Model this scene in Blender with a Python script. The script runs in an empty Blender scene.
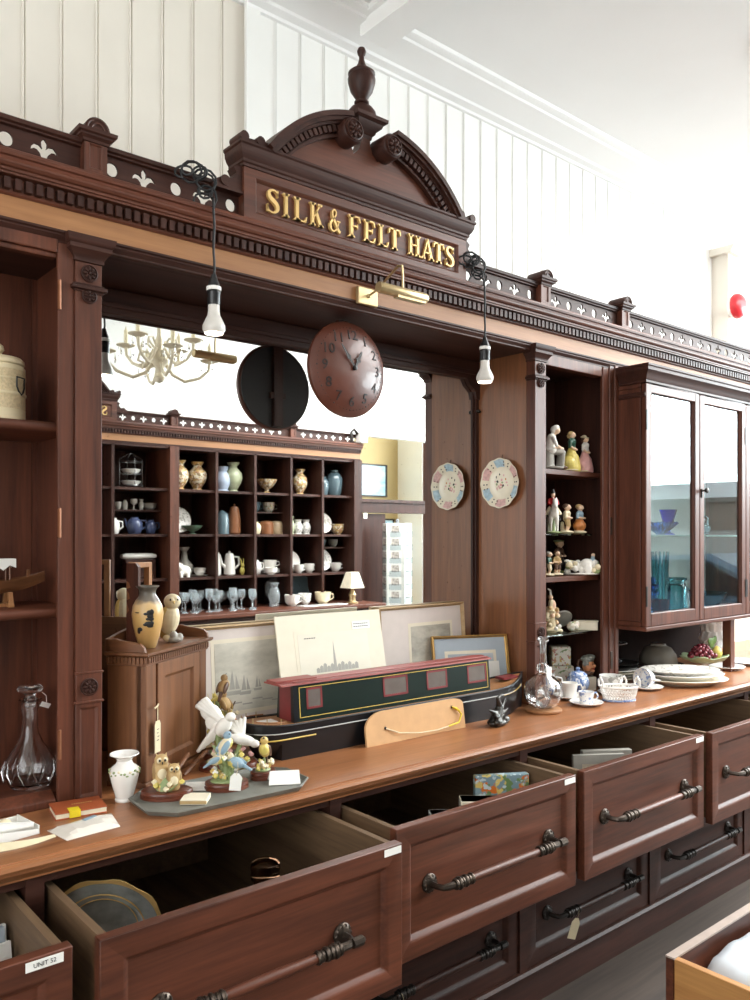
import bpy, bmesh, math, random
import numpy as np
from mathutils import Vector, Matrix, Euler
random.seed(7)
SC = bpy.context.scene
COL = SC.collection
PI = math.pi
R = math.radians

# ------------------------------------------------------------------ materials
def lin(c):
    return tuple((x/12.92 if x <= .04045 else ((x+.055)/1.055)**2.4) for x in c)
def rgb(h):
    return lin(tuple(int(h[i:i+2], 16)/255 for i in (0, 2, 4)))
MATS = {}
def base_mat(name):
    m = bpy.data.materials.new(name); m.use_nodes = True
    nt = m.node_tree; b = nt.nodes['Principled BSDF']
    MATS[name] = m
    return m, nt, b
def plain(name, h, rough=.5, metal=0., var=.06, scale=30., bump=0., coat=0., spec=.5):
    m, nt, b = base_mat(name)
    c = rgb(h)
    tc = nt.nodes.new('ShaderNodeTexCoord'); nz = nt.nodes.new('ShaderNodeTexNoise')
    nz.inputs['Scale'].default_value = scale; nz.inputs['Detail'].default_value = 4
    nt.links.new(tc.outputs['Object'], nz.inputs['Vector'])
    rp = nt.nodes.new('ShaderNodeValToRGB')
    rp.color_ramp.elements[0].position = .3; rp.color_ramp.elements[1].position = .7
    rp.color_ramp.elements[0].color = (*[x*(1-var*1.6) for x in c], 1)
    rp.color_ramp.elements[1].color = (*[min(1, x*(1+var)) for x in c], 1)
    nt.links.new(nz.outputs['Fac'], rp.inputs['Fac']); nt.links.new(rp.outputs['Color'], b.inputs['Base Color'])
    b.inputs['Roughness'].default_value = rough; b.inputs['Metallic'].default_value = metal
    b.inputs['Specular IOR Level'].default_value = spec
    if coat: b.inputs['Coat Weight'].default_value = coat; b.inputs['Coat Roughness'].default_value = .08
    if bump:
        bp = nt.nodes.new('ShaderNodeBump'); bp.inputs['Strength'].default_value = bump; bp.inputs['Distance'].default_value = .004
        nt.links.new(nz.outputs['Fac'], bp.inputs['Height']); nt.links.new(bp.outputs['Normal'], b.inputs['Normal'])
    return m
def wood(name, h1, h2, axis='x', rough=.38, scale=22., knots=.0, spec=.5):
    m, nt, b = base_mat(name)
    tc = nt.nodes.new('ShaderNodeTexCoord'); mp = nt.nodes.new('ShaderNodeMapping')
    s = {'x': (.06, 1, 1), 'y': (1, .06, 1), 'z': (1, 1, .06)}[axis]
    mp.inputs['Scale'].default_value = s
    nt.links.new(tc.outputs['Object'], mp.inputs['Vector'])
    nz = nt.nodes.new('ShaderNodeTexNoise'); nz.inputs['Scale'].default_value = scale
    nz.inputs['Detail'].default_value = 7; nz.inputs['Roughness'].default_value = .62; nz.inputs['Distortion'].default_value = .4
    nt.links.new(mp.outputs['Vector'], nz.inputs['Vector'])
    n2 = nt.nodes.new('ShaderNodeTexNoise'); n2.inputs['Scale'].default_value = scale*6; n2.inputs['Detail'].default_value = 3
    nt.links.new(mp.outputs['Vector'], n2.inputs['Vector'])
    mx = nt.nodes.new('ShaderNodeMath'); mx.operation = 'MULTIPLY_ADD'; mx.inputs[1].default_value = .3
    nt.links.new(n2.outputs['Fac'], mx.inputs[0]); 
    m2 = nt.nodes.new('ShaderNodeMath'); m2.operation = 'MULTIPLY'; m2.inputs[1].default_value = .75
    nt.links.new(nz.outputs['Fac'], m2.inputs[0]); nt.links.new(m2.outputs[0], mx.inputs[2])
    rp = nt.nodes.new('ShaderNodeValToRGB')
    rp.color_ramp.elements[0].position = .36; rp.color_ramp.elements[1].position = .68
    rp.color_ramp.elements[0].color = (*rgb(h1), 1); rp.color_ramp.elements[1].color = (*rgb(h2), 1)
    nt.links.new(mx.outputs[0], rp.inputs['Fac']); nt.links.new(rp.outputs['Color'], b.inputs['Base Color'])
    b.inputs['Roughness'].default_value = rough; b.inputs['Specular IOR Level'].default_value = spec
    bp = nt.nodes.new('ShaderNodeBump'); bp.inputs['Strength'].default_value = .08; bp.inputs['Distance'].default_value = .003
    nt.links.new(mx.outputs[0], bp.inputs['Height']); nt.links.new(bp.outputs['Normal'], b.inputs['Normal'])
    return m
def glass(name, h='ffffff', rough=0., ior=1.45):
    m, nt, b = base_mat(name)
    b.inputs['Base Color'].default_value = (*rgb(h), 1); b.inputs['Transmission Weight'].default_value = 1
    b.inputs['Roughness'].default_value = rough; b.inputs['IOR'].default_value = ior
    return m
def pane_mat(name, tint='f4f8f8', refl=1.5):
    # thin window glass: clear, with Fresnel reflection
    m, nt, b = base_mat(name)
    nt.nodes.remove(b)
    out = nt.nodes['Material Output']
    tr = nt.nodes.new('ShaderNodeBsdfTransparent'); tr.inputs['Color'].default_value = (*rgb(tint), 1)
    gl = nt.nodes.new('ShaderNodeBsdfGlossy'); gl.inputs['Roughness'].default_value = .0
    fr = nt.nodes.new('ShaderNodeFresnel')
    ge = nt.nodes.new('ShaderNodeNewGeometry'); ir = nt.nodes.new('ShaderNodeMapRange')
    ir.inputs[3].default_value = refl; ir.inputs[4].default_value = 1/refl   # the same reflectance on entering and leaving the sheet
    nt.links.new(ge.outputs['Backfacing'], ir.inputs[0]); nt.links.new(ir.outputs[0], fr.inputs['IOR'])
    mx = nt.nodes.new('ShaderNodeMixShader')
    nt.links.new(fr.outputs[0], mx.inputs[0]); nt.links.new(tr.outputs[0], mx.inputs[1]); nt.links.new(gl.outputs[0], mx.inputs[2])
    nt.links.new(mx.outputs[0], out.inputs['Surface'])
    return m
def mirror_mat(name):
    m, nt, b = base_mat(name)
    b.inputs['Metallic'].default_value = 1; b.inputs['Roughness'].default_value = .012
    tc = nt.nodes.new('ShaderNodeTexCoord'); nz = nt.nodes.new('ShaderNodeTexNoise'); nz.inputs['Scale'].default_value = 60; nz.inputs['Detail'].default_value = 6
    nt.links.new(tc.outputs['Object'], nz.inputs['Vector'])
    rp = nt.nodes.new('ShaderNodeValToRGB'); rp.color_ramp.elements[0].position = .27; rp.color_ramp.elements[1].position = .33
    rp.color_ramp.elements[0].color = (.45, .46, .46, 1); rp.color_ramp.elements[1].color = (.86, .88, .87, 1)
    nt.links.new(nz.outputs['Fac'], rp.inputs['Fac']); nt.links.new(rp.outputs['Color'], b.inputs['Base Color'])
    return m
def emit(name, h, strength):
    m, nt, b = base_mat(name)
    b.inputs['Base Color'].default_value = (*rgb(h), 1)
    b.inputs['Emission Color'].default_value = (*rgb(h), 1); b.inputs['Emission Strength'].default_value = strength
    return m
def picture(name, ground, dark, mode='sea', scale=6.):
    # a faded engraving: cloudy noise, darker towards some painted forms
    m, nt, b = base_mat(name)
    tc = nt.nodes.new('ShaderNodeTexCoord'); mp = nt.nodes.new('ShaderNodeMapping')
    mp.inputs['Scale'].default_value = (1, 1, 2.2)
    nt.links.new(tc.outputs['Object'], mp.inputs['Vector'])
    nz = nt.nodes.new('ShaderNodeTexNoise'); nz.inputs['Scale'].default_value = scale; nz.inputs['Detail'].default_value = 8; nz.inputs['Roughness'].default_value = .65
    nt.links.new(mp.outputs['Vector'], nz.inputs['Vector'])
    rp = nt.nodes.new('ShaderNodeValToRGB'); rp.color_ramp.elements[0].position = .34; rp.color_ramp.elements[1].position = .66
    rp.color_ramp.elements[0].color = (*rgb(dark), 1); rp.color_ramp.elements[1].color = (*rgb(ground), 1)
    nt.links.new(nz.outputs['Fac'], rp.inputs['Fac']); nt.links.new(rp.outputs['Color'], b.inputs['Base Color'])
    b.inputs['Roughness'].default_value = .35
    return m
def speckle(name, ground, spots, scale=40., thr=.56, rough=.25):
    # glazed ware with a printed or painted pattern
    m, nt, b = base_mat(name)
    tc = nt.nodes.new('ShaderNodeTexCoord')
    prev = None
    col = nt.nodes.new('ShaderNodeRGB'); col.outputs[0].default_value = (*rgb(ground), 1); prev = col.outputs[0]
    for i, s in enumerate(spots):
        nz = nt.nodes.new('ShaderNodeTexNoise'); nz.inputs['Scale'].default_value = scale*(1+.23*i); nz.inputs['Detail'].default_value = 2
        mp = nt.nodes.new('ShaderNodeMapping'); mp.inputs['Location'].default_value = (i*3.7, i*1.9, i*5.1)
        nt.links.new(tc.outputs['Object'], mp.inputs['Vector']); nt.links.new(mp.outputs['Vector'], nz.inputs['Vector'])
        rp = nt.nodes.new('ShaderNodeValToRGB'); rp.color_ramp.elements[0].position = thr; rp.color_ramp.elements[1].position = thr+.03
        nt.links.new(nz.outputs['Fac'], rp.inputs['Fac'])
        mx = nt.nodes.new('ShaderNodeMix'); mx.data_type = 'RGBA'
        nt.links.new(rp.outputs['Color'], mx.inputs[0]); nt.links.new(prev, mx.inputs[6]); mx.inputs[7].default_value = (*rgb(s), 1)
        prev = mx.outputs[2]
    nt.links.new(prev, b.inputs['Base Color'])
    b.inputs['Roughness'].default_value = rough
    return m

# wood in three grain directions
for ax in 'xyz':
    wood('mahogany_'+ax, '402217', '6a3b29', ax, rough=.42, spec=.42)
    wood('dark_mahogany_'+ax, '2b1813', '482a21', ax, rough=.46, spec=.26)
    wood('counter_'+ax, '805030', 'a56d46', ax, rough=.33)
    wood('oak_'+ax, '8a5c38', 'a67448', ax, rough=.5)
    wood('walnut_'+ax, '5d3a24', '845636', ax, rough=.4)
    wood('pine_'+ax, '503c2b', '755c42', ax, rough=.6)
M = MATS
plain('wall_paint', 'e6dfd3', .6, var=.02, scale=4)
plain('wall_paint_white', 'f1f0ec', .6, var=.02, scale=4)
plain('ceiling_paint', 'f2f1ef', .7, var=.01, scale=3)
plain('yellow_paint', 'a48d60', .7, var=.03, scale=3)
wood('floor_boards', '332a25', '4d4138', 'x', rough=.62, scale=14)
mirror_mat('mirror_silver')
pane_mat('window_glass'); pane_mat('cupboard_glass', 'f2f7f8', 1.5)
plain('brass', 'c4ae84', .36, .75); plain('old_brass', '4c423a', .34, .8, var=.2); plain('dark_iron', '35302d', .4, .7)
plain('gold_leaf', 'dcb877', .38, .35, var=.1); plain('black_plastic', '17181a', .35); plain('black_rubber', '1b1b1c', .55)
plain('white_china', 'efece6', .12, var=.02, coat=.4); plain('cream_china', 'e9dfc8', .2, var=.03, coat=.3)
plain('paper_white', 'eeece6', .7, var=.02); plain('paper_cream', 'e6dcc4', .7, var=.03); plain('card_buff', 'c99e70', .75, var=.04)
plain('ink', '3a3936', .6); plain('gilt_frame', 'b98f4e', .35, .5, var=.12); plain('mat_pinkish', 'd9cdc6', .7, var=.02)
plain('mat_grey', 'aab4bd', .6, var=.02); plain('mat_cream', 'e3d9c4', .6, var=.02)
glass('clear_glass'); glass('blue_glass', '3060e0'); glass('teal_glass', '96d2d8'); glass('pale_blue_glass', 'a8cfe4'); glass('frosted_glass', 'eef4f6', .25)
emit('bulb_glow', 'fff0dd', 5.0)

# ------------------------------------------------------------------ mesh builder
class MB:
    def __init__(s): s.v = []; s.f = []; s.mi = []; s.M = Matrix(); s.cm = 0
    def xf(s, loc=(0, 0, 0), rot=(0, 0, 0), sc=(1, 1, 1)):
        s.M = Matrix.LocRotScale(Vector(loc), Euler(rot), Vector(sc)); return s
    def raw(s, vs, fs, m=None):
        o = len(s.v)
        s.v += [tuple(s.M @ Vector(v)) for v in vs]
        s.f += [tuple(i+o for i in f) for f in fs]
        s.mi += [s.cm if m is None else m]*len(fs)
        return s
    def box(s, x0, x1, y0, y1, z0, z1, m=None):
        vs = [(x, y, z) for z in (z0, z1) for y in (y0, y1) for x in (x0, x1)]
        return s.raw(vs, [(0, 2, 3, 1), (4, 5, 7, 6), (0, 1, 5, 4), (2, 6, 7, 3), (0, 4, 6, 2), (1, 3, 7, 5)], m)
    def prism(s, poly, axis, a0, a1, m=None):
        # poly: 2-D outline in the other two axes (x: (y,z)  y: (x,z)  z: (x,y))
        n = len(poly)
        def pt(p, a): return {'x': (a, p[0], p[1]), 'y': (p[0], a, p[1]), 'z': (p[0], p[1], a)}[axis]
        vs = [pt(p, a0) for p in poly]+[pt(p, a1) for p in poly]
        fs = [tuple(range(n))[::-1], tuple(range(n, 2*n))]+[(i, (i+1) % n, n+(i+1) % n, n+i) for i in range(n)]
        return s.raw(vs, fs, m)
    def lathe(s, prof, c=(0, 0, 0), n=24, m=None, axis='z', a0=0., a1=2*PI, sx=1., sy=1.):
        full = abs(a1-a0-2*PI) < 1e-6
        k = n if full else n+1
        vs = []; fs = []; ms = []
        for j, p in enumerate(prof):
            r, z = p[0], p[1]
            for i in range(k):
                a = a0+(a1-a0)*i/n
                x, y = r*math.cos(a)*sx, r*math.sin(a)*sy
                q = {'z': (x, y, z), 'y': (x, z, y), 'x': (z, x, y)}[axis]
                vs.append((c[0]+q[0], c[1]+q[1], c[2]+q[2]))
        for j in range(len(prof)-1):
            mm = prof[j+1][2] if len(prof[j+1]) > 2 else m
            for i in range(n):
                i2 = (i+1) % k
                s_ = (j*k+i, j*k+i2, (j+1)*k+i2, (j+1)*k+i)
                fs.append(s_); ms.append(s.cm if mm is None else mm)
        if full:
            if prof[0][0] > 1e-6: fs.append(tuple(range(k))[::-1]); ms.append(s.cm if m is None else m)
            if prof[-1][0] > 1e-6: fs.append(tuple((len(prof)-1)*k+i for i in range(k))); ms.append(s.cm if m is None else m)
        o = len(s.mi); s.raw(vs, fs, 0); s.mi[o:] = ms
        return s
    def open_lathe(s, prof, c=(0, 0, 0), n=24, m=None, **k):
        # a vessel: outer profile up, inner profile down to the axis
        return s.lathe(prof, c, n, m, **k)
    def tube(s, pts, r, n=8, m=None, closed=False, cap=True):
        pts = [Vector(p) for p in pts]; L = len(pts)
        rs = r if isinstance(r, (list, tuple)) else [r]*L
        vs = []; fs = []
        prev = None
        for i, p in enumerate(pts):
            if closed: t = pts[(i+1) % L]-pts[i-1]
            else: t = pts[min(i+1, L-1)]-pts[max(i-1, 0)]
            if t.length < 1e-9: t = Vector((0, 0, 1))
            t.normalize()
            if prev is None:
                a = Vector((0, 0, 1)) if abs(t.z) < .9 else Vector((1, 0, 0))
                u = t.cross(a).normalized()
            else:
                u = (prev-t*prev.dot(t))
                u = u.normalized() if u.length > 1e-6 else t.orthogonal().normalized()
            prev = u; w = t.cross(u)
            for k in range(n):
                a = 2*PI*k/n
                vs.append(tuple(p+(u*math.cos(a)+w*math.sin(a))*rs[i]))
        for i in range(L if closed else L-1):
            j = (i+1) % L
            for k in range(n):
                k2 = (k+1) % n
                fs.append((i*n+k, i*n+k2, j*n+k2, j*n+k))
        if not closed and cap:
            fs.append(tuple(range(n))[::-1]); fs.append(tuple((L-1)*n+k for k in range(n)))
        return s.raw(vs, fs, m)
    def ball(s, c, r, m=None, n=14, rot=None):
        r = r if isinstance(r, (list, tuple)) else (r, r, r)
        h = max(4, n*2//3)
        rm = Euler(rot).to_matrix() if rot else None
        vs = []; fs = []
        for j in range(h+1):
            th = PI*j/h
            for i in range(n):
                a = 2*PI*i/n
                v = Vector((r[0]*math.sin(th)*math.cos(a), r[1]*math.sin(th)*math.sin(a), r[2]*math.cos(th)))
                if rm: v = rm @ v
                vs.append((v.x+c[0], v.y+c[1], v.z+c[2]))
        for j in range(h):
            for i in range(n):
                fs.append((j*n+i, j*n+(i+1) % n, (j+1)*n+(i+1) % n, (j+1)*n+i))
        return s.raw(vs, fs, m)
    def build(s, name, mats, parent=None, smooth=True, bevel=0., angle=35, loc=None, rot=None):
        me = bpy.data.meshes.new(name)
        bm = bmesh.new()
        bv = [bm.verts.new(v) for v in s.v]
        for f, mi in zip(s.f, s.mi):
            ids = []
            for i in f:
                if bv[i] not in ids: ids.append(bv[i])
            if len(ids) < 3: continue
            try:
                fc = bm.faces.new(ids); fc.material_index = mi
            except ValueError: pass
        bmesh.ops.remove_doubles(bm, verts=bm.verts, dist=1e-6)
        bmesh.ops.recalc_face_normals(bm, faces=bm.faces)
        if smooth:
            for f in bm.faces: f.smooth = True
            ca = math.cos(R(angle))
            for e in bm.edges:
                if len(e.link_faces) == 2:
                    if e.link_faces[0].normal.dot(e.link_faces[1].normal) < ca: e.smooth = False
        bm.to_mesh(me); bm.free()
        if isinstance(mats, str): mats = [mats]
        for q in mats: me.materials.append(M[q])
        o = bpy.data.objects.new(name, me); COL.objects.link(o)
        if parent: o.parent = parent
        if loc: o.location = loc
        if rot: o.rotation_euler = rot
        if bevel:
            bmd = o.modifiers.new('bevel', 'BEVEL'); bmd.width = bevel; bmd.segments = 2; bmd.limit_method = 'ANGLE'; bmd.angle_limit = R(40); bmd.harden_normals = False
        return o

def thing(name, label, cat, loc=(0, 0, 0), rz=0., group=None):
    o = bpy.data.objects.new(name, None); COL.objects.link(o)
    o.location = loc; o.rotation_euler = (0, 0, rz); o.empty_display_size = .05
    return tag(o, label, cat, group)
def tag(o, label, cat, group=None):
    o['label'] = label; o['category'] = cat
    if group: o['group'] = group
    return o
def struct(o): o['kind'] = 'structure'; return o
def kids(o): return [c for c in bpy.data.objects if c.parent == o]
def dup(o, parent=None, loc=None, rz=None, label=None, group=None):
    c = o.copy(); COL.objects.link(c)
    if parent: c.parent = parent
    if loc is not None: c.location = loc
    if rz is not None: c.rotation_euler = (0, 0, rz)
    if label: c['label'] = label
    if group: c['group'] = group
    for ch in kids(o): dup(ch, c)
    return c
def text_mesh(txt, size, depth):
    cu = bpy.data.curves.new('txt', 'FONT'); cu.body = txt; cu.size = size; cu.extrude = depth; cu.align_x = 'CENTER'; cu.align_y = 'CENTER'; cu.resolution_u = 3
    return curve_to_mesh(cu)
def curve_to_mesh(cu):
    o = bpy.data.objects.new('tmp', cu); COL.objects.link(o)
    dg = bpy.context.evaluated_depsgraph_get()
    me = bpy.data.meshes.new_from_object(o.evaluated_get(dg))
    bpy.data.objects.remove(o); bpy.data.curves.remove(cu)
    return me
def text_obj(name, txt, size, depth, mat, parent, loc, rot=(PI/2, 0, 0)):
    me = text_mesh(txt, size, depth); me.materials.clear(); me.materials.append(M[mat])
    o = bpy.data.objects.new(name, me); COL.objects.link(o); o.parent = parent; o.location = loc; o.rotation_euler = rot
    return o
def sheet_with_holes(name, loops, depth, mat, parent, loc, rot=(PI/2, 0, 0)):
    # a flat board with pierced holes
    cu = bpy.data.curves.new('sheet', 'CURVE'); cu.dimensions = '2D'; cu.fill_mode = 'BOTH'; cu.extrude = depth/2
    for lp in loops:
        sp = cu.splines.new('POLY'); sp.points.add(len(lp)-1)
        for p, q in zip(sp.points, lp): p.co = (q[0], q[1], 0, 1)
        sp.use_cyclic_u = True
    me = curve_to_mesh(cu); me.materials.clear(); me.materials.append(M[mat])
    for p in me.polygons: p.material_index = 0
    me.name = name
    o = bpy.data.objects.new(name, me); COL.objects.link(o)
    if parent: o.parent = parent
    o.location = loc; o.rotation_euler = rot
    return o

# ------------------------------------------------------------------ fused sculpted shapes (figurines, birds)
def E(c, r, m=0, rot=None): return ('e', c, r if isinstance(r, (tuple, list)) else (r, r, r), m, rot)
def K(p0, p1, r0, r1=None, m=0): return ('k', p0, p1, r0, r0 if r1 is None else r1, m)
def sculpt(name, prims, mats, voxel, parent=None, it=3, loc=None, rot=None):
    mb = MB()
    for p in prims:
        if p[0] == 'e': mb.ball(p[1], p[2], n=16, rot=p[4])
        else:
            a, b = Vector(p[1]), Vector(p[2]); mb.tube([a, a.lerp(b, .5), b], [p[3], (p[3]+p[4])/2, p[4]], n=12)
            mb.ball(p[1], p[3], n=12); mb.ball(p[2], p[4], n=12)
    t = mb.build('tmp', list(mats)[0:1], smooth=False)
    md = t.modifiers.new('r', 'REMESH'); md.mode = 'VOXEL'; md.voxel_size = voxel
    if it:
        sm = t.modifiers.new('s', 'SMOOTH'); sm.factor = .5; sm.iterations = it
    dg = bpy.context.evaluated_depsgraph_get()
    me = bpy.data.meshes.new_from_object(t.evaluated_get(dg))
    old = t.data; bpy.data.objects.remove(t); bpy.data.meshes.remove(old)
    me.materials.clear()
    for q in mats: me.materials.append(M[q])
    n = len(me.polygons)
    if n and len(mats) > 1:
        ce = np.empty(n*3, dtype=np.float32); me.polygons.foreach_get('center', ce); ce = ce.reshape(-1, 3).astype(float)
        best = np.full(n, 1e9); lab = np.zeros(n, dtype=np.int32)
        for p in prims:
            if p[0] == 'e':
                d = ce-np.array(p[1]); r = np.array(p[2], dtype=float)
                if p[4]: d = d @ np.array(Euler(p[4]).to_matrix())
                q = np.linalg.norm(d/r, axis=1); dist = (q-1)*r.min(); mi = p[3]
            else:
                a = np.array(p[1], float); b = np.array(p[2], float); ab = b-a
                tt = np.clip(((ce-a) @ ab)/max(ab @ ab, 1e-12), 0, 1)
                dist = np.linalg.norm(ce-(a+tt[:, None]*ab), axis=1)-(p[3]+(p[4]-p[3])*tt); mi = p[5]
            k = dist < best; best[k] = dist[k]; lab[k] = mi
        me.polygons.foreach_set('material_index', lab)
    me.polygons.foreach_set('use_smooth', np.ones(n, dtype=bool))
    me.name = name
    o = bpy.data.objects.new(name, me); COL.objects.link(o)
    if parent: o.parent = parent
    if loc: o.location = loc
    if rot: o.rotation_euler = rot
    return o
EXPOSURE = 0.32; WORLD = 3.2; P_ROOF = 235; P_WIN = 440; P_LEFT = 18
# ------------------------------------------------------------------ camera
cam = bpy.data.cameras.new('camera'); co = bpy.data.objects.new('camera', cam); COL.objects.link(co)
cam.sensor_fit = 'AUTO'; cam.sensor_width = 36; cam.lens = 817/1000*36; cam.shift_y = .036
cam.clip_start = .05
co.location = (0, 0, 1.5); co.rotation_euler = (PI/2, 0, -R(40.2))
SC.camera = co
SC.view_settings.view_transform = 'Standard'; SC.view_settings.look = 'None'; SC.view_settings.gamma = 1; SC.view_settings.use_curve_mapping = False
SC.view_settings.exposure = EXPOSURE

# ------------------------------------------------------------------ room shell
CZ = 3.365; XR = 7.0; XL = -1.6; YF = -1.88; YB = 2.4
struct(MB().box(XL-.2, XR+.2, -3.6, YB+.2, -.1, 0).build('floor', 'floor_boards', smooth=False))
# board-clad wall behind the cabinets: one board every 0.105 m
def boards(x0, x1, mat, name):
    mb = MB(); x = x0
    ph = .734
    k = math.ceil((x0-ph)/.1052)
    xs = [x0]+[ph+.1052*i for i in range(k, k+200) if x0+.01 < ph+.1052*i < x1-.01]+[x1]
    for a, b in zip(xs, xs[1:]):
        g = .0028
        mb.prism([(a+g, YB), (b-g-.007, YB), (b-g-.0035, YB-.0035), (b-g, YB), (b, YB+.006), (b, YB+.03), (a, YB+.03), (a, YB+.006)], 'z', 0, CZ)
    return struct(mb.build(name, mat, smooth=False))
boards(XL, 1.46, 'wall_paint', 'wall_back')
boards(1.50, XR, 'wall_paint_white', 'wall_back.001')
mb = MB().box(1.455, 1.505, YB-.012, YB+.03, 0, CZ); mb.tube([(1.447, YB-.014, 0), (1.447, YB-.014, CZ)], .006, 8)
struct(mb.build('trim_1', 'wall_paint_white', smooth=True))
# pale pilaster strip of the wall far right
mb = MB().box(4.63, 5.3, YB-.10, YB, 0, 3.14); mb.prism([(YB, 3.14), (YB-.13, 3.14), (YB-.15, 3.18), (YB, 3.18)], 'x', 4.60, 5.33)
struct(mb.build('trim_2', 'wall_paint', smooth=False))
mb = MB().box(XL-.1, XL, -3.6, -1.1, 0, CZ).box(XL-.1, XL, 1.5, YB, 0, CZ).box(XL-.1, XL, -1.1, 1.5, 0, .9).box(XL-.1, XL, -1.1, 1.5, 3.1, CZ)
struct(mb.build('wall_left', 'wall_paint', smooth=False))
mb = MB()
for y in (-1.1, -.24, .61, 1.45): mb.box(XL-.08, XL-.02, y, y+.05, .9, 3.1)
for z in (.9, 2.0, 3.05): mb.box(XL-.08, XL-.02, -1.1, 1.5, z, z+.05)
struct(mb.build('fill_frame_left', 'wall_paint_white', smooth=False))  # made-up window bars, unseen, added to house the left fill lamp
# ceiling, with an unseen roof opening added to brighten the right side
SX0, SX1, SY0, SY1 = 3.2, 6.7, -1.0, 1.4
mb = MB()
mb.box(XL-.1, SX0, -3.6, YB+.03, CZ, CZ+.12).box(SX1, XR+.1, -3.6, YB+.03, CZ, CZ+.12).box(SX0, SX1, -3.6, SY0, CZ, CZ+.12).box(SX0, SX1, SY1, YB+.03, CZ, CZ+.12)
struct(mb.build('ceiling', 'ceiling_paint', smooth=False))
mb = MB()
for a, b, c, d in ((SX0-.05, SX0, SY0-.05, SY1+.05), (SX1, SX1+.05, SY0-.05, SY1+.05), (SX0, SX1, SY0-.05, SY0), (SX0, SX1, SY1, SY1+.05)):
    mb.box(a, b, c, d, CZ-.02, CZ+.3)
for i in range(1, 4):
    x = SX0+(SX1-SX0)*i/4; mb.box(x-.02, x+.02, SY0, SY1, CZ+.18, CZ+.24)
struct(mb.build('fill_frame_roof', 'wall_paint_white', smooth=False))  # frame of the added roof opening, out of view
# ceiling beam and cornice
mb = MB().box(1.85, 1.97, -1.0, YB-.13, CZ-.075, CZ); mb.box(1.83, 1.99, -1.0, YB-.13, CZ-.02, CZ)
struct(mb.build('trim_3', 'ceiling_paint', smooth=False))
prof = [(YB, CZ), (YB-.20, CZ), (YB-.20, CZ-.016), (YB-.19, CZ-.02), (YB-.17, CZ-.022), (YB-.165, CZ-.03), (YB-.12, CZ-.034), (YB-.07, CZ-.042), (YB-.05, CZ-.046), (YB-.045, CZ-.055), (YB-.015, CZ-.06), (YB-.012, CZ-.07), (YB, CZ-.072)]
struct(MB().prism(prof, 'x', XL, XR).build('trim_4', 'ceiling_paint', smooth=True, angle=25))
# wall opposite: solid behind the facing dresser, then an opening into a yellow back room
mb = MB().box(XL, 5.02, YF-.1, YF, 0, CZ).box(5.02, XR, YF-.1, YF, 2.5, CZ)
struct(mb.build('wall_front', 'wall_paint_white', smooth=False))
mb = MB().box(5.02, XR+.1, -3.55, -3.45, 0, CZ).box(4.92, 5.02, -3.5, YF-.1, 0, CZ)
struct(mb.build('wall_rear', 'yellow_paint', smooth=False))
# door frame with a transom bar across the opening
mb = MB().box(4.90, 5.34, YF+.02, YF+.10, 0, 1.72).box(4.90, 6.9, YF+.02, YF+.14, 1.73, 1.83).box(4.88, 6.9, YF+.0, YF+.16, 1.83, 1.86).box(6.8, 6.9, YF+.02, YF+.14, 0, 1.72)
struct(mb.build('door_1', 'dark_mahogany_z', smooth=False))
# shop window at the right-hand end
mb = MB()
WY0, WY1, WZ0, WZ1 = -3.0, 1.9, .55, 3.25
mb.box(XR, XR+.15, -3.6, WY0, 0, CZ).box(XR, XR+.15, WY1, YB+.2, 0, CZ).box(XR, XR+.15, WY0, WY1, 0, WZ0).box(XR, XR+.15, WY0, WY1, WZ1, CZ)
struct(mb.build('wall_right', 'wall_paint_white', smooth=False))
mb = MB()
for y in (WY0, -1.5, .55, WY1-.06): mb.box(XR+.02, XR+.1, y, y+.06, WZ0, WZ1)
for z in (WZ0, WZ1-.06): mb.box(XR+.02, XR+.1, WY0, WY1, z, z+.06)
w = struct(mb.build('window_2', 'mahogany_z', smooth=False, bevel=.005))
g = MB().box(XR+.055, XR+.062, WY0, WY1, WZ0, WZ1).build('pane', 'window_glass', w, smooth=False)
struct(MB().box(XR+.2, 24, -14, 12, -.25, -.12).build('ground', plain('street_asphalt', '8b8b8a', .8).name, smooth=False))

# ------------------------------------------------------------------ light: overcast sky, shop window, added fill lamps at roof and left wall
wd = bpy.data.worlds.new('world'); SC.world = wd; wd.use_nodes = True
bg = wd.node_tree.nodes['Background']; bg.inputs[0].default_value = (.93, .97, 1, 1); bg.inputs[1].default_value = WORLD
def area(name, loc, rot, sx, sy, power, col=(1, 1, 1)):
    l = bpy.data.lights.new(name, 'AREA'); l.shape = 'RECTANGLE'; l.size = sx; l.size_y = sy; l.energy = power; l.color = col
    o = bpy.data.objects.new(name, l); COL.objects.link(o); o.location = loc; o.rotation_euler = rot; return o
area('roof_fill_light', ((SX0+SX1)/2, (SY0+SY1)/2, CZ+.32), (0, 0, 0), SX1-SX0, SY1-SY0, P_ROOF, (1, .985, .96))  # unseen fill lamp, added overhead to whiten the right-hand wall
area('shop_window_light', (XR+.25, (WY0+WY1)/2, 2.62), (0, PI/2, 0), 1.25, WY1-WY0, P_WIN, (.93, .97, 1))
area('left_fill_light', (XL-.12, .2, 2.0), (0, -PI/2, 0), 2.2, 2.6, P_LEFT, (1, .96, .9))  # unseen fill lamp, added behind the made-up opening in the left wall
YM = 2.19          # mirror plane
def loft(mb, x0, x1, y, yb, prof, m=None):
    # moulding that runs across the front and returns along both sides; prof = (projection, z)
    vs = []; n = len(prof)
    for e, z in prof: vs += [(x0-e, yb, z), (x0-e, y-e, z), (x1+e, y-e, z), (x1+e, yb, z)]
    fs = [(3, 2, 1, 0), tuple(4*(n-1)+i for i in range(4))]
    for j in range(n-1):
        for i in range(4): fs.append((4*j+i, 4*j+(i+1) % 4, 4*j+4+(i+1) % 4, 4*j+4+i))
    return mb.raw(vs, fs, m)
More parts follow.
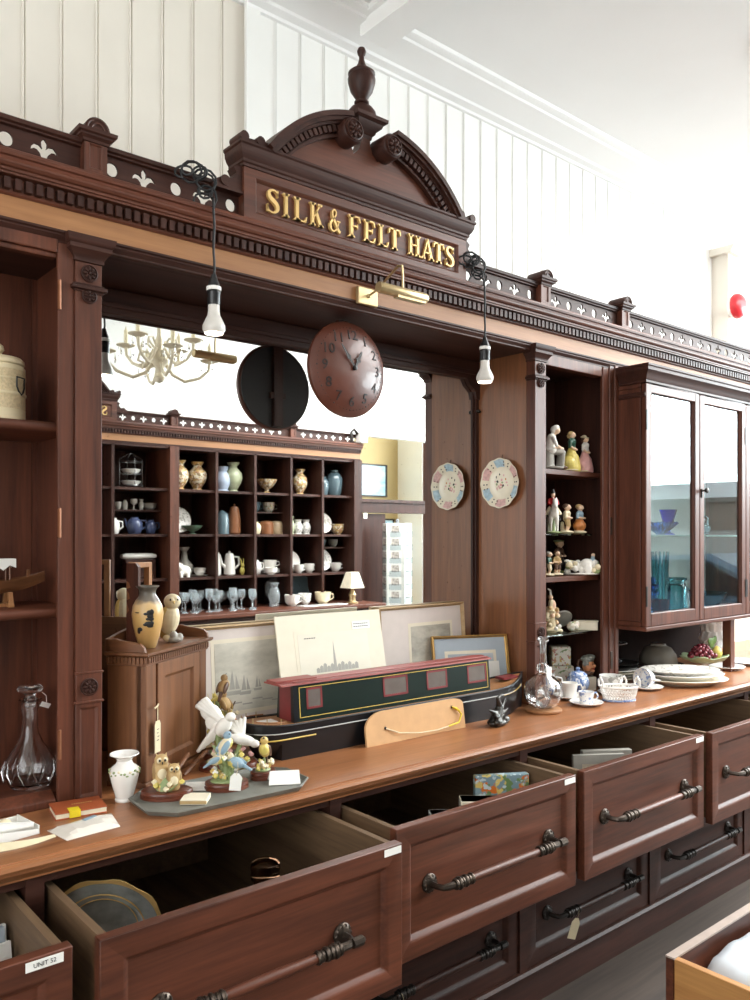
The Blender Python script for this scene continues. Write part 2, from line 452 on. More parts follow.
UX0, UX1 = -.5, 5.0
def framed(mb, x0, x1, z0, z1, y, w, dp, th, m=0, mp=None, slope=.014):
    # a board with a sunk panel, facing -Y
    mp = m if mp is None else mp
    a = [(x0, z0), (x1, z0), (x1, z1), (x0, z1)]
    b = [(x0+w, z0+w), (x1-w, z0+w), (x1-w, z1-w), (x0+w, z1-w)]
    k = w+slope
    c = [(x0+k, z0+k), (x1-k, z0+k), (x1-k, z1-k), (x0+k, z1-k)]
    k2 = w+slope*.45
    b2 = [(x0+k2, z0+k2), (x1-k2, z0+k2), (x1-k2, z1-k2), (x0+k2, z1-k2)]
    vs = [(p[0], y, p[1]) for p in a]+[(p[0], y, p[1]) for p in b]+[(p[0], y+dp*.35, p[1]) for p in b2]+[(p[0], y+dp, p[1]) for p in c]+[(p[0], y+th, p[1]) for p in a]
    fs = []; ms = []
    for i in range(4):
        j = (i+1) % 4
        for r in range(3): mb.raw([], [], m); fs.append((r*4+i, r*4+j, r*4+4+j, r*4+4+i)); ms.append(m)
        fs.append((i, 16+i, 16+j, j)); ms.append(m)
    fs.append((12, 13, 14, 15)); ms.append(mp); fs.append((16, 19, 18, 17)); ms.append(m)
    o = len(mb.mi); mb.raw(vs, fs, m); mb.mi[o:] = ms
    return mb
def rosette(r=.02, d=.008, n=8):
    # carved flower boss facing -Y, centred on the origin
    mb = MB(); mb.lathe([(0, 0), (r, 0), (r, -d*.5), (r*.9, -d*.6), (r*.85, -d*.3), (0, -d*.3)], axis='y', n=24)
    for i in range(n):
        a = 2*PI*i/n; mb.ball((r*.5*math.cos(a), -d*.45, r*.5*math.sin(a)), (r*.3, d*.45, r*.17), rot=(0, -a, 0), n=8)
    mb.ball((0, -d*.6, 0), (r*.2, d*.6, r*.2), n=8)
    return mb

# ---------------------------------------------------------------- the long worktop
prof = [(2.39, .878), (1.634, .878), (1.633, .874), (1.629, .874), (1.624, .871), (1.621, .865), (1.624, .859), (1.63, .857), (1.63, .853), (1.636, .845), (1.645, .838), (1.645, .834), (2.39, .834)]
o = MB().prism(prof, 'x', UX0, UX1).build('shop_counter', 'counter_x', angle=30)
tag(o, 'long polished reddish brown counter running under all the shelving, above the drawers', 'counter')

# ---------------------------------------------------------------- chest of drawers below it
PITCH = .745; XC = [.90+PITCH*k for k in range(-1, 5)]
chest = thing('drawer_chest', 'long dark mahogany chest under the counter with a row of pulled-out drawers', 'chest of drawers', (0, 1.66, 0))
def P(mb, name, mats, parent, off=(0, 0, 0), **k):
    # a part given in world coordinates, stored relative to its thing
    o = mb.build(name, mats, parent, **k)
    for v in o.data.vertices: v.co -= Vector(off)
    return o
CO = (0, 1.66, 0)
mb = MB()
mb.box(UX0, UX1, 2.32, 2.36, 0, .833); mb.box(UX0, UX1, 1.675, 2.36, .452, .47); mb.box(UX0, UX1, 1.68, 2.32, .09, .12); mb.box(UX0, UX1, 1.665, 1.70, .812, .833)
for c in [XC[0]-PITCH]+XC:
    x = c+PITCH/2; mb.box(x-.018, x+.018, 1.662, 2.32, .10, .833)
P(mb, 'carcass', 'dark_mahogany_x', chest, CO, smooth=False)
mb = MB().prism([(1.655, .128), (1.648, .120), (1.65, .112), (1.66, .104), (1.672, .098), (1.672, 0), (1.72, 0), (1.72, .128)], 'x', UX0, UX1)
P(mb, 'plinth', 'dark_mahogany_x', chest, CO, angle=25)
def handle_mb(cx, y, z, hw=.235, side=True):
    mb = MB(); yo = y-.05
    for s in (-1, 1):
        x = cx+s*hw
        mb.lathe([(.024, 0), (.024, -.004), (.019, -.009), (.012, -.012), (0, -.014)], (x, y, z), axis='y', n=14)
        for i in range(10):
            a = 2*PI*i/10; mb.ball((x+.018*math.cos(a), y-.007, z+.018*math.sin(a)), (.005, .004, .005), n=6)
        mb.tube([(x, y-.005, z), (x, y-.03, z), (x-s*.006, yo+.004, z), (x-s*.02, yo, z), (x-s*.05, yo, z)], [.008, .0075, .008, .009, .009], 8)
        for q, rr in ((.045, .014), (.056, .0165), (.066, .0145), (.078, .0155), (.09, .0125), (.10, .0145)):
            mb.lathe([(0, -.005), (rr*.8, -.005), (rr, -.002), (rr, .002), (rr*.8, .005), (0, .005)], (x-s*q, yo, z), axis='x', n=14)
        if s > 0:  # bar end nib
            mb.tube([(x-.01, yo, z), (x+.016, yo, z), (x+.024, yo, z)], [.011, .011, .004], 8)
    mb.tube([(cx-hw+.09, yo, z), (cx-hw*.3, yo, z), (cx, yo, z), (cx+hw*.3, yo, z), (cx+hw-.09, yo, z)], [.0095, .0105, .011, .0105, .0095], 12, m=1)
    return mb
FY = {0: 1.40, 1: 1.385, 2: 1.45, 3: 1.45, 4: 1.44, 5: 1.55}
for k, c in enumerate(XC):
    y = FY[k]
    mb = framed(MB(), c-.352, c+.352, .475, .80, y, .042, .012, .026)
    d = P(mb, 'drawer', 'mahogany_x', chest, CO, bevel=.002)
    mb = MB()
    for s in (-1, 1):
        x = c+s*.336; mb.box(x-.008, x+.008, y+.027, 2.26, .492, .796)
    mb.box(c-.327, c+.327, 2.246, 2.258, .492, .79); mb.box(c-.327, c+.327, y+.027, 2.246, .50, .508)
    P(mb, 'drawer_box', 'pine_y', d, CO, smooth=False)
    P(handle_mb(c-(.024 if k == 1 else 0), y+.012, .64, .21 if k == 1 else .235), 'handle', ['old_brass', 'mahogany_x'], d, CO)
    if k < 4:
        lw = .05 if k != 0 else .062
        xl = c+.352-lw-.004-(.012 if k == 0 else 0)
        lb = P(MB().box(xl, xl+lw, y-.0012, y+.0, .779, .795), 'paper_label', 'paper_white', d, CO, smooth=False)
        lb['label'] = 'small white paper label'
    y2 = 1.668
    mb = framed(MB(), c-.352, c+.352, .128, .448, y2, .045, .012, .03)
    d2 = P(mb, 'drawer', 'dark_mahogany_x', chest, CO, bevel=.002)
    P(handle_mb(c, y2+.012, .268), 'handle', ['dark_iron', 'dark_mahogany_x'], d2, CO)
t = text_obj('lettering', 'UNIT 52', .0105, .0002, 'ink', chest, (XC[0]+.352-.047, FY[0]-.0015-1.66, .7868))

plain('hinge_copper', '8f5d40', .4, .4)
# ---------------------------------------------------------------- left display bookcase
bc = thing('display_bookcase', 'tall open mahogany bookcase left of the mirror with two shelves', 'bookcase', (.3, 2.0, .88)); BO = (.3, 2.0, .88)
mb = MB()
for i in range(10):
    x = -.14+.092*i; mb.prism([(x, YM), (x+.0905, YM), (x+.092, YM+.005), (x+.092, YM+.03), (x, YM+.03)], 'z', .88, 2.19)
P(mb, 'back_panel', 'mahogany_z', bc, BO, smooth=False)
for a_, b_ in ((-.16, -.12), (.70, .735)): P(MB().box(a_, b_, 1.93, YM, .88, 2.19), 'side_panel', 'mahogany_z', bc, BO, smooth=False)
mb = MB().box(-.12, .70, 1.93, YM, 2.165, 2.19); P(mb, 'top_board', 'dark_mahogany_x', bc, BO, smooth=False)
for z in (1.766, 1.333):
    e = [(1.945, z), (1.938, z-.005), (1.938, z-.018), (1.945, z-.024), (YM, z-.024), (YM, z)]
    P(MB().prism(e, 'x', -.12, .70), 'shelf', 'mahogany_x', bc, BO, angle=60)
P(MB().box(-.12, .70, 1.95, YM, .88, .90), 'bottom_board', 'mahogany_x', bc, BO, smooth=False)
mb = MB()
mb.box(.655, .694, 1.905, 1.918, .88, 2.19)
mb.box(-.16, -.11, 1.905, 1.945, .88, 2.19); mb.box(-.11, .655, 1.905, 1.920, 2.152, 2.19); mb.box(-.11, .655, 1.912, 1.935, 2.140, 2.152)
mb.prism([(1.905, .878), (1.905, .895), (1.935, .912), (1.96, .912), (1.96, .878)], 'x', -.11, .652)
P(mb, 'face_frame', 'mahogany_z', bc, BO, smooth=False, bevel=.003)
for z in (2.055, 1.53, 1.02):
    P(MB().box(.655, .6625, 1.9015, 1.906, z-.032, z+.032).tube([(.6588, 1.902, z-.034), (.6588, 1.902, z+.034)], .0035, 8), 'hinge', 'hinge_copper', bc, BO)
def pilaster(par, off, x0, x1, dup_from=None):
    xc = (x0+x1)/2
    mb = MB().box(x0, x1, 1.90, 1.94, 1.18, 2.195)
    mb.box(x0, x1, 1.898, 1.94, 1.112, 1.178)
    framed(mb, x0, x1, .878, 1.108, 1.90, .010, .006, .04, slope=.006)
    mb.box(x0-.004, x1+.004, 1.896, 1.94, 1.108, 1.114).box(x0-.003, x1+.003, 1.896, 1.94, 1.177, 1.182)
    p = P(mb, 'pilaster', 'mahogany_z', par, off, bevel=.0015)
    a = .0
    mb = MB(); y = 1.90
    # astragal ring below the top rosette
    pr = lambda e: [(x0-e, 1.94), (x0-e, y-e), (x1+e, y-e), (x1+e, 1.94)]
    for z0, z1, e in ((2.071, 2.076, .004), (2.076, 2.086, .010), (2.086, 2.091, .005)): mb.prism(pr(e), 'z', z0, z1)
    P(mb, 'astragal', 'dark_mahogany_x', p, off, bevel=.002); mb = MB()
    loft(mb, x0, x1, y, 1.94, [(0, 2.140), (.004, 2.142), (.004, 2.150), (.006, 2.153), (.010, 2.160), (.016, 2.166), (.018, 2.168), (.018, 2.178), (.021, 2.180), (.024, 2.186), (.026, 2.198)])
    P(mb, 'capital', 'dark_mahogany_x', p, off)
    for z, r in ((2.116, .020), (2.063, .018), (1.146, .021)):
        b = rosette(r); b.v = [(v[0]+xc, v[1]+y-.001, v[2]+z) for v in b.v]
        P(b, 'rosette', 'dark_mahogany_z', p, off)
pilaster(bc, BO, .694, .757)

# ---------------------------------------------------------------- mirror recess
mu = thing('wall_mirror', 'large old mirror in a deep mahogany recess at the middle of the shelving', 'mirror', (1.55, YM, .88)); MO = (1.55, YM, .88)
P(MB().box(.757, 2.37, YM, YM+.012, .88, 2.108), 'mirror_glass', 'mirror_silver', mu, MO, smooth=False)
P(MB().box(.735, 2.40, YM+.012, YM+.04, .88, 2.19), 'back_panel', 'dark_mahogany_x', mu, MO, smooth=False)
mb = MB().box(.757, 2.37, 1.93, YM, 2.178, 2.19); mb.box(.757, 2.37, YM-.018, YM+.012, 2.108, 2.178); mb.box(.757, 2.37, YM-.024, YM, 2.125, 2.14)
P(mb, 'soffit', 'dark_mahogany_x', mu, MO, smooth=False, bevel=.003)
mb = MB().box(2.37, 2.40, 1.94, YM+.012, .88, 2.19)
P(mb, 'side_panel', 'walnut_red_z' if 'walnut_red_z' in M else wood('walnut_red_z', '66402a', '8c5a3a', 'z', rough=.32).name, mu, MO, smooth=False)
P(MB().box(2.352, 2.371, YM-.014, YM+.004, .88, 2.108).box(2.344, 2.353, YM-.006, YM+.004, .88, 2.108), 'mirror_bead', 'dark_mahogany_z', mu, MO, bevel=.002)
P(MB().prism([(2.37, 2.108), (2.37, 2.03), (2.352, 2.035), (2.345, 2.06), (2.315, 2.085), (2.30, 2.108)], 'y', YM-.02, YM-.002), 'bracket', 'dark_mahogany_x', mu, MO, smooth=False)
P(MB().ball((2.362, YM-.02, 1.985), (.012, .008, .008), n=8), 'mirror_clip', 'dark_iron', mu, MO)

# ---------------------------------------------------------------- narrow niche of shelves
ni = thing('niche_bookcase', 'narrow dark mahogany shelving niche of porcelain figurines beside the glazed cupboard', 'bookcase', (2.62, 2.0, .88)); NO = (2.62, 2.0, .88)
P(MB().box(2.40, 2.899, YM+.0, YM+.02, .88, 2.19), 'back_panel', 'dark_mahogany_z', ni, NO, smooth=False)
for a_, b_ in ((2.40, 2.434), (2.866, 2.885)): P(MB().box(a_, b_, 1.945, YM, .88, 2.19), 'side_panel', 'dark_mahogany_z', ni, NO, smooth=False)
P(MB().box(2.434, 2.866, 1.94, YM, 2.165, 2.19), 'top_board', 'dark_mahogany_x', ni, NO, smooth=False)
for z, th, mt in ((1.757, .02, 'mahogany_x'), (1.508, .007, 'shelf_glass'), (1.342, .02, 'mahogany_x'), (1.118, .007, 'shelf_glass')):
    if mt not in M: glass('shelf_glass', 'd8efe6')
    P(MB().box(2.434, 2.866 if th > .01 else 2.80, 1.955, YM, z-th, z), 'shelf', mt, ni, NO, smooth=False, bevel=.002)
mb = MB().box(2.803, 2.84, 1.905, 1.920, .88, 2.19).box(2.434, 2.795, 1.905, 1.945, 2.135, 2.19)
mb.box(2.842, 2.872, 1.900, 1.945, .88, 2.19).box(2.874, 2.899, 1.896, 1.945, .88, 2.19)
P(mb, 'face_frame', 'mahogany_z', ni, NO, smooth=False, bevel=.003)
for z in (1.54, 1.0): P(MB().box(2.846, 2.856, 1.897, 1.901, z-.035, z+.035), 'hinge', 'old_brass', ni, NO)
pilaster(ni, NO, 2.37, 2.434)

plain('case_lining', 'dcdfe0', .7, var=.02); plain('dark_backing', '241815', .9, spec=.1)
# ---------------------------------------------------------------- glazed wall cupboard
gc = thing('glazed_cupboard', 'mahogany glazed cupboard of blue glassware hung above the counter at right', 'cupboard', (3.5, 1.774, 1.128)); GO = (3.5, 1.774, 1.128)
GX0, GX1 = 2.90, 4.16; GZ0, GZ1 = 1.128, 2.11; GY = 1.774
mb = MB().box(GX0, GX0+.022, GY+.024, YM, GZ0+.031, GZ1-.021).box(GX1-.022, GX1, GY+.024, YM, GZ0+.031, GZ1-.021).box(GX0, GX1, GY+.024, YM, GZ0+.01, GZ0+.03).box(GX0, GX1, GY+.024, YM, GZ1-.02, GZ1-.003)
P(mb, 'body', 'mahogany_z', gc, GO, smooth=False, bevel=.002)
P(MB().box(GX0+.022, GX1-.022, YM-.012, YM, GZ0+.03, GZ1-.02), 'back_panel', 'case_lining', gc, GO, smooth=False)
mb = MB()
def ring(mb, x0, x1, y0, z0, z1, e):  # moulding that returns round both ends
    mb.prism([(x0-e, 1.93), (x0-e, y0-e), (x1+e, y0-e), (x1+e, 1.93)], 'z', z0, z1)
loft(mb, GX0, GX1, GY, 1.893, [(0, 2.108), (.004, 2.109), (.004, 2.118), (.007, 2.121), (.010, 2.130), (.016, 2.142), (.024, 2.152), (.026, 2.154), (.026, 2.166), (.030, 2.170), (.030, 2.178)])
P(mb, 'cornice', 'dark_mahogany_x', gc, GO)
mb = MB(); mb.box(GX0-.008, GX0, GY+.0, 1.93, 2.056, 2.066).box(GX0-.004, GX0, GY, 1.93, 2.05, 2.072)
P(mb, 'astragal', 'dark_mahogany_y', gc, GO, bevel=.002)
mb = MB(); ring(mb, GX0, GX1, GY, GZ0-.006, GZ0+.01, .004); P(mb, 'bottom_board', 'mahogany_x', gc, GO, bevel=.003)
DW = (GX1-GX0)/3
for k in range(3):
    x0 = GX0+DW*k+.002; x1 = x0+DW-.004; y0, y1 = GY, GY+.022; z0, z1 = GZ0+.012, GZ1-.004
    mb = MB().box(x0, x0+.036, y0, y1, z0, z1).box(x1-.036, x1, y0, y1, z0, z1).box(x0+.036, x1-.036, y0, y1, z0, z0+.052).box(x0+.036, x1-.036, y0, y1, z1-.036, z1)
    for a, b in ((x0+.036, x0+.042), (x1-.042, x1-.036)): mb.box(a, b, y0+.006, y1, z0+.052, z1-.036)
    d = P(mb, 'door', 'mahogany_z', gc, GO, smooth=False, bevel=.003)
    P(MB().box(x0+.034, x1-.034, y0+.011, y0+.013, z0+.05, z1-.034), 'pane', 'cupboard_glass', d, GO, smooth=False)
    if k != 1: P(MB().box(x0-.001, x0+.008, y0-.003, y0+.002, 1.22, 1.30).box(x0-.001, x0+.008, y0-.003, y0+.002, 1.92, 2.0), 'hinge', 'dark_iron', d, GO)
    else:
        P(MB().lathe([(.009, 0), (.009, -.003), (.004, -.006), (.004, -.014), (.011, -.02), (.011, -.028), (0, -.031)], (x0+.014, y0, 1.695), axis='y', n=12).box(x0+.01, x0+.018, y0-.004, y0, 1.665, 1.69), 'knob', 'dark_iron', d, GO)
        P(MB().box(x1-.008, x1+.001, y0-.003, y0+.002, 1.22, 1.30).box(x1-.008, x1+.001, y0-.003, y0+.002, 1.92, 2.0), 'hinge', 'dark_iron', d, GO)
P(MB().box(GX0+.03, GX1-.03, GY+.05, YM-.014, 1.497, 1.505), 'shelf', 'shelf_glass', gc, GO, smooth=False)
P(MB().box(GX0+.03, GX1-.03, GY+.05, YM-.014, 1.78, 1.788), 'shelf', 'shelf_glass', gc, GO, smooth=False)
for x in (3.655, 4.12): P(MB().box(x, x+.04, GY+.03, GY+.07, .878, GZ0-.006), 'post', 'mahogany_z', gc, GO, smooth=False, bevel=.003)
P(MB().box(GX0+.002, GX1, YM-.005, YM+.02, .878, GZ0), 'lower_back', 'dark_backing', gc, GO, smooth=False)

# ---------------------------------------------------------------- cornice with pierced gallery along the whole run
def fleur(cx, cz, s=.028):
    h = [(0, 1), (.26, .62), (.24, .28), (.16, .08), (.42, .34), (.8, .38), (1.08, .06), (1.14, -.2), (.86, -.06), (.62, -.1), (.36, -.36), (.24, -.7), (.2, -.95)]
    pts = [(x*s, z*s) for x, z in h]
    pts = pts+[(-x, z) for x, z in reversed(pts[1:])]
    return [(cx+x, cz+z) for x, z in pts]
def circ(cx, cz, r=.0165, n=20): return [(cx+r*math.cos(2*PI*i/n), cz+r*1.1*math.sin(2*PI*i/n)) for i in range(n)]
def cornice(x0, x1, posts, holes, label, name='gallery_cornice'):
    t = thing(name, label, 'cornice', ((x0+x1)/2, 1.9, 2.2)); O = ((x0+x1)/2, 1.9, 2.2)
    mb = MB().box(x0, x1, 1.895, 2.385, 2.198, 2.253); P(mb, 'frieze', 'oak_x', t, O, smooth=False)
    pr = [(1.893, 2.202), (1.893, 2.197), (1.897, 2.194), (1.896, 2.190), (1.901, 2.184), (1.904, 2.180), (1.904, 2.176), (1.909, 2.173), (1.93, 2.172), (1.93, 2.202)]
    P(MB().prism(pr, 'x', x0, x1), 'architrave_moulding', 'dark_mahogany_x', t, O, angle=25)
    pr = [(1.893, 2.250), (1.888, 2.254), (1.888, 2.287), (1.866, 2.287), (1.866, 2.292), (1.862, 2.293), (1.862, 2.299), (1.856, 2.301), (1.852, 2.306), (1.851, 2.311), (1.853, 2.315), (1.853, 2.319), (1.847, 2.321), (1.845, 2.327), (1.847, 2.333), (1.856, 2.337), (1.858, 2.339), (1.870, 2.343), (2.385, 2.345), (2.385, 2.25)]
    P(MB().prism(pr, 'x', x0, x1), 'moulding', 'mahogany_x', t, O, angle=20)
    mb = MB(); x = x0+.004
    while x+.015 < x1: mb.box(x, x+.0135, 1.873, 1.889, 2.259, 2.283); x += .0228
    P(mb, 'dentil_course', 'dark_mahogany_z', t, O, smooth=False)
    lo = [[(x0-O[0], 2.344-2.2), (x1-O[0], 2.344-2.2), (x1-O[0], 2.412-2.2), (x0-O[0], 2.412-2.2)]]
    for x, k in holes: lo.append(circ(x-O[0], .1765, .015) if k == 'c' else fleur(x-O[0], .1755, .026))
    sheet_with_holes('gallery_panel', lo, .006, 'dark_mahogany_x', t, (0, .003, 0))
    P(MB().prism([(1.902, 2.404), (1.892, 2.407), (1.892, 2.411), (1.886, 2.414), (1.884, 2.422), (1.890, 2.426), (1.915, 2.426), (1.915, 2.404)], 'x', x0, x1), 'gallery_rail', 'dark_mahogany_x', t, O, angle=25)
    for p in posts:
        mb = MB(); framed(mb, p-.027, p+.027, 2.343, 2.424, 1.875, .012, .004, .05, slope=.003)
        q = P(mb, 'gallery_post', 'mahogany_z', t, O, smooth=False)
        mb = MB(); loft(mb, p-.027, p+.027, 1.875, 1.93, [(0, 2.414), (.003, 2.415), (.005, 2.421), (.012, 2.426), (.013, 2.430), (.018, 2.433), (.019, 2.441), (0, 2.442)])
        arch = [(p+.030*math.cos(PI*i/14), 2.44+.031*math.sin(PI*i/14)) for i in range(15)]
        mb.prism(arch, 'y', 1.864, 1.94)
        for rr in (.025, .015):
            mb.tube([(p+rr*math.cos(PI*i/12), 1.864, 2.441+rr*math.sin(PI*i/12)) for i in range(13)], .003, 6)
        P(mb, 'post_cap', 'dark_mahogany_x', q, O)
    return t
HOLES = [(.541-.0826*i, 'cf'[i % 2]) for i in range(1, 10)]+[(.541, 'c'), (.623, 'f'), (.781, 'c'), (.862, 'f'), (.948, 'c'), (1.024, 'f'), (1.105, 'c'), (2.016, 'c'), (2.105, 'f'), (2.175, 'c'), (2.258, 'f'), (2.341, 'c')]
HOLES += [(2.493+.0812*i, 'fc'[i % 2]) for i in range(5)]+[(2.994+.0812*i, 'cf'[i % 2]) for i in range(14)]+[(4.28+.0812*i, 'cf'[i % 2]) for i in range(8)]
near_cornice = cornice(UX0, UX1, [.7325, 2.402, 2.918, 4.2, -.28], [h for h in HOLES if abs(h[0]+.28) > .05], 'long dentilled mahogany cornice with pierced gallery and small posts along the top of the shelving')

# ---------------------------------------------------------------- carved sign board with broken pediment
def rib(pts, ws, m=0):
    # thick stroke: outline of a centre line with a width at each point
    L = len(pts); a = []; b = []
    for i, p in enumerate(pts):
        q0 = pts[max(i-1, 0)]; q1 = pts[min(i+1, L-1)]
        dx, dz = q1[0]-q0[0], q1[1]-q0[1]; l = math.hypot(dx, dz) or 1
        nx, nz = -dz/l, dx/l; w = ws[i]/2
        a.append((p[0]+nx*w, p[1]+nz*w)); b.append((p[0]-nx*w, p[1]-nz*w))
    return [[a[i], a[i+1], b[i+1], b[i]] for i in range(L-1)]
def spl(ctrl, n=8):
    # Catmull-Rom through control points; each (x, z, width)
    out = []
    for i in range(len(ctrl)-1):
        p0 = ctrl[max(i-1, 0)]; p1 = ctrl[i]; p2 = ctrl[i+1]; p3 = ctrl[min(i+2, len(ctrl)-1)]
        for k in range(n):
            t = k/n
            out.append([.5*((2*p1[j])+(-p0[j]+p2[j])*t+(2*p0[j]-5*p1[j]+4*p2[j]-p3[j])*t*t+(-p0[j]+3*p1[j]-3*p2[j]+p3[j])*t**3) for j in range(3)])
    out.append(list(ctrl[-1])); return rib([(p[0], p[1]) for p in out], [p[2] for p in out])
def rect(x0, x1, z0, z1): return [(x0, z0), (x1, z0), (x1, z1), (x0, z1)]
def serif(x, z, w=.36, s=1): return [[(x-w/2, z), (x+w/2, z), (x+w/2, z+s*.045), (x+.1, z+s*.11), (x-.1, z+s*.11), (x-w/2, z+s*.045)]]
def stem(x): return [rect(x-.078, x+.078, 0, 1)]+serif(x, 0)+serif(x, 1, s=-1)
def glyph(c):
    if c == 'I': return stem(.2), .4
    if c == 'L': return stem(.2)+[rect(.2, .68, 0, .065), [(.68, 0), (.74, .26), (.69, .26), (.60, .06)]], .75
    if c == 'F': return stem(.2)+[rect(.2, .66, .935, 1), [(.66, 1), (.72, .74), (.67, .74), (.58, .94)], rect(.25, .52, .5, .56), [(.52, .42), (.56, .42), (.56, .64), (.52, .64)]], .73
    if c == 'E': return glyph('F')[0]+[rect(.2, .68, 0, .065), [(.68, 0), (.74, .26), (.69, .26), (.60, .06)]], .75
    if c == 'T': return [rect(.28, .46, 0, 1)]+serif(.37, 0)+[rect(.03, .71, .935, 1), [(.71, 1), (.75, .73), (.70, .73), (.63, .94)], [(.03, 1), (-.01, .73), (.04, .73), (.11, .94)]], .74
    if c == 'H': return stem(.2)+stem(.72)+[rect(.2, .72, .48, .545)], .92
    if c == 'A': return [[(.10, 0), (.17, 0), (.47, .96), (.42, 1.02)], [(.40, 1.02), (.50, 1.02), (.84, 0), (.64, 0)], rect(.24, .66, .30, .36)]+serif(.13, 0, .3)+serif(.74, 0, .36), .88
    if c == 'K': return stem(.2)+[[(.25, .40), (.30, .35), (.72, .95), (.63, .95)], [(.36, .56), (.48, .68), (.86, 0), (.64, 0)]]+serif(.68, 1, .30, -1)+serif(.75, 0, .34), .9
    if c == 'S': return spl([(.56, .74, .05), (.545, .86, .06), (.44, .95, .07), (.30, .965, .08), (.15, .89, .12), (.12, .75, .16), (.22, .61, .18), (.40, .49, .19), (.53, .36, .18), (.55, .20, .15), (.44, .06, .10), (.29, .02, .07), (.14, .06, .06), (.07, .17, .06), (.06, .30, .05)])+[rect(.53, .585, .70, .98), rect(.035, .085, .02, .34)], .64
    if c == '&': return spl([(.86, .02, .12), (.70, .12, .14), (.40, .50, .15), (.24, .74, .13), (.28, .92, .08), (.40, .98, .06), (.52, .90, .09), (.50, .74, .09), (.34, .58, .08), (.16, .42, .12), (.08, .24, .14), (.16, .07, .10), (.34, .01, .07), (.54, .10, .06), (.68, .30, .06), (.74, .48, .06)])+[rect(.60, .86, .46, .52)], .9
def sign(t, O, letters, zb, h, y):
    for ch, a, b in letters:
        ps, w = glyph(ch); sc = (b-a)/w
        mb = MB()
        for p in ps:
            q = [(a+x*sc-O[0], zb+z*h-O[2]) for x, z in p]
            mb.prism(q, 'y', y-O[1]-.009, y-O[1])
        mb.build('letter', 'gold_leaf', t, smooth=False)
LET = [('S', 1.200, 1.241), ('I', 1.253, 1.275), ('L', 1.288, 1.335), ('K', 1.343, 1.390), ('&', 1.412, 1.453), ('F', 1.481, 1.528), ('E', 1.538, 1.586), ('L', 1.596, 1.638), ('T', 1.638, 1.687), ('H', 1.718, 1.771), ('A', 1.774, 1.828), ('T', 1.828, 1.876), ('S', 1.882, 1.922)]
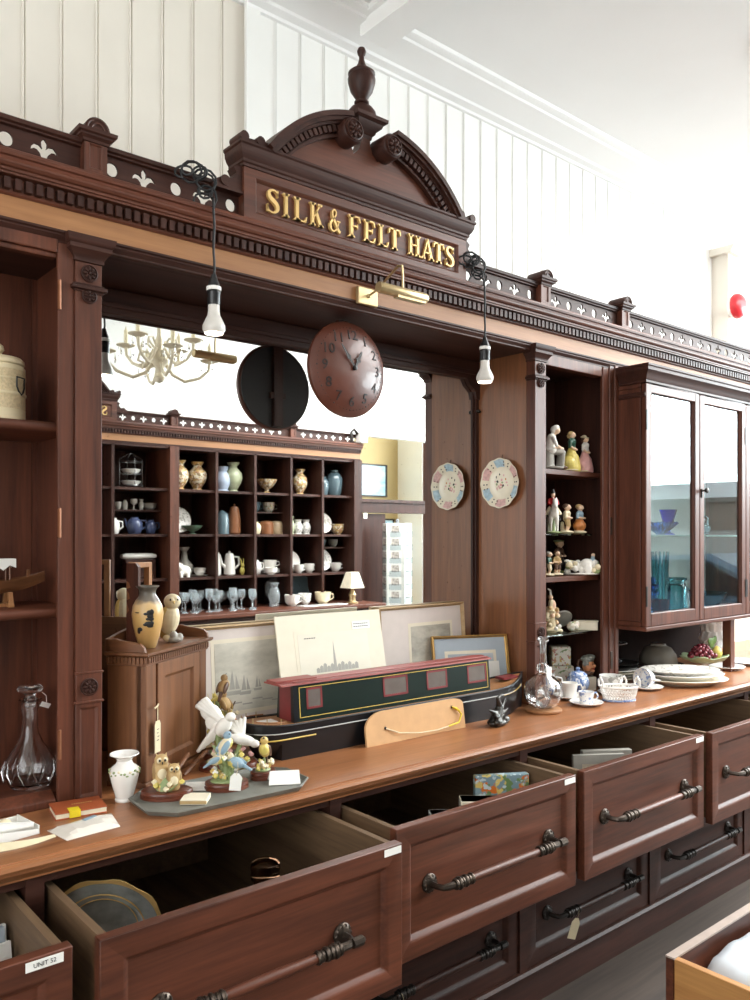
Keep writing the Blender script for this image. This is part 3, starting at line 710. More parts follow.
def pediment(letters, label, name='sign_board', xo=0., simple=False):
    O = (1.555+xo, 1.9, 2.33); t = thing(name, label, 'sign', O)
    X0, X1 = 1.129+xo, 1.977+xo; y = 1.872
    mb = MB(); framed(mb, X0, X1, 2.326, 2.492, y, .036, .009, .05, slope=.008)
    P(mb, 'board', 'mahogany_x', t, O, smooth=False)
    mb = MB()
    loft(mb, X0, X1, y, 1.94, [(0, 2.478), (.003, 2.479), (.004, 2.486), (.008, 2.489), (.008, 2.496), (.014, 2.504), (.018, 2.513), (.019, 2.516), (.020, 2.527), (.024, 2.531), (.024, 2.537), (0, 2.540)])
    P(mb, 'cornice', 'dark_mahogany_x', t, O)
    xc = 1.56+xo; Rr = .445; zc = 2.722-Rr
    aL = math.acos(-.365/Rr); 
    def arc(r, a0, a1, n=20): return [(xc+r*math.cos(a0+(a1-a0)*i/n), zc+r*math.sin(a0+(a1-a0)*i/n)) for i in range(n+1)]
    a_end = math.asin((2.536-zc)/Rr); aGl = PI/2+.19; aGr = PI/2-.19
    # tympanum board under the arch with the opening at the crown
    lo = arc(Rr-.03, PI-a_end+.06, aGl-.02, 16)+[(xc-.05, 2.630), (xc-.03, 2.648), (xc-.02, 2.675), (xc-.02, 2.71), (xc+.014, 2.71), (xc+.014, 2.675), (xc+.024, 2.648), (xc+.045, 2.630)]+arc(Rr-.03, aGr+.02, a_end-.06, 16)
    P(MB().prism(lo+[(lo[-1][0], 2.535), (lo[0][0], 2.535)], 'y', 1.885, 1.92), 'tympanum', 'mahogany_x', t, O, smooth=False)
    for (a0, a1) in ((PI-a_end, aGl), (a_end, aGr)):
        mb = MB()
        for r0, r1, yy in ((Rr-.002, Rr+.012, 1.838), (Rr-.012, Rr-.002, 1.846), (Rr-.020, Rr-.012, 1.856), (Rr-.044, Rr-.020, 1.874), (Rr-.052, Rr-.044, 1.868)):
            mb.prism(arc(r1, a0, a1)+arc(r0, a1, a0), 'y', yy, 1.925)
        n = 17
        for i in range(n):
            a = a0+(a1-a0)*(i+.5)/n; w = .0062
            pts = [(xc+r*math.cos(a+s*w/Rr), zc+r*math.sin(a+s*w/Rr)) for s, r in ((-1, Rr-.040), (1, Rr-.040), (1, Rr-.022), (-1, Rr-.022))]
            mb.prism(pts, 'y', 1.858, 1.88)
        P(mb, 'pediment_arch', 'dark_mahogany_x', t, O, smooth=False)
    for s in (-1, 1):
        a = PI/2-s*.19; cx, cz = xc-.012+(Rr-.045)*math.cos(a), zc+(Rr-.045)*math.sin(a)
        mb = MB().lathe([(0, 0), (.036, 0), (.038, -.006), (.038, -.07), (.034, -.076), (0, -.074)], axis='y', n=24)
        b = rosette(.03, .014); mb.v += [(v[0], v[1]-.073, v[2]) for v in b.v]; o2 = len(mb.v)-len(b.v); mb.f += [tuple(i+o2 for i in f) for f in b.f]; mb.mi += b.mi
        mb.v = [(v[0]+cx, v[1]+1.91, v[2]+cz) for v in mb.v]
        P(mb, 'scroll_rosette', 'dark_mahogany_x', t, O)
    # pedestal and urn
    mb = MB(); xu = xc-.003
    loft(mb, xu-.022, xu+.022, 1.885, 1.925, [(0, 2.690), (.002, 2.70), (.008, 2.705), (.010, 2.712), (.022, 2.722), (.026, 2.732), (.036, 2.738), (.037, 2.748), (.030, 2.752), (.010, 2.754), (0, 2.756)])
    P(mb, 'pedestal', 'dark_mahogany_x', t, O)
    up = [(.046, 2.752), (.046, 2.760), (.042, 2.774), (.033, 2.786), (.020, 2.793), (.016, 2.798), (.022, 2.801), (.022, 2.806), (.015, 2.810), (.022, 2.820), (.034, 2.838), (.041, 2.862), (.042, 2.874), (.039, 2.884), (.041, 2.887), (.041, 2.892), (.033, 2.899), (.020, 2.907), (.012, 2.920), (.008, 2.934), (.008, 2.943), (.012, 2.949), (.014, 2.958), (.010, 2.968), (0, 2.971)]
    P(MB().lathe(up, (xu, 1.905, 0), n=28), 'urn_finial', 'dark_mahogany_z', t, O, angle=50)
    # side scroll brackets and small crestings
    for s, xe in ((-1, X0), (1, X1)):
        pts = [(xe, 2.41), (xe+s*.085, 2.41), (xe+s*.082, 2.425), (xe+s*.06, 2.437), (xe+s*.03, 2.44), (xe+s*.018, 2.458), (xe+s*.026, 2.472), (xe+s*.012, 2.482), (xe, 2.48)]
        mb = MB().prism(pts, 'y', 1.88, 1.915); mb.lathe([(0, -.004), (.014, -.004), (.014, .04), (0, .04)], (xe+s*.052, 1.88, 2.428), axis='y', n=14)
        mb.box(min(xe, xe+s*.09), max(xe, xe+s*.09), 1.875, 1.92, 2.404, 2.412)
        P(mb, 'scroll_bracket', 'dark_mahogany_x', t, O)
        mb = MB(); xx = xe-s*.035
        for q in (0, -.05*s): mb.lathe([(0, -.03), (.013, -.03), (.013, .03), (0, .03)], (xx+q+s*.045, 1.88, 2.548), axis='y', n=12)
        mb.prism([(xx-.04*s, 2.536), (xx+.05*s, 2.536), (xx+.05*s, 2.545), (xx-.04*s, 2.552)], 'y', 1.855, 1.91)
        P(mb, 'cresting', 'dark_mahogany_x', t, O)
    sign(t, O, letters, 2.377, .064, 1.881)
    return t
pediment(LET, 'carved mahogany sign board with gold lettering, broken arch and urn above the mirror')
# ================================================================= goods on and around the counter
CT = .878
for nm, h, r in (('fig_flesh', 'e6c3a4', .3), ('fig_white', 'eeeae2', .2), ('fig_pink', 'd9a3a0', .3), ('fig_green', '35584a', .3), ('fig_yellow', 'd8c56a', .3), ('fig_blue', '8ea8b8', .3), ('fig_orange', 'c98045', .3), ('fig_red', 'b32a2a', .3), ('fig_brown', '5c4030', .4), ('fig_black', '201d1c', .3), ('fig_grey', 'a7a39a', .35), ('fig_sage', '8b9a68', .4), ('fig_tan', 'bf9f6c', .45), ('fig_ochre', 'd2b268', .45), ('fig_cream', 'e4d6b4', .35), ('fig_leaf', '6f8f4e', .4), ('fig_violet', '8a7f9c', .4), ('fig_owlwing', '9a7a4e', .5)):
    plain(nm, h, r, var=.06)
wood('base_wood', '4a2418', '743d2a', 'x', rough=.3)
plain('slate', '77776f', .5, var=.1); plain('terracotta_box', 'a5532f', .45, var=.06); plain('yellow_sticker', 'e8cf22', .6)
plain('twine', 'd9c9a6', .8); plain('yellow_cord', 'dcbf2c', .5)
def one(mb, name, mats, loc, label, cat, rz=0., group=None, **k):
    o = mb.build(name, mats, None, loc=loc, rot=(0, 0, rz), **k); return tag(o, label, cat, group)

# ---- left bookcase
plain('stoneware', 'd9c49c', .45, var=.12, scale=160, bump=.8)
plain('stoneware_plain', 'e2d2ae', .4, var=.05)
t = thing('biscuit_jar', 'cream embossed stoneware lidded jar on the top shelf of the left bookcase', 'jar', (.560, 2.045, 1.766))
mb = MB().lathe([(0, 0), (.066, 0), (.068, .004), (.064, .010, 0), (.064, .030, 0), (.064, .062, 1), (.066, .064, 0), (.066, .068, 0), (.064, .070, 0), (.064, .100, 1), (.065, .102, 0), (.064, .122, 1), (.064, .128, 0), (.060, .134, 0), (0, .134, 0)], n=36)
mb.build('body', ['stoneware_plain', 'stoneware'], t)
mb = MB().lathe([(.060, .135), (.063, .138), (.062, .146), (.056, .152), (.03, .156), (.013, .160), (.013, .166), (.018, .172), (.016, .182), (.008, .188), (0, .190)], n=30); mb.build('lid', 'stoneware_plain', t)
mb = MB()
for a0, a1, z0, z1, rr in ((-1.15, -.55, .066, .104, .0655), ):
    pass
a = -.88
def onjar(da, z, r=.0655): return (r*math.cos(a+da), r*math.sin(a+da), z)
mb.tube([onjar(-.22, .104), onjar(.22, .104), onjar(.22, .082), onjar(.12, .070), onjar(0, .064), onjar(-.12, .070), onjar(-.22, .082)], .0022, 6, closed=True); mb.build('shield_outline', 'fig_black', t)

t = thing('model_galley', 'small wooden model galley with a white awning on the middle shelf', 'model ship', (.50, 2.04, 1.333))
mb = MB(); n = 14; L = .17
ring = []
for i in range(n+1):
    u = -1+2*i/n; w = .028*(1-abs(u)**2.6)+.001; h = .060+.022*abs(u)**2.5; k = .030+.028*abs(u)**3
    ring.append([(u*L, -w, h), (u*L, -w*.85, (h+k)/2), (u*L, -w*.3, k), (u*L, w*.3, k), (u*L, w*.85, (h+k)/2), (u*L, w, h), (u*L, w*.7, h-.006), (u*L, -w*.7, h-.006)])
vs = [p for r in ring for p in r]; fs = []
for i in range(n):
    for j in range(8): fs.append((i*8+j, i*8+(j+1) % 8, i*8+8+(j+1) % 8, i*8+8+j))
fs += [tuple(range(8))[::-1], tuple(n*8+j for j in range(8))]
mb.raw(vs, fs); mb.build('hull', 'walnut_x', t, angle=50)
mb = MB()
for x in (-.09, .085):
    mb.box(x-.006, x+.006, -.03, .03, 0, .008); mb.prism([(-.03, .008), (-.02, .035), (-.012, .035), (-.018, .008)], 'x', x-.005, x+.005); mb.prism([(.03, .008), (.02, .035), (.012, .035), (.018, .008)], 'x', x-.005, x+.005)
mb.box(-.09, .085, -.005, .005, 0, .008); mb.build('cradle', 'oak_x', t)
for x in (-.12, -.05, .02, .085):
    for y in (-.016, .016): MB().tube([(x, y, .06), (x, y, .111)], .002, 6).build('awning_post', 'walnut_z', t)
MB().box(.128, .134, -.004, .004, .066, .086).build('stern_post', 'walnut_z', t)
pts = [(-.13, .112), (.098, .112), (.098, .092)]+[(.098-.0285*(i+1)*.5, .098 if i % 2 == 0 else .086) for i in range(15)]+[(-.13, .092)]
MB().prism(pts, 'y', -.020, -.0185).prism(pts, 'y', .0185, .020).box(-.13, .098, -.02, .02, .112, .1135).build('awning', 'paper_white', t, smooth=False)

t = thing('decanter', 'cut glass decanter with round stopper on the bottom shelf of the left bookcase', 'decanter', (.633, 2.03, .90))
out = [(.036, .0), (.044, .003), (.050, .012), (.058, .032), (.060, .046), (.056, .062), (.044, .084), (.030, .104), (.021, .125), (.0175, .150), (.0175, .178), (.021, .184), (.022, .196), (.019, .206), (.026, .2085)]
inn = [(.022, .210), (.0155, .203), (.0145, .15), (.0165, .127), (.026, .106), (.040, .085), (.052, .062), (.056, .046), (.054, .034), (.046, .016), (.03, .010), (0, .010)]
MB().lathe([(0, .002)]+out+inn, n=36).build('body', 'clear_glass', t)
mb = MB()
for i in range(12):
    a = 2*PI*i/12
    for s in (-1, 1):
        mb.tube([(.060*math.cos(a), .060*math.sin(a), .020), (.0625*math.cos(a+s*.16), .0625*math.sin(a+s*.16), .042), (.056*math.cos(a+s*.30), .056*math.sin(a+s*.30), .066)], [.0008, .0025, .0008], 6)
mb.build('cut_pattern', 'clear_glass', t)
MB().lathe([(0, .190), (.012, .191), (.014, .212), (.012, .219), (.014, .223), (.027, .228), (.030, .234), (.027, .240), (.014, .243), (0, .243)], n=28).build('stopper', 'clear_glass', t)
tag(MB().box(-.013, .013, -.0005, .0005, -.012, 0).tube([(0, 0, 0), (-.006, .006, .014), (-.018, .012, .018)], .0006, 5).build('price_tag', 'paper_white', None, loc=(.664, 2.008, 1.100), rot=(.3, .4, .3)), 'tiny white price tag tied round the decanter neck', 'price tag')

# ---- far left of the counter
t = thing('gift_box', 'open white card box with tan lining at the far left of the counter', 'box', (.515, 1.80, CT), R(8))
mb = MB().box(-.09, .045, -.05, .05, 0, .002); mb.box(-.09, .045, .048, .05, 0, .016).box(.043, .045, -.05, .05, 0, .018)
mb.raw([(-.09, -.05, 0), (.045, -.05, 0), (.045, -.05, .010), (-.09, -.05, .028), (-.09, -.048, 0), (.045, -.048, 0), (.045, -.048, .010), (-.09, -.048, .028)], [(0, 1, 2, 3), (7, 6, 5, 4), (0, 4, 5, 1), (1, 5, 6, 2), (2, 6, 7, 3), (3, 7, 4, 0)])
mb.raw([(-.07, -.02, .018), (.03, -.055, .02), (.04, -.035, .021), (-.05, .01, .03), (-.07, -.02, .020), (.03, -.055, .022), (.04, -.035, .023), (-.05, .01, .032)], [(0, 1, 2, 3), (7, 6, 5, 4), (0, 4, 5, 1), (1, 5, 6, 2), (2, 6, 7, 3), (3, 7, 4, 0)])
mb.build('tray', 'paper_white', t, smooth=False)
MB().ball((-.03, .018, .014), (.03, .018, .013)).ball((.005, .028, .012), (.016, .012, .010)).build('lining', 'fig_cream', t)
mb = MB(); pts = [(-.09+.14*i/10, -.014*math.sin(PI*i/10)-.01*(i/10), 0) for i in range(11)]
vs = [(p[0], p[1]+.010*(1-.5*i/10), .003+.012*(1-i/10)) for i, p in enumerate(pts)]+[(p[0], p[1]-.010*(1-.5*i/10), .001) for i, p in enumerate(pts)]
vs += [(v[0], v[1], v[2]+.0012) for v in vs]
fs = []
for i in range(10): fs += [(i, i+1, 12+i, 11+i), (22+i, 33+i, 34+i, 23+i), (i, 22+i, 23+i, i+1), (11+i, 12+i, 34+i, 33+i)]
fs += [(0, 11, 33, 22), (10, 32, 43, 21)]
mb.raw(vs, fs); one(mb, 'paper_strip', 'fig_cream', (.535, 1.725, CT), 'curled cream paper strip lying in front of the open white box', 'paper', R(4))
t = thing('flat_case', 'flat terracotta red case with a yellow sticker lying near the decanter', 'case', (.678, 1.842, CT), R(-9))
MB().box(-.055, .055, -.042, .042, .0, .003).box(-.055, .055, -.042, .042, .013, .016).build('cover', 'terracotta_box', t, smooth=False, bevel=.001)
MB().box(-.053, .054, -.040, .040, .003, .013).build('pages', 'paper_cream', t, smooth=False)
MB().box(-.026, -.002, -.0435, -.015, .0161, .0166).box(-.026, -.002, -.0435, -.0425, .002, .0161).build('sticker', 'yellow_sticker', t, smooth=False)
mb = MB()
for i in range(9): mb.box(-.012+.005*i, -.0085+.005*i, .006, .010, .016, .0163)
mb.build('gilt_title', 'gold_leaf', t, smooth=False)
plain('film', 'e8e0d4', .15, var=.03)
t = thing('wrapped_packet', 'cream card in a crumpled clear wrapper lying on the counter edge', 'packet', (.652, 1.735, CT), R(0))
q = [(-.068, .028), (-.056, -.056), (.060, -.048), (.078, .044)]
mb = MB(); n = 8; vs = []; fs = []
for j in range(n+1):
    for i in range(n+1):
        u, v = i/n, j/n
        a = Vector(q[1]).lerp(Vector(q[2]), u); b = Vector(q[0]).lerp(Vector(q[3]), u); p = a.lerp(b, v)
        e = min(u, v, 1-u, 1-v); vs.append((p.x, p.y, .001+.010*min(1, e*5)+random.uniform(-.001, .0014)*(e > 0)))
for j in range(n):
    for i in range(n): a = j*(n+1)+i; fs.append((a, a+1, a+n+2, a+n+1))
k = len(vs); vs += [(v[0], v[1], 0) for v in vs]; fs += [tuple(i+k for i in f[::-1]) for f in fs]
bd = [i for i in range(n+1)]+[(i+1)*(n+1)-1 for i in range(1, n+1)]+[n*(n+1)+i for i in range(n-1, -1, -1)]+[i*(n+1) for i in range(n-1, 0, -1)]
fs += [(bd[i], bd[(i+1) % len(bd)], bd[(i+1) % len(bd)]+k, bd[i]+k) for i in range(len(bd))]
mb.raw(vs, fs); mb.build('wrapper', 'film', t, angle=12)
MB().raw([(.0, .012, .0125), (.03, .022, .0128), (.033, .013, .0128), (.004, .002, .0125), (.0, .012, .0135), (.03, .022, .0138), (.033, .013, .0138), (.004, .002, .0135)], [(0, 1, 2, 3), (7, 6, 5, 4), (0, 4, 5, 1), (1, 5, 6, 2), (2, 6, 7, 3), (3, 7, 4, 0)]).build('blue_slip', 'fig_blue', t, smooth=False)

# ---- white vase
t = thing('baluster_vase', 'small white baluster vase with raised flowers beside the slate tray', 'vase', (.791, 1.850, CT))
MB().lathe([(0, 0), (.021, 0), (.022, .004), (.020, .008), (.024, .022), (.030, .045), (.034, .062), (.034, .070), (.029, .080), (.020, .087), (.017, .094), (.020, .101), (.030, .107), (.034, .109), (.033, .111), (.027, .107), (.016, .100), (.013, .092), (.013, .08), (0, .08)], n=36).build('body', 'white_china', t)
mb = MB()
for i in range(16):
    a = 2*PI*i/16; z = .072+.003*math.sin(i*2.1); r = .0335
    mb.ball((r*math.cos(a), r*math.sin(a), z), (.0035, .0035, .003), m=i % 2, n=8)
    mb.ball((r*math.cos(a+.18), r*math.sin(a+.18), z-.005), (.004, .002, .0022), m=1, n=8)
mb.build('flower_garland', ['fig_cream', 'fig_sage'], t)

# ---- octagonal slate tray with bird figurines
t = thing('octagonal_tray', 'grey octagonal tray carrying the bird figurines near the counter edge', 'tray', (.996, 1.752, CT), R(-3.5))
oc = lambda a, b, c: [(-a+c, -b), (a-c, -b), (a, -b+c), (a, b-c), (a-c, b), (-a+c, b), (-a, b-c), (-a, -b+c)]
def loop_loft(mb, loops):
    n = len(loops[0][0]); vs = [(p[0], p[1], z) for lp, z in loops for p in lp]; fs = [tuple(range(n))[::-1], tuple(len(vs)-n+i for i in range(n))]
    for j in range(len(loops)-1):
        for i in range(n): fs.append((j*n+i, j*n+(i+1) % n, j*n+n+(i+1) % n, j*n+n+i))
    return mb.raw(vs, fs)
loop_loft(MB(), [(oc(.205, .100, .05), 0), (oc(.213, .108, .053), .012), (oc(.209, .104, .052), .013), (oc(.201, .096, .05), .005)]).build('tray_body', 'slate', t, smooth=False)
TZ = CT+.0055
def oval_base(t, a, b, h=.016):
    def el(k): return [(a*k*math.cos(2*PI*i/36), b*k*math.sin(2*PI*i/36)) for i in range(36)]
    o = loop_loft(MB(), [(el(1), 0), (el(1.0), h*.35), (el(.95), h*.42), (el(.95), h*.6), (el(.98), h*.66), (el(.96), h*.9), (el(.90), h)]).build('wooden_base', 'base_wood', t, angle=30)
    return h
def blossoms(rng, n, cx, cy, a, b, z0, z1, ms, r=.005):
    ps = []
    for i in range(n):
        an = rng.uniform(0, 2*PI); q = rng.uniform(.3, 1)
        x, y = cx+a*q*math.cos(an), cy+b*q*math.sin(an); z = rng.uniform(z0, z1); m = rng.choice(ms)
        for k in range(4):
            w = 2*PI*k/4; ps.append(E((x+r*.8*math.cos(w), y+r*.5*math.sin(w), z+r*.6*math.sin(w)), r*.75, m))
        ps.append(K((x, y, z), (cx+(x-cx)*.5, cy+(y-cy)*.5, max(0, z-.018)), .0014, .002, 0))
    return ps
def leaves(rng, n, cx, cy, a, z0, z1, m):
    ps = []
    for i in range(n):
        an = rng.uniform(0, 2*PI); l = rng.uniform(.5, 1)
        ps.append(K((cx+a*.3*math.cos(an), cy+a*.3*math.sin(an), z0), (cx+a*l*math.cos(an), cy+a*l*math.sin(an), z0+(z1-z0)*rng.uniform(.4, 1)), .0028, .0010, m))
    return ps
rg = random.Random(3)
# owls
t = thing('owl_figurine', 'pair of tawny owls on an oval wooden base at the left of the tray', 'figurine', (.872, 1.795, TZ), R(-35))
h = oval_base(t, .062, .042, .018)
ps = [K((0, .002, h), (0, .0, h+.012), .026, .018, 2)]
def owl(x, y, z, s, face, m0=0):
    c, sn = math.cos(face), math.sin(face)
    def q(a, b, d): return (x+(a*c-b*sn)*s, y+(a*sn+b*c)*s, z+d*s)
    r = [K(q(0, 0, .012), q(0, .002, .044), .016*s, .0175*s, m0), E(q(0, -.002, .060), (.0165*s, .0155*s, .0145*s), m0)]
    for e in (-1, 1):
        r += [E(q(e*.0065, -.014, .062), (.0068*s, .003*s, .0068*s), 1, (0, 0, face)), E(q(e*.0062, -.0175, .0625), .0026*s, 3)]
        r += [E(q(e*.0155, .003, .032), (.0055*s, .011*s, .022*s), 4, (0, 0, face)), K(q(e*.009, -.003, .069), q(e*.012, -.002, .0765), .0035*s, .001*s, m0)]
    r += [K(q(0, -.0165, .058), q(0, -.018, .053), .002*s, .001*s, 3), E(q(0, -.008, .030), (.0115*s, .0105*s, .018*s), 1, (0, 0, face)), K(q(0, .010, .02), q(0, .018, -.006), .009*s, .005*s, 4)]
    return r
ps += owl(-.014, .004, h+.008, 1.0, .35)+owl(.018, -.006, h-.002, .86, .15)
ps += blossoms(rg, 9, .004, -.014, .04, .018, h+.006, h+.022, [5, 5, 1], .0045)+leaves(rg, 8, 0, -.012, .04, h, h+.02, 2)
sculpt('owl_pair', ps, ['fig_tan', 'fig_cream', 'fig_sage', 'fig_black', 'fig_owlwing', 'fig_yellow'], .0013, t, 1)
# cream card box
t = thing('match_box', 'small cream card box lying in front of the owl figurine', 'box', (.908, 1.721, TZ), R(-40))
MB().box(-.030, .030, -.028, .028, 0, .011).build('sleeve', 'paper_cream', t, smooth=False, bevel=.001)
MB().box(-.0305, .0305, -.025, -.0285, .002, .009).build('striking_edge', 'fig_tan', t, smooth=False)
# blue tits among yellow flowers
def bird(x, y, z, s, yaw, pitch, body, breast, wing, head, beak):
    M3 = Euler((0, pitch, yaw)).to_matrix()
    def q(a, b, d): v = M3 @ Vector((a*s, b*s, d*s)); return (x+v.x, y+v.y, z+v.z)
    rot = (0, pitch, yaw)
    return [E(q(0, 0, 0), (.022*s, .0135*s, .0135*s), body, rot), E(q(.006, 0, -.004), (.016*s, .012*s, .0115*s), breast, rot), E(q(.022, 0, .010), (.0105*s, .0098*s, .0098*s), head, rot),
            K(q(.030, 0, .009), q(.038, 0, .007), .003*s, .0008*s, beak), K(q(-.016, 0, .001), q(-.044, 0, -.002), .006*s, .0035*s, wing),
            E(q(-.006, .012, .003), (.019*s, .0035*s, .0085*s), wing, rot), E(q(-.006, -.012, .003), (.019*s, .0035*s, .0085*s), wing, rot), E(q(.026, .0085, .012), .0018*s, beak), E(q(.026, -.0085, .012), .0018*s, beak)]
t = thing('blue_tit_figurine', 'blue tits among yellow flowers on a wooden base at the middle of the tray', 'figurine', (1.015, 1.765, TZ), R(-25))
h = oval_base(t, .054, .042, .018)
ps = [K((0, 0, h), (-.004, 0, h+.075), .012, .005, 0), K((0, 0, h+.02), (.030, -.004, h+.045), .006, .003, 0), K((-.004, 0, h+.05), (-.03, 0, h+.085), .005, .003, 0), E((0, 0, h), (.04, .03, .01), 0)]
ps += bird(-.004, -.008, h+.088, 1.0, .4, -.9, 1, 2, 3, 3, 4)+bird(.022, -.014, h+.045, .95, 2.6, -.3, 3, 2, 3, 1, 4)+bird(-.024, -.012, h+.055, .85, -.3, -.5, 1, 2, 3, 1, 4)
ps += blossoms(rg, 22, 0, -.008, .044, .026, h+.006, h+.06, [2, 5, 5, 1, 6], .0048)+leaves(rg, 14, 0, -.006, .046, h, h+.05, 0)+leaves(rg, 6, 0, -.004, .04, h+.04, h+.09, 0)
sculpt('blue_tits', ps, ['fig_sage', 'fig_cream', 'fig_yellow', 'fig_blue', 'fig_black', 'fig_ochre', 'fig_white'], .0014, t, 1)
# goldfinch
t = thing('finch_figurine', 'small yellow brown finch on a round wooden base at the right of the tray', 'figurine', (1.128, 1.778, TZ), R(10))
h = oval_base(t, .036, .030, .020)
ps = [E((0, 0, h), (.022, .018, .007), 2), K((.006, 0, h), (.004, 0, h+.026), .006, .004, 2)]+bird(.004, -.002, h+.050, 1.05, -2.5, -.95, 0, 1, 3, 0, 4)
ps += blossoms(rg, 10, 0, -.004, .026, .018, h+.006, h+.026, [5, 1], .0045)+[K((-.004, 0, h+.01), (-.030, .008, h+.042), .002, .0015, 3), E((-.032, .008, h+.044), (.009, .004, .005), 6), E((-.038, .006, h+.05), (.006, .004, .004), 6)]
sculpt('finch', ps, ['fig_ochre', 'fig_yellow', 'fig_sage', 'fig_brown', 'fig_black', 'fig_cream', 'fig_pink'], .0012, t, 1)
# doves, behind the tray
t = thing('dove_figurine', 'pair of white doves with spread wings on a dark wooden base behind the tray', 'figurine', (1.112, 1.925, CT), R(-30)); t.scale = (1, 1, .86)
h = oval_base(t, .078, .045, .022)
ps = [E((0, 0, h), (.06, .034, .010), 2), K((-.02, 0, h), (-.028, 0, h+.10), .012, .006, 2), K((.02, 0, h), (.03, -.006, h+.05), .010, .006, 2)]
# upper dove, wings up
ps += [E((-.012, -.010, h+.112), (.020, .017, .032), 0, (0, .5, 0)), E((.006, -.016, h+.142), .014, 0), K((.016, -.018, h+.138), (.023, -.019, h+.132), .0035, .001, 3)]
for k in range(8):
    f = k/7; ps.append(K((-.018, .004, h+.128), (-.080+.05*f, .014, h+.195-.012*f*f-.06*abs(f-.4)), .012, .008, 0))
ps += [E((-.045, .008, h+.150), (.034, .007, .026), 0, (0, .9, 0)), E((-.035, .006, h+.125), (.026, .007, .030), 0, (0, .3, 0))]
for k in range(5): ps.append(K((-.03, 0, h+.11), (-.078+.012*k, .004, h+.035+.010*k), .010, .006, 0))
# lower dove flying to the right
ps += [E((.040, -.012, h+.068), (.036, .017, .017), 0, (0, .35, 0)), E((.070, -.018, h+.056), .0125, 0), K((.080, -.02, h+.052), (.087, -.02, h+.047), .003, .001, 3)]
for k in range(5): ps.append(K((.036, -.004, h+.078), (-.004+.012*k, .016, h+.112+.004*k), .009, .005, 0))
for k in range(4): ps.append(K((.012, -.008, h+.080), (-.022, -.012+.006*k, h+.088-.004*k), .007, .004, 0))
ps += blossoms(rg, 14, 0, -.012, .055, .022, h+.006, h+.05, [1, 4, 5], .0055)+leaves(rg, 12, 0, -.006, .055, h, h+.045, 2)
sculpt('doves', ps, ['fig_white', 'fig_cream', 'fig_sage', 'fig_orange', 'fig_pink', 'fig_yellow'], .0016, t, 1)
MB().box(.02, .055, -.0465, -.0445, .006, .016).build('plaque', 'brass', t, smooth=False)
# tall bird on a flowering branch
t = thing('branch_bird_figurine', 'tall brown bird on a yellow flowering branch on a wooden base, behind the doves', 'figurine', (1.152, 2.034, CT), R(-20)); t.scale = (1, 1, .92)
h = oval_base(t, .05, .036, .018)
ps = [E((0, 0, h), (.034, .026, .010), 0), K((0, 0, h), (-.006, 0, h+.10), .009, .006, 2), K((-.006, 0, h+.1), (.004, 0, h+.19), .006, .004, 2), K((-.004, 0, h+.08), (-.045, 0, h+.17), .004, .002, 2), K((0, 0, h+.06), (.04, 0, h+.15), .004, .002, 2)]
ps += bird(.006, -.006, h+.20, 1.05, .8, -1.0, 3, 4, 2, 3, 6)+bird(.008, -.012, h+.150, 1.1, 2.2, -.9, 4, 4, 3, 3, 6)
for i in range(60):
    z = rg.uniform(.02, .17); q = rg.uniform(.2, 1)*.045*(1-z/.26); w = rg.uniform(0, 2*PI); ps.append(E((q*math.cos(w)-.1*z*.6, q*math.sin(w), h+z), (.006, .006, .009), rg.choice([0, 5, 5, 1]), (rg.uniform(-1, 1), rg.uniform(-1, 1), 0)))
ps += leaves(rg, 26, 0, -.004, .05, h+.03, h+.15, 5)+leaves(rg, 10, -.02, 0, .04, h+.10, h+.19, 5)+blossoms(rg, 12, 0, -.006, .045, .02, h+.02, h+.13, [5, 1], .005)
sculpt('branch_and_bird', ps, ['fig_sage', 'fig_cream', 'fig_brown', 'fig_owlwing', 'fig_tan', 'fig_yellow', 'fig_black'], .0016, t, 1)
# tags and rods around the tray
def swing_tag(loc, rot, w, h, label, mt='paper_white', writing=False):
    t = thing('price_tag', label, 'price tag', loc); t.rotation_euler = rot
    MB().prism([(-w/2, -h), (w/2, -h), (w/2, -h*.22), (w*.22, 0), (-w*.22, 0), (-w/2, -h*.22)], 'y', -.0005, .0005).build('card', mt, t, smooth=False)
    MB().tube([(0, -.001, -h*.12), (.002, .0, .012), (0, .003, .026)], .0006, 5).build('string', 'twine', t)
    return t
swing_tag((1.012, 1.712, TZ+.047), (-.2, .12, -.5), .028, .040, 'white swing tag hanging in front of the blue tit figurine')
t = thing('folded_price_card', 'folded white price card propped against the finch figurine', 'price card', (1.144, 1.703, TZ), R(-24)); t.rotation_euler = (0, 0, R(-24))
MB().raw([(-.042, -.016, .002), (.036, -.020, 0), (.040, .018, .024), (-.034, .020, .026), (-.042, -.016, .003), (.036, -.020, .001), (.040, .018, .025), (-.034, .020, .027)], [(3, 2, 1, 0), (4, 5, 6, 7), (0, 1, 5, 4), (1, 2, 6, 5), (2, 3, 7, 6), (3, 0, 4, 7)]).build('front_leaf', 'paper_white', t, smooth=False)
MB().raw([(.040, .018, .024), (-.034, .020, .026), (-.038, .034, 0), (.034, .034, 0), (.040, .018, .025), (-.034, .020, .027), (-.038, .035, 0), (.034, .035, 0)], [(3, 2, 1, 0), (4, 5, 6, 7), (0, 1, 5, 4), (1, 2, 6, 5), (2, 3, 7, 6), (3, 0, 4, 7)]).build('back_leaf', 'paper_white', t, smooth=False)
t = thing('paper_label', 'blank white paper slip lying on the tray between the owls and tits', 'paper', (.955, 1.80, TZ), R(-35)); t.rotation_euler = (0, 0, R(-35))
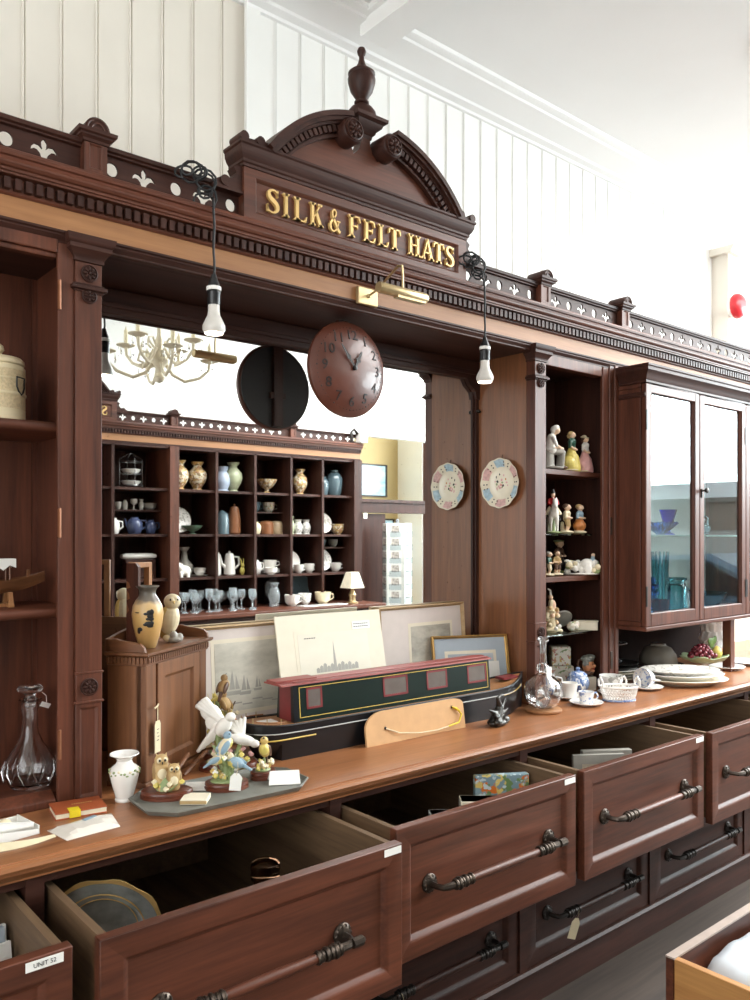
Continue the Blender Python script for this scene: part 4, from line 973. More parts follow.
MB().raw([(-.03, -.016, .0005), (.03, -.016, .0005), (.03, .016, .012), (-.03, .016, .012), (-.03, -.016, .0015), (.03, -.016, .0015), (.03, .016, .013), (-.03, .016, .013)], [(3, 2, 1, 0), (4, 5, 6, 7), (0, 1, 5, 4), (1, 2, 6, 5), (2, 3, 7, 6), (3, 0, 4, 7)]).build('slip', 'paper_white', t, smooth=False)
for k, (a, b, lb) in enumerate((((.925, 1.895, CT+.006), (1.010, 1.952, CT+.052), 'turned wooden rod leaning on the small cabinet, the upper of two'), ((.985, 1.930, CT+.005), (1.080, 1.985, CT+.040), 'turned wooden rod leaning on the small cabinet, nearer the doves'), ((.845, 1.865, CT+.005), (.905, 1.885, CT+.005), 'short wooden stub lying between the white vase and the owls'))):
    d = Vector(b)-Vector(a)
    mb = MB().tube([(0, 0, 0), tuple(d*.12), tuple(d*.5), tuple(d*.9), tuple(d)], [.0035, .0055, .005, .006, .004], 10)
    one(mb, 'wooden_rod', 'walnut_x', a, lb, 'rod')
# ---- small wooden hanging cabinet standing in the corner of the recess
CR = R(34.5)
t = thing('corner_cabinet', 'small walnut cabinet with a galleried top standing left of the pictures', 'cabinet', (.865, 1.895, CT), CR)
W, D, Hh = .322, .108, .335
mb = MB().box(0, W, .012, D, .012, Hh-.03); mb.box(-.004, W+.006, -.002, D, 0, .014)
mb.build('body', 'walnut_z', t, smooth=False, bevel=.002)
mb = framed(MB(), .055, W-.045, .02, Hh-.034, -.002, .035, .007, .016, slope=.008); mb.build('door', 'walnut_z', t, smooth=False, bevel=.0015)
for a_, b_ in ((0, .05), (W-.04, W)): MB().box(a_, b_, 0, .03, .014, Hh-.03).build('corner_post', 'walnut_z', t, smooth=False, bevel=.004)
mb = loft(MB(), 0, W, 0, D, [(0, Hh-.034), (.003, Hh-.032), (.003, Hh-.012), (.010, Hh-.010), (.014, Hh-.006), (.014, Hh), (0, Hh+.001)])
for i in range(30):
    x = .004+i*.0107; mb.box(x, x+.006, -.0075, -.002, Hh-.027, Hh-.012)
for i in range(10):
    y = .004+i*.0107; mb.box(-.0075, -.002, y, y+.006, Hh-.027, Hh-.012)
mb.build('top', 'walnut_x', t, smooth=False)
def gal(mb, x0, x1, y0, y1, axis, h0=.045, up=False):
    n = 14
    pts = [(0, 0)]+[(0, h0*.55)]+[(.02+.8*i/n*.0, h0) for i in range(0)]
    return mb
g1 = [(D+.0, 0), (D, .050), (D-.03, .052), (D-.05, .045), (.030, .040), (.010, .034), (0, .020), (-.004, 0)]
MB().prism(g1, 'x', -.010, .0).build('gallery_side', 'walnut_y', t, smooth=False, bevel=.002)
MB().prism(g1, 'x', W-.0, W+.010).build('gallery_side', 'walnut_y', t, smooth=False, bevel=.002)
g2 = [(-.01, 0), (W+.01, 0), (W+.01, .05)]+[(W*(1-i/12.), .05+.035*math.sin(PI*i/12)**.8) for i in range(1, 12)]+[(-.01, .05)]
MB().prism(g2, 'y', D-.010, D).build('gallery_back', 'walnut_x', t, smooth=False)
for c in t.children if hasattr(t, 'children') else []:
    pass
for c in kids(t):
    if c.name.startswith('gallery'): c.location.z = Hh+.0005; c.scale.z = .62
MB().lathe([(0, 0), (.006, 0), (.006, -.008), (.003, -.012), (0, -.012)], axis='y', n=10, c=(W-.055, -.002, .16)).build('knob', 'old_brass', t)
tz = CT+Hh
def oncab(x, y, z=0): return (.865+x*math.cos(CR)-y*math.sin(CR), 1.895+x*math.sin(CR)+y*math.cos(CR), tz+.003+z)
t = thing('tag_on_hook', 'long buff paper tag with written marks hanging on the small cabinet door', 'price tag', oncab(.035, -.012, -Hh+.195)); t.rotation_euler = (0, 0, CR)
MB().prism([(-.013, -.115), (.013, -.115), (.013, -.045), (.008, -.036), (-.008, -.036), (-.013, -.045)], 'y', -.0007, .0007).build('card', 'fig_cream', t, smooth=False)
MB().tube([(0, 0, -.04), (.0, .0, -.018), (0, 0, 0)], .0016, 6).tube([(-.014, 0, -.003), (0, 0, .001), (.010, .004, .003)], .0022, 6).build('string', 'twine', t)
mb = MB()
for i, (x0, x1) in enumerate(((-.004, .005), (-.005, .002), (-.002, .006), (-.005, .004))): mb.box(x0, x1, -.0012, -.0006, -.058-.009*i, -.0565-.009*i)
mb.build('writing', 'ink', t, smooth=False)
one(MB().tube([(0, 0, 0), (0, -.008, -.002), (0, -.014, -.008), (0, -.010, -.014), (0, -.004, -.012)], .0016, 6).box(-.004, .004, -.001, .001, -.006, .006), 'cup_hook', 'brass', (.772, 1.955, tz-.005), 'tiny metal hook on the left end of the small walnut cabinet', 'hook', R(-40))
# brown vase with a dark painted motif
m, nt, b = base_mat('vase_glaze')
tc = nt.nodes.new('ShaderNodeTexCoord'); sx = nt.nodes.new('ShaderNodeSeparateXYZ'); rp = nt.nodes.new('ShaderNodeValToRGB')
nt.links.new(tc.outputs['Object'], sx.inputs[0])
mp = nt.nodes.new('ShaderNodeMapRange'); mp.inputs[1].default_value = 0; mp.inputs[2].default_value = .16
nt.links.new(sx.outputs['Z'], mp.inputs[0]); nz = nt.nodes.new('ShaderNodeTexNoise'); nz.inputs['Scale'].default_value = 30
ad = nt.nodes.new('ShaderNodeMath'); ad.operation = 'MULTIPLY_ADD'; ad.inputs[1].default_value = .18
nt.links.new(tc.outputs['Object'], nz.inputs['Vector']); nt.links.new(nz.outputs['Fac'], ad.inputs[0]); nt.links.new(mp.outputs[0], ad.inputs[2])
nt.links.new(ad.outputs[0], rp.inputs['Fac'])
e = rp.color_ramp.elements; e[0].position = .0; e[0].color = (*rgb('8a7248'), 1); e[1].position = 1; e[1].color = (*rgb('5d564c'), 1)
for pos, col in ((.32, 'b98f56'), (.62, 'd0a868'), (.80, 'cfae7e'), (.86, '70675c')):
    q = e.new(pos); q.color = (*rgb(col), 1)
nt.links.new(rp.outputs['Color'], b.inputs['Base Color']); b.inputs['Roughness'].default_value = .3
t = thing('ochre_vase', 'ochre and grey pottery vase with a dark painted motif on the small cabinet', 'vase', oncab(.068, .036))
MB().lathe([(0, 0), (.020, 0), (.022, .004), (.030, .030), (.037, .062), (.0395, .086), (.037, .106), (.028, .124), (.021, .134), (.020, .142), (.023, .150), (.029, .155), (.029, .158), (.024, .156), (.016, .145), (.015, .12), (0, .12)], n=40).build('body', 'vase_glaze', t)
mb = MB()
def onv(a, z, r): return (r*math.sin(a), -r*math.cos(a), z)
for a, z, r, w, hh in ((.30, .092, .0395, .006, .005), (.14, .089, .0395, .007, .003), (.45, .093, .0393, .005, .006), (.36, .083, .0393, .007, .004), (.25, .076, .0388, .006, .003), (.42, .076, .0388, .006, .004), (.28, .064, .0378, .010, .005), (.08, .062, .0376, .006, .003), (.45, .066, .0378, .005, .004), (.36, .058, .0370, .007, .003), (-.35, .05, .0355, .006, .004), (-.45, .046, .0348, .004, .006), (-.5, .092, .0395, .006, .001)):
    a -= .62; p = onv(a, z, r); mb.ball(p, (w*1.2, .0012, hh*1.3), rot=(0, 0, a), n=10)
mb.build('painted_motif', 'fig_black', t)
# white owl
t = thing('owl_ornament', 'white and buff pottery owl standing on the small cabinet beside the vase', 'figurine', oncab(.194, .044), R(-58))
ps = [E((0, 0, .060), (.027, .024, .042), 0, (0, .18, 0)), E((.010, -.004, .108), (.0235, .021, .021), 0), K((-.008, 0, .045), (-.026, .006, .014), .017, .008, 1), E((-.012, -.017, .064), (.011, .009, .032), 1, (0, .3, 0)), E((-.010, .018, .064), (.011, .009, .032), 1, (0, .3, 0)),
      E((.012, -.005, .008), (.026, .018, .011), 2), E((.020, -.013, .020), .010, 2), E((.002, -.018, .010), (.012, .008, .010), 0), E((.03, 0, .012), (.01, .01, .012), 2),
      E((.018, -.022, .113), (.008, .004, .008), 0), E((.028, -.012, .113), (.006, .007, .008), 0), E((.0185, -.0255, .114), .0028, 3), E((.0325, -.014, .114), .0028, 3), K((.026, -.021, .109), (.029, -.024, .102), .003, .001, 1)]
sculpt('owl_body', ps, ['fig_cream', 'fig_ochre', 'fig_grey', 'fig_black'], .0017, t, 2)
# narrow open wooden frame standing at the back of the cabinet
t = thing('toilet_mirror_frame', 'narrow upright reddish wooden frame standing behind the ochre vase', 'frame', oncab(.112, .086), CR)
FH = .215
mb = MB().box(-.05, -.036, -.008, .008, 0, FH).box(.034, .050, -.008, .008, 0, FH).box(-.036, .034, -.008, .008, FH-.014, FH).box(-.036, .034, -.008, .008, 0, .014)
mb.build('frame', 'oak_z', t, smooth=False, bevel=.002)
mb = MB().prism([(-.034, 0), (-.034, FH-.01), (-.026, FH), (.0, FH), (.0, FH-.045)]+[(-.008, FH-.050), (-.012, FH-.062), (0, FH-.066), (-.008, FH-.078), (-.010, FH-.09), (0, FH-.095), (-.008, FH-.12), (0, FH-.13), (.0, 0)], 'x', -.062, -.0505)
mb.build('notched_side', 'mahogany_z', t, smooth=False)
# ---- model narrowboat
plain('boat_pane', '6d6560', .2); plain('boat_black', '15161a', .3); plain('boat_green', '0c201b', .3); plain('boat_maroon', '7a2e30', .4); plain('boat_roof', '8f4842', .5, var=.06); plain('boat_line', 'd8b75a', .4); plain('boat_grey', 'a9a9a6', .4)
BX, BY = 1.755, 1.948
t = thing('model_narrowboat', 'long black and green model narrowboat with a red roof in front of the pictures', 'model boat', (BX, BY, CT), R(-1.6))
HL = .577; n = 40; hb = .074
sec = []
def hw(u):   # half breadth at gunwale
    if u < -.84: return hb*max(.05, 1-((-.84-u)/.16)**2)**.5
    if u > .72: return hb*max(.03, 1-((u-.72)/.28)**1.7)
    return hb
def gun(u): return .096+.032*max(0, (u-.55)/.45)**2+.010*max(0, (-u-.7)/.3)**2
us = [-1+.16*(i/14)**1.0 for i in range(14)]+[-.84+1.56*i/18 for i in range(18)]+[.72+.28*i/14 for i in range(15)]
for u in us:
    w = hw(u); g = gun(u); x = u*HL; k = 1 if u < .72 else max(.12, 1-((u-.72)/.28)**2)
    ubot = .012 if -.93 < u < .93 else .03
    lo = w*.93*k if u > -.86 else max(.004, w*.5)
    xb = x if u > -.86 else -.86*HL+(x+.86*HL)*.45
    sec.append([(xb, -lo, 0), (x if u > -.9 else (x+xb)/2, -w*.97, .045), (x, -w, .058), (x, -w, g), (x, -w+.006 if w > .008 else -w*.3, g), (x, -max(0, w-.006) if w > .008 else -w*.3, g-.003), (x, max(0, w-.006) if w > .008 else w*.3, g-.003), (x, w-.006 if w > .008 else w*.3, g), (x, w, g), (x, w, .058), (x if u > -.9 else (x+xb)/2, w*.97, .045), (xb, lo, 0)])
vs = [p for r in sec for p in r]; fs = []; ms = []
for i in range(len(sec)-1):
    for j in range(12):
        fs.append((i*12+j, i*12+(j+1) % 12, i*12+12+(j+1) % 12, i*12+12+j)); ms.append(1 if j == 5 else 0)
fs += [tuple(range(12))[::-1], tuple((len(sec)-1)*12+j for j in range(12))]; ms += [0, 0]
mb = MB(); mb.raw(vs, fs); mb.mi = ms; hull = mb.build('hull', ['boat_black', 'oak_x'], t, angle=50)
def side_line(u0, u1, zf, r, mt, name):
    mb = MB()
    for s in (-1, 1):
        pts = [(u*HL, s*(hw(u)+.0006), zf(u)) for u in [u0+(u1-u0)*i/60 for i in range(61)]]
        mb.tube(pts, r, 6)
    o = mb.build(name, mt, t); return o
side_line(-.998, .985, lambda u: gun(u)-.001, .0030, 'boat_black', 'gunwale')
side_line(-.995, .97, lambda u: .074+.4*(gun(u)-.096), .0019, 'boat_grey', 'rubbing_strake')
side_line(-.995, -.66, lambda u: .058+.0*u, .0022, 'boat_line', 'bow_stripe')
side_line(.70, .95, lambda u: .072+.6*(gun(u)-.096), .0018, 'boat_line', 'stern_stripe')
CX0, CX1 = -.434, .361
z0, z1 = .090, .198
cw0, cw1 = .050, .041
mb = MB().raw([(CX0, -cw0, z0), (CX1, -cw0, z0), (CX1, cw0, z0), (CX0, cw0, z0), (CX0, -cw1, z1), (CX1, -cw1, z1), (CX1, cw1, z1), (CX0, cw1, z1)], [(3, 2, 1, 0), (4, 5, 6, 7), (0, 1, 5, 4), (1, 2, 6, 5), (2, 3, 7, 6), (3, 0, 4, 7)])
mb.build('cabin', 'boat_green', t, smooth=False)
mb = MB().prism([(-cw1-.006, z1), (-cw1-.005, z1+.004), (0, z1+.010), (cw1+.005, z1+.004), (cw1+.006, z1)], 'x', CX0-.045, CX1+.008)
mb.tube([(CX0, -cw1+.006, z1+.009), (CX1, -cw1+.006, z1+.009)], .002, 6); mb.box(CX0-.050, CX0+.09, -.025, .025, z1+.008, z1+.013)
mb.build('roof', 'boat_roof', t, smooth=False)
MB().box(CX0-.003, CX0, -.030, .030, z0+.004, z1-.004).build('bow_door', 'boat_maroon', t, smooth=False)
MB().raw([(CX0-.004, -cw0-.001, z0), (CX0+.010, -cw0-.001, z0), (CX0+.010, -cw1-.001, z1), (CX0-.004, -cw1-.001, z1), (CX0-.004, -cw0+.016, z0), (CX0+.01, -cw0+.016, z0), (CX0+.010, -cw1+.012, z1), (CX0-.004, -cw1+.012, z1)], [(0, 1, 2, 3), (7, 6, 5, 4), (0, 4, 5, 1), (1, 5, 6, 2), (2, 6, 7, 3), (3, 7, 4, 0)]).build('corner_post', 'boat_black', t, smooth=False)
def ony(z): return -(cw0+(cw1-cw0)*(z-z0)/(z1-z0))-.0012
def panel_frame(x0, x1, za, zb, wd, mt, name, fill=None):
    mb = MB()
    for (a, b, c, d) in ((x0, x1, za, za+wd), (x0, x1, zb-wd, zb), (x0, x0+wd, za, zb), (x1-wd, x1, za, zb)):
        mb.raw([(a, ony(c), c), (b, ony(c), c), (b, ony(d), d), (a, ony(d), d), (a, ony(c)+.004, c), (b, ony(c)+.004, c), (b, ony(d)+.004, d), (a, ony(d)+.004, d)], [(0, 1, 2, 3), (7, 6, 5, 4), (0, 4, 5, 1), (1, 5, 6, 2), (2, 6, 7, 3), (3, 7, 4, 0)])
    o = mb.build(name, mt, t, smooth=False)
    if fill:
        MB().raw([(x0+wd, ony(za)+.0008, za), (x1-wd, ony(za)+.0008, za), (x1-wd, ony(zb)+.0008, zb), (x0+wd, ony(zb)+.0008, zb), (x0+wd, ony(za)+.003, za), (x1-wd, ony(za)+.003, za), (x1-wd, ony(zb)+.003, zb), (x0+wd, ony(zb)+.003, zb)], [(0, 1, 2, 3), (7, 6, 5, 4), (0, 4, 5, 1), (1, 5, 6, 2), (2, 6, 7, 3), (3, 7, 4, 0)]).build('pane', fill, o, smooth=False)
    return o
panel_frame(CX0+.016, CX1-.010, z0+.014, z1-.008, .0018, 'boat_line', 'coach_line')
for x, w in ((-.366, .055), (-.06, .10), (.116, .090), (.300, .090)):
    panel_frame(x-w/2, x+w/2, z0+.036, z1-.012, .006, 'boat_maroon', 'window', 'boat_pane')
mb = MB()
pts = [(u*HL, s*(hw(u)-.012), gun(u)+.016) for s, rng in ((-1, range(0, 13)), (1, range(12, -1, -1))) for u in [-.985+.165*i/12 for i in rng]]
for i in (1, 5, 10, 16, 21, 25):
    p = pts[min(i, len(pts)-1)]; mb.tube([(p[0], p[1], p[2]-.022), p], .0014, 6)
mb.build('railing_post', 'brass', t)
MB().tube([(u*HL, -(hw(u)-.012), gun(u)+.006) for u in [-.96+.14*i/10 for i in range(11)]], .0018, 6).tube([(u*HL, (hw(u)-.012), gun(u)+.006) for u in [-.96+.14*i/10 for i in range(11)]], .0018, 6).build('deck_rail', 'oak_x', t)
MB().box(-.905*HL, -.815*HL, -.016, .024, .0945, .0975).build('deck_label', 'paper_white', t, smooth=False)
MB().box(.80*HL, .93*HL, -.022, .022, .112, .120).build('stern_hatch', 'boat_maroon', t, smooth=False)
MB().tube([(.985*HL, 0, .05), (1.0*HL, 0, .10), (1.0*HL, 0, .128)], .004, 8).build('stem_post', 'boat_black', t)
# ---- framed pictures leaning on the mirror
wood('pale_oak_x', 'a08058', 'c0a278', 'x', rough=.5); picture('engraving_ships', 'ded8ca', 'b0ac9f', scale=5); picture('engraving_church', 'e4ddcb', 'dbd3c1', scale=4); picture('engraving_coast', 'c9c2b2', '8a857b', scale=6); picture('engraving_bluish', 'c3c8cc', '8d979f', scale=6)
def framed_picture(name, label, loc, rz, lean, w, h, fw, fm, matm, pic, ix0, ix1, iz0, iz1, extra=None, group=None):
    t = thing(name, label, 'picture', loc); t.rotation_euler = (lean, 0, rz)
    th = .016
    if fw:
        mb = MB()
        q = lambda k, y: [(-w/2+k, y, k), (w/2-k, y, k), (w/2-k, y, h-k), (-w/2+k, y, h-k)]
        vs = q(0, 0)+q(0, -th)+q(fw*.4, -th-.003)+q(fw*.7, -th*.7)+q(fw, -th*.55)+q(fw, -.002)
        fs = []
        for j in range(5):
            for i in range(4): fs.append((j*4+i, j*4+(i+1) % 4, j*4+4+(i+1) % 4, j*4+4+i))
        for i in range(4): fs.append((20+i, 20+(i+1) % 4, (i+1) % 4, i))
        mb.raw(vs, fs); mb.build('frame', fm, t, smooth=False)
        MB().box(-w/2+fw*.8, w/2-fw*.8, -.006, -.001, fw*.8, h-fw*.8).build('mount', matm, t, smooth=False)
        y = -.0064
    else:
        MB().box(-w/2, w/2, -.005, 0, 0, h).build('mount', matm, t, smooth=False); y = -.0054
    mb = MB().box(ix0-.012, ix1+.012, y-.0002, y+.0004, iz0-.012, iz1+.012); mb.build('inner_mount', 'mat_cream', t, smooth=False)
    MB().box(ix0, ix1, y-.0008, y+.0001, iz0, iz1).build('print', pic, t, smooth=False)
    if extra: extra(t, y)
    return t
def ships(t, y):
    mb = MB()
    for x, z, s in ((-.215, .155, 1.2), (-.175, .150, 1.0), (-.13, .155, .7), (-.04, .15, .5)):
        mb.prism([(x-.018*s, z-.010*s), (x+.018*s, z-.010*s), (x+.022*s, z), (x-.022*s, z)], 'y', y-.0014, y-.0008)
        mb.prism([(x-.012*s, z+.004*s), (x+.004*s, z+.004*s), (x-.002*s, z+.05*s)], 'y', y-.0014, y-.0008); mb.prism([(x+.006*s, z+.004*s), (x+.018*s, z+.004*s), (x+.008*s, z+.04*s)], 'y', y-.0014, y-.0008)
    mb.build('printed_ships', 'fig_grey', t, smooth=False)
    mb = MB()
    for i in range(7): mb.box(-.255+.035*i, -.225+.037*i, y-.0012, y-.0008, .122-.006*(i % 3), .126-.006*(i % 3))
    mb.build('printed_waves', 'fig_grey', t, smooth=False)
def church(t, y):
    mb = MB(); mb.prism([(-.006, .195), (.006, .195), (.0045, .225), (.0, .285), (-.0045, .225)], 'y', y-.0014, y-.0008)
    for i in range(12):
        x = -.075+.014*i; hgt = .012+.012*((i*7) % 5)/4; mb.prism([(x, .190), (x+.013, .190), (x+.013, .190+hgt), (x+.006, .195+hgt), (x, .190+hgt)], 'y', y-.0012, y-.0008)
    mb.build('printed_townscape', 'fig_grey', t, smooth=False)
    MB().box(.085, .160, y-.0014, y-.0006, .318, .344).build('label', 'paper_white', t, smooth=False)
    mb = MB()
    for k in range(2):
        for i in range(7): mb.box(.091+.009*i, .097+.009*i, y-.002, y-.0014, .334-.009*k, .3365-.009*k)
    for i in range(5): mb.box(-.11+.009*i, -.104+.009*i, y-.002, y-.0008, .300, .3025)
    mb.build('written_lines', 'ink', t, smooth=False)
framed_picture('framed_print', 'wide framed engraving of ships under clouds leaning behind the boat bow', (1.478, 2.150, CT), 0, -.075, .722, .355, .012, 'pale_oak_x', 'mat_pinkish', 'engraving_ships', -.275, .030, .095, .300, ships)
framed_picture('framed_print', 'framed engraving of a coast half hidden behind the cream church print', (2.058, 2.150, CT), 0, -.075, .425, .372, .012, 'pale_oak_x', 'mat_pinkish', 'engraving_coast', -.06, .14, .15, .295)
framed_picture('mounted_print', 'unframed cream mounted print of a church spire leaning in front of the framed engravings', (1.605, 2.062, CT), R(-1), -.20, .42, .378, 0, None, 'mat_cream', 'engraving_church', -.135, .145, .09, .315, church)
def slip(t, y): MB().box(.03, .11, y-.002, y-.0008, .09, .16).build('white_label', 'paper_white', t, smooth=False)
framed_picture('framed_print', 'small gilt framed print with grey mount leaning at the boat stern', (2.205, 2.047, CT), R(-24), -.22, .30, .258, .010, 'gilt_frame', 'mat_grey', 'engraving_bluish', -.09, .09, .07, .19, slip)
# ---- buff card board with cord
t = thing('cord_board', 'buff rounded board with a looped yellow cord leaning on the boat hull', 'board', (1.735, 1.842, CT), R(0)); t.rotation_euler = (R(-9), 0, R(-1))
w, h = .205, .098
pts = [(-w, 0), (w, 0), (w, h*.8)]+[(w-.05+.05*math.cos(PI/2*i/6), h-.02+.02*math.sin(PI/2*i/6)) for i in range(1, 7)]+[(-w+.07-.07*math.sin(PI/2*i/8), h-.05+.05*math.cos(PI/2*i/8)) for i in range(0, 8)]+[(-w, h*.45)]
MB().prism(pts, 'y', 0, .008).build('board', 'card_buff', t, smooth=False, bevel=.001)
MB().tube([(-.13, -.002, .045), (-.08, -.006, .025), (0, -.012, .014), (.07, -.012, .012), (.12, -.01, .016)], .0022, 6).build('twine', 'twine', t)
MB().tube([(.12, -.01, .016), (.165, -.012, .022), (.185, -.008, .045), (.170, -.004, .066), (.150, -.003, .072), (.165, -.006, .064), (.178, -.006, .058)], .0032, 6).build('yellow_cord', 'yellow_cord', t)
MB().ball((-.13, -.001, .046), (.005, .002, .005), n=8).ball((.152, -.001, .072), (.005, .002, .005), n=8).build('eyelet', 'dark_iron', t)
# ---- dark bronze group
t = thing('dark_metal_ornament', 'small dark pewter dragon-like ornament standing near the glass globe', 'ornament', (2.040, 1.79, CT), R(10))
ps = [E((0, 0, .012), (.046, .030, .014), 0), K((-.02, 0, .012), (.012, 0, .058), .020, .013, 0), K((.012, 0, .058), (-.006, -.004, .090), .012, .006, 0), K((-.006, -.004, .090), (.016, -.006, .100), .007, .003, 0), K((-.01, 0, .04), (-.052, 0, .058), .012, .002, 0), K((.01, 0, .04), (.046, 0, .078), .013, .002, 0), K((.01, 0, .03), (.050, -.01, .05), .012, .002, 0), K((-.02, -.01, .03), (-.044, -.02, .040), .012, .004, 0), E((.02, -.018, .018), (.02, .012, .014), 0), E((-.022, -.016, .016), (.02, .014, .014), 0)]
sculpt('ornament_body', ps, ['pewter' if 'pewter' in M else plain('pewter', '4a4845', .35, .85, var=.25, scale=80).name], .002, t, 1)
# ---- glass globe
t = thing('glass_globe_bottle', 'round glass globe bottle with tall neck on a turned wooden base', 'bottle', (2.326, 1.829, CT), 0)
MB().lathe([(0, 0), (.062, 0), (.066, .005), (.066, .010), (.060, .014), (0, .014)], n=36).build('wooden_base', 'oak_x', t)
g = [(.034, .0145), (.052, .026), (.064, .045), (.0685, .066), (.066, .088), (.056, .108), (.038, .124), (.020, .133), (.014, .140), (.020, .146), (.026, .155), (.020, .164), (.0135, .170), (.012, .19), (.012, .240), (.015, .246), (.021, .250), (.021, .254)]
gi = [(.016, .254), (.0105, .24), (.0105, .172), (.012, .14), (.035, .121), (.0535, .106), (.0635, .088), (.066, .066), (.0615, .046), (.050, .028), (.033, .0165), (0, .0165)]
MB().lathe([(0, .0145)]+g+gi, n=40).build('globe', 'clear_glass', t)
ps = [E((0, 0, .035), (.03, .022, .02), 0), E((-.012, 0, .058), (.018, .014, .022), 0), E((.012, 0, .062), (.016, .014, .02), 0), E((0, 0, .082), (.02, .014, .016), 0), E((.018, -.006, .04), (.012, .01, .014), 0)]
sculpt('crystal_inside', ps, ['frosted_glass'], .003, t, 2)
MB().lathe([(0, .206), (.0088, .206), (.0095, .256), (.018, .258), (.018, .264), (0, .266)], n=20).build('stopper', 'frosted_glass', t)
MB().box(-.014, .014, -.027, -.026, .120, .160).build('label', 'paper_white', t, smooth=False)
# ---- tea things
speckle('blue_print', 'e9e8e6', ['8ea0c6'], 70, .56); speckle('blue_white', 'dfe3ea', ['5b76b0', '8fa3c8'], 55, .5); speckle('grey_transfer', 'e4e2dd', ['a9a7a0'], 60, .55); speckle('flower_print', 'ece6da', ['c98a80', '8aa070', 'd8b66a'], 55, .60)
def saucer_prof(r): return [(0, .002), (r*.5, .0), (r*.55, .002), (r*.95, .010), (r, .0135), (r*.97, .0145), (r*.6, .006), (r*.5, .005), (0, .005)]
def cup_prof(r, h, foot=.55): return [(0, 0), (r*foot, 0), (r*foot*1.02, .003), (r*foot*.95, .006), (r*.8, h*.3), (r*.95, h*.7), (r*1.0, h), (r*.96, h), (r*.9, h*.7), (r*.74, h*.3), (r*.4, .01), (0, .01)]
def loop_handle(r, h, out=.022, th=.0035):
    return [(r*.93, 0, h*.82), (r+out*.6, 0, h*.9), (r+out, 0, h*.6), (r+out*.7, 0, h*.32), (r*.84, 0, h*.28)]
def cup_saucer(label, loc, rz, mat, r=.032, h=.045, straight=True, group=None):
    t = thing('coffee_cup', label, 'cup', (loc[0], loc[1], loc[2]+.006), rz, group)
    pr = [(0, 0), (r*.72, 0), (r*.74, .003), (r*.70, .006), (r*.74, h*.5), (r*.82, h*.9), (r*.86, h), (r*.80, h), (r*.68, h*.5), (r*.6, .009), (0, .009)] if straight else cup_prof(r, h)
    MB().lathe(pr, n=28).build('bowl', mat, t)
    hh = [(x*.82, y, z) for x, y, z in loop_handle(r, h)]
    MB().tube(hh, .0032, 8).build('handle', mat, t)
    return t
def saucer(label, loc, r, mat):
    return one(MB().lathe(saucer_prof(r), n=32), 'saucer', mat, loc, label, 'saucer')
saucer('white saucer under the coffee cup nearest the glass globe', (2.585, 1.905, CT), .060, 'white_china')
cup_saucer('plain white coffee cup on a saucer, nearest the glass globe', (2.585, 1.905, CT), R(-50), 'white_china', .036, .056)
saucer('white saucer under the blue printed coffee cup at the counter front', (2.535, 1.795, CT), .062, 'white_china')
cup_saucer('blue printed coffee cup on a saucer at the counter front', (2.535, 1.795, CT), R(-30), 'blue_print', .034, .044)
# lattice basket
t = thing('china_basket', 'white pierced china basket with loop handles between the cups and plates', 'basket', (2.702, 1.766, CT), R(-35))
mb = MB(); a, b = .072, .045
def el(k, kz): return [(a*k*math.cos(2*PI*i/36), b*k*math.sin(2*PI*i/36), kz) for i in range(36)]
loop_loft(mb, [([(p[0], p[1]) for p in el(.82, 0)], 0), ([(p[0], p[1]) for p in el(.84, 0)], .008), ([(p[0], p[1]) for p in el(.78, 0)], .009)])
for i in range(36):
    for s in (-1, 1):
        a0 = 2*PI*i/36; a1 = a0+s*.5
        mb.tube([(a*.83*math.cos(a0), b*.83*math.sin(a0), .006), (a*.93*math.cos((a0+a1)/2), b*.93*math.sin((a0+a1)/2), .030), (a*math.cos(a1), b*math.sin(a1), .052)], .0020, 5)
mb.build('lattice', 'white_china', t)
MB().tube(el(1.0, .053), .0045, 8, closed=True).tube(el(.9, .024), .0022, 6, closed=True).build('rim', 'white_china', t)
MB().tube(el(.85, .003), .004, 8, closed=True).build('foot_ring', 'blue_white', t)
for s in (-1, 1):
    MB().tube([(s*a*.97, -.022, .052), (s*a*1.0, -.020, .075), (s*a*1.0, 0, .088), (s*a*1.0, .020, .075), (s*a*.97, .022, .052)], .0042, 8).build('handle', 'white_china', t)
# cup lying on its side on a saucer
saucer('white saucer carrying the toppled printed cup', (2.985, 1.825, CT), .068, 'white_china')
t = thing('printed_cup', 'printed white cup lying on its side on a saucer by the plates', 'cup', (2.985, 1.825, CT+.043), R(-70)); t.rotation_euler = (R(82), R(0), R(-92))
MB().lathe([(r_, z-.03) for r_, z in cup_prof(.042, .06)], n=30).build('bowl', 'blue_print', t); MB().tube([(x, y, z-.03) for x, y, z in loop_handle(.042, .06)], .0035, 8).build('handle', 'white_china', t)
# toby jug head, blue pot, jug
t = thing('toby_jug', 'character jug shaped as an old head in a grey cap behind the blue pot', 'jug', (2.802, 1.975, CT+.066), R(20)); t.scale = (.68, .68, .70)
ps = [E((0, 0, .045), (.034, .036, .044), 0), E((0, 0, .0), (.036, .034, .018), 2), E((0, .004, .082), (.040, .040, .022), 1), E((0, -.012, .094), (.034, .030, .016), 1), E((.0, -.036, .044), (.007, .010, .011), 0), E((-.013, -.031, .055), (.006, .004, .004), 2), E((.013, -.031, .055), (.006, .004, .004), 2), E((0, -.033, .028), (.013, .006, .0045), 3), E((-.018, -.028, .038), (.010, .009, .010), 0), E((.018, -.028, .038), (.010, .009, .010), 0), E((0, -.028, .014), (.013, .012, .009), 0), E((-.036, 0, .044), (.006, .009, .013), 0), E((.036, 0, .044), (.006, .009, .013), 0), E((-.034, .006, .06), (.01, .02, .02), 1), E((.034, .006, .06), (.01, .02, .02), 1)]
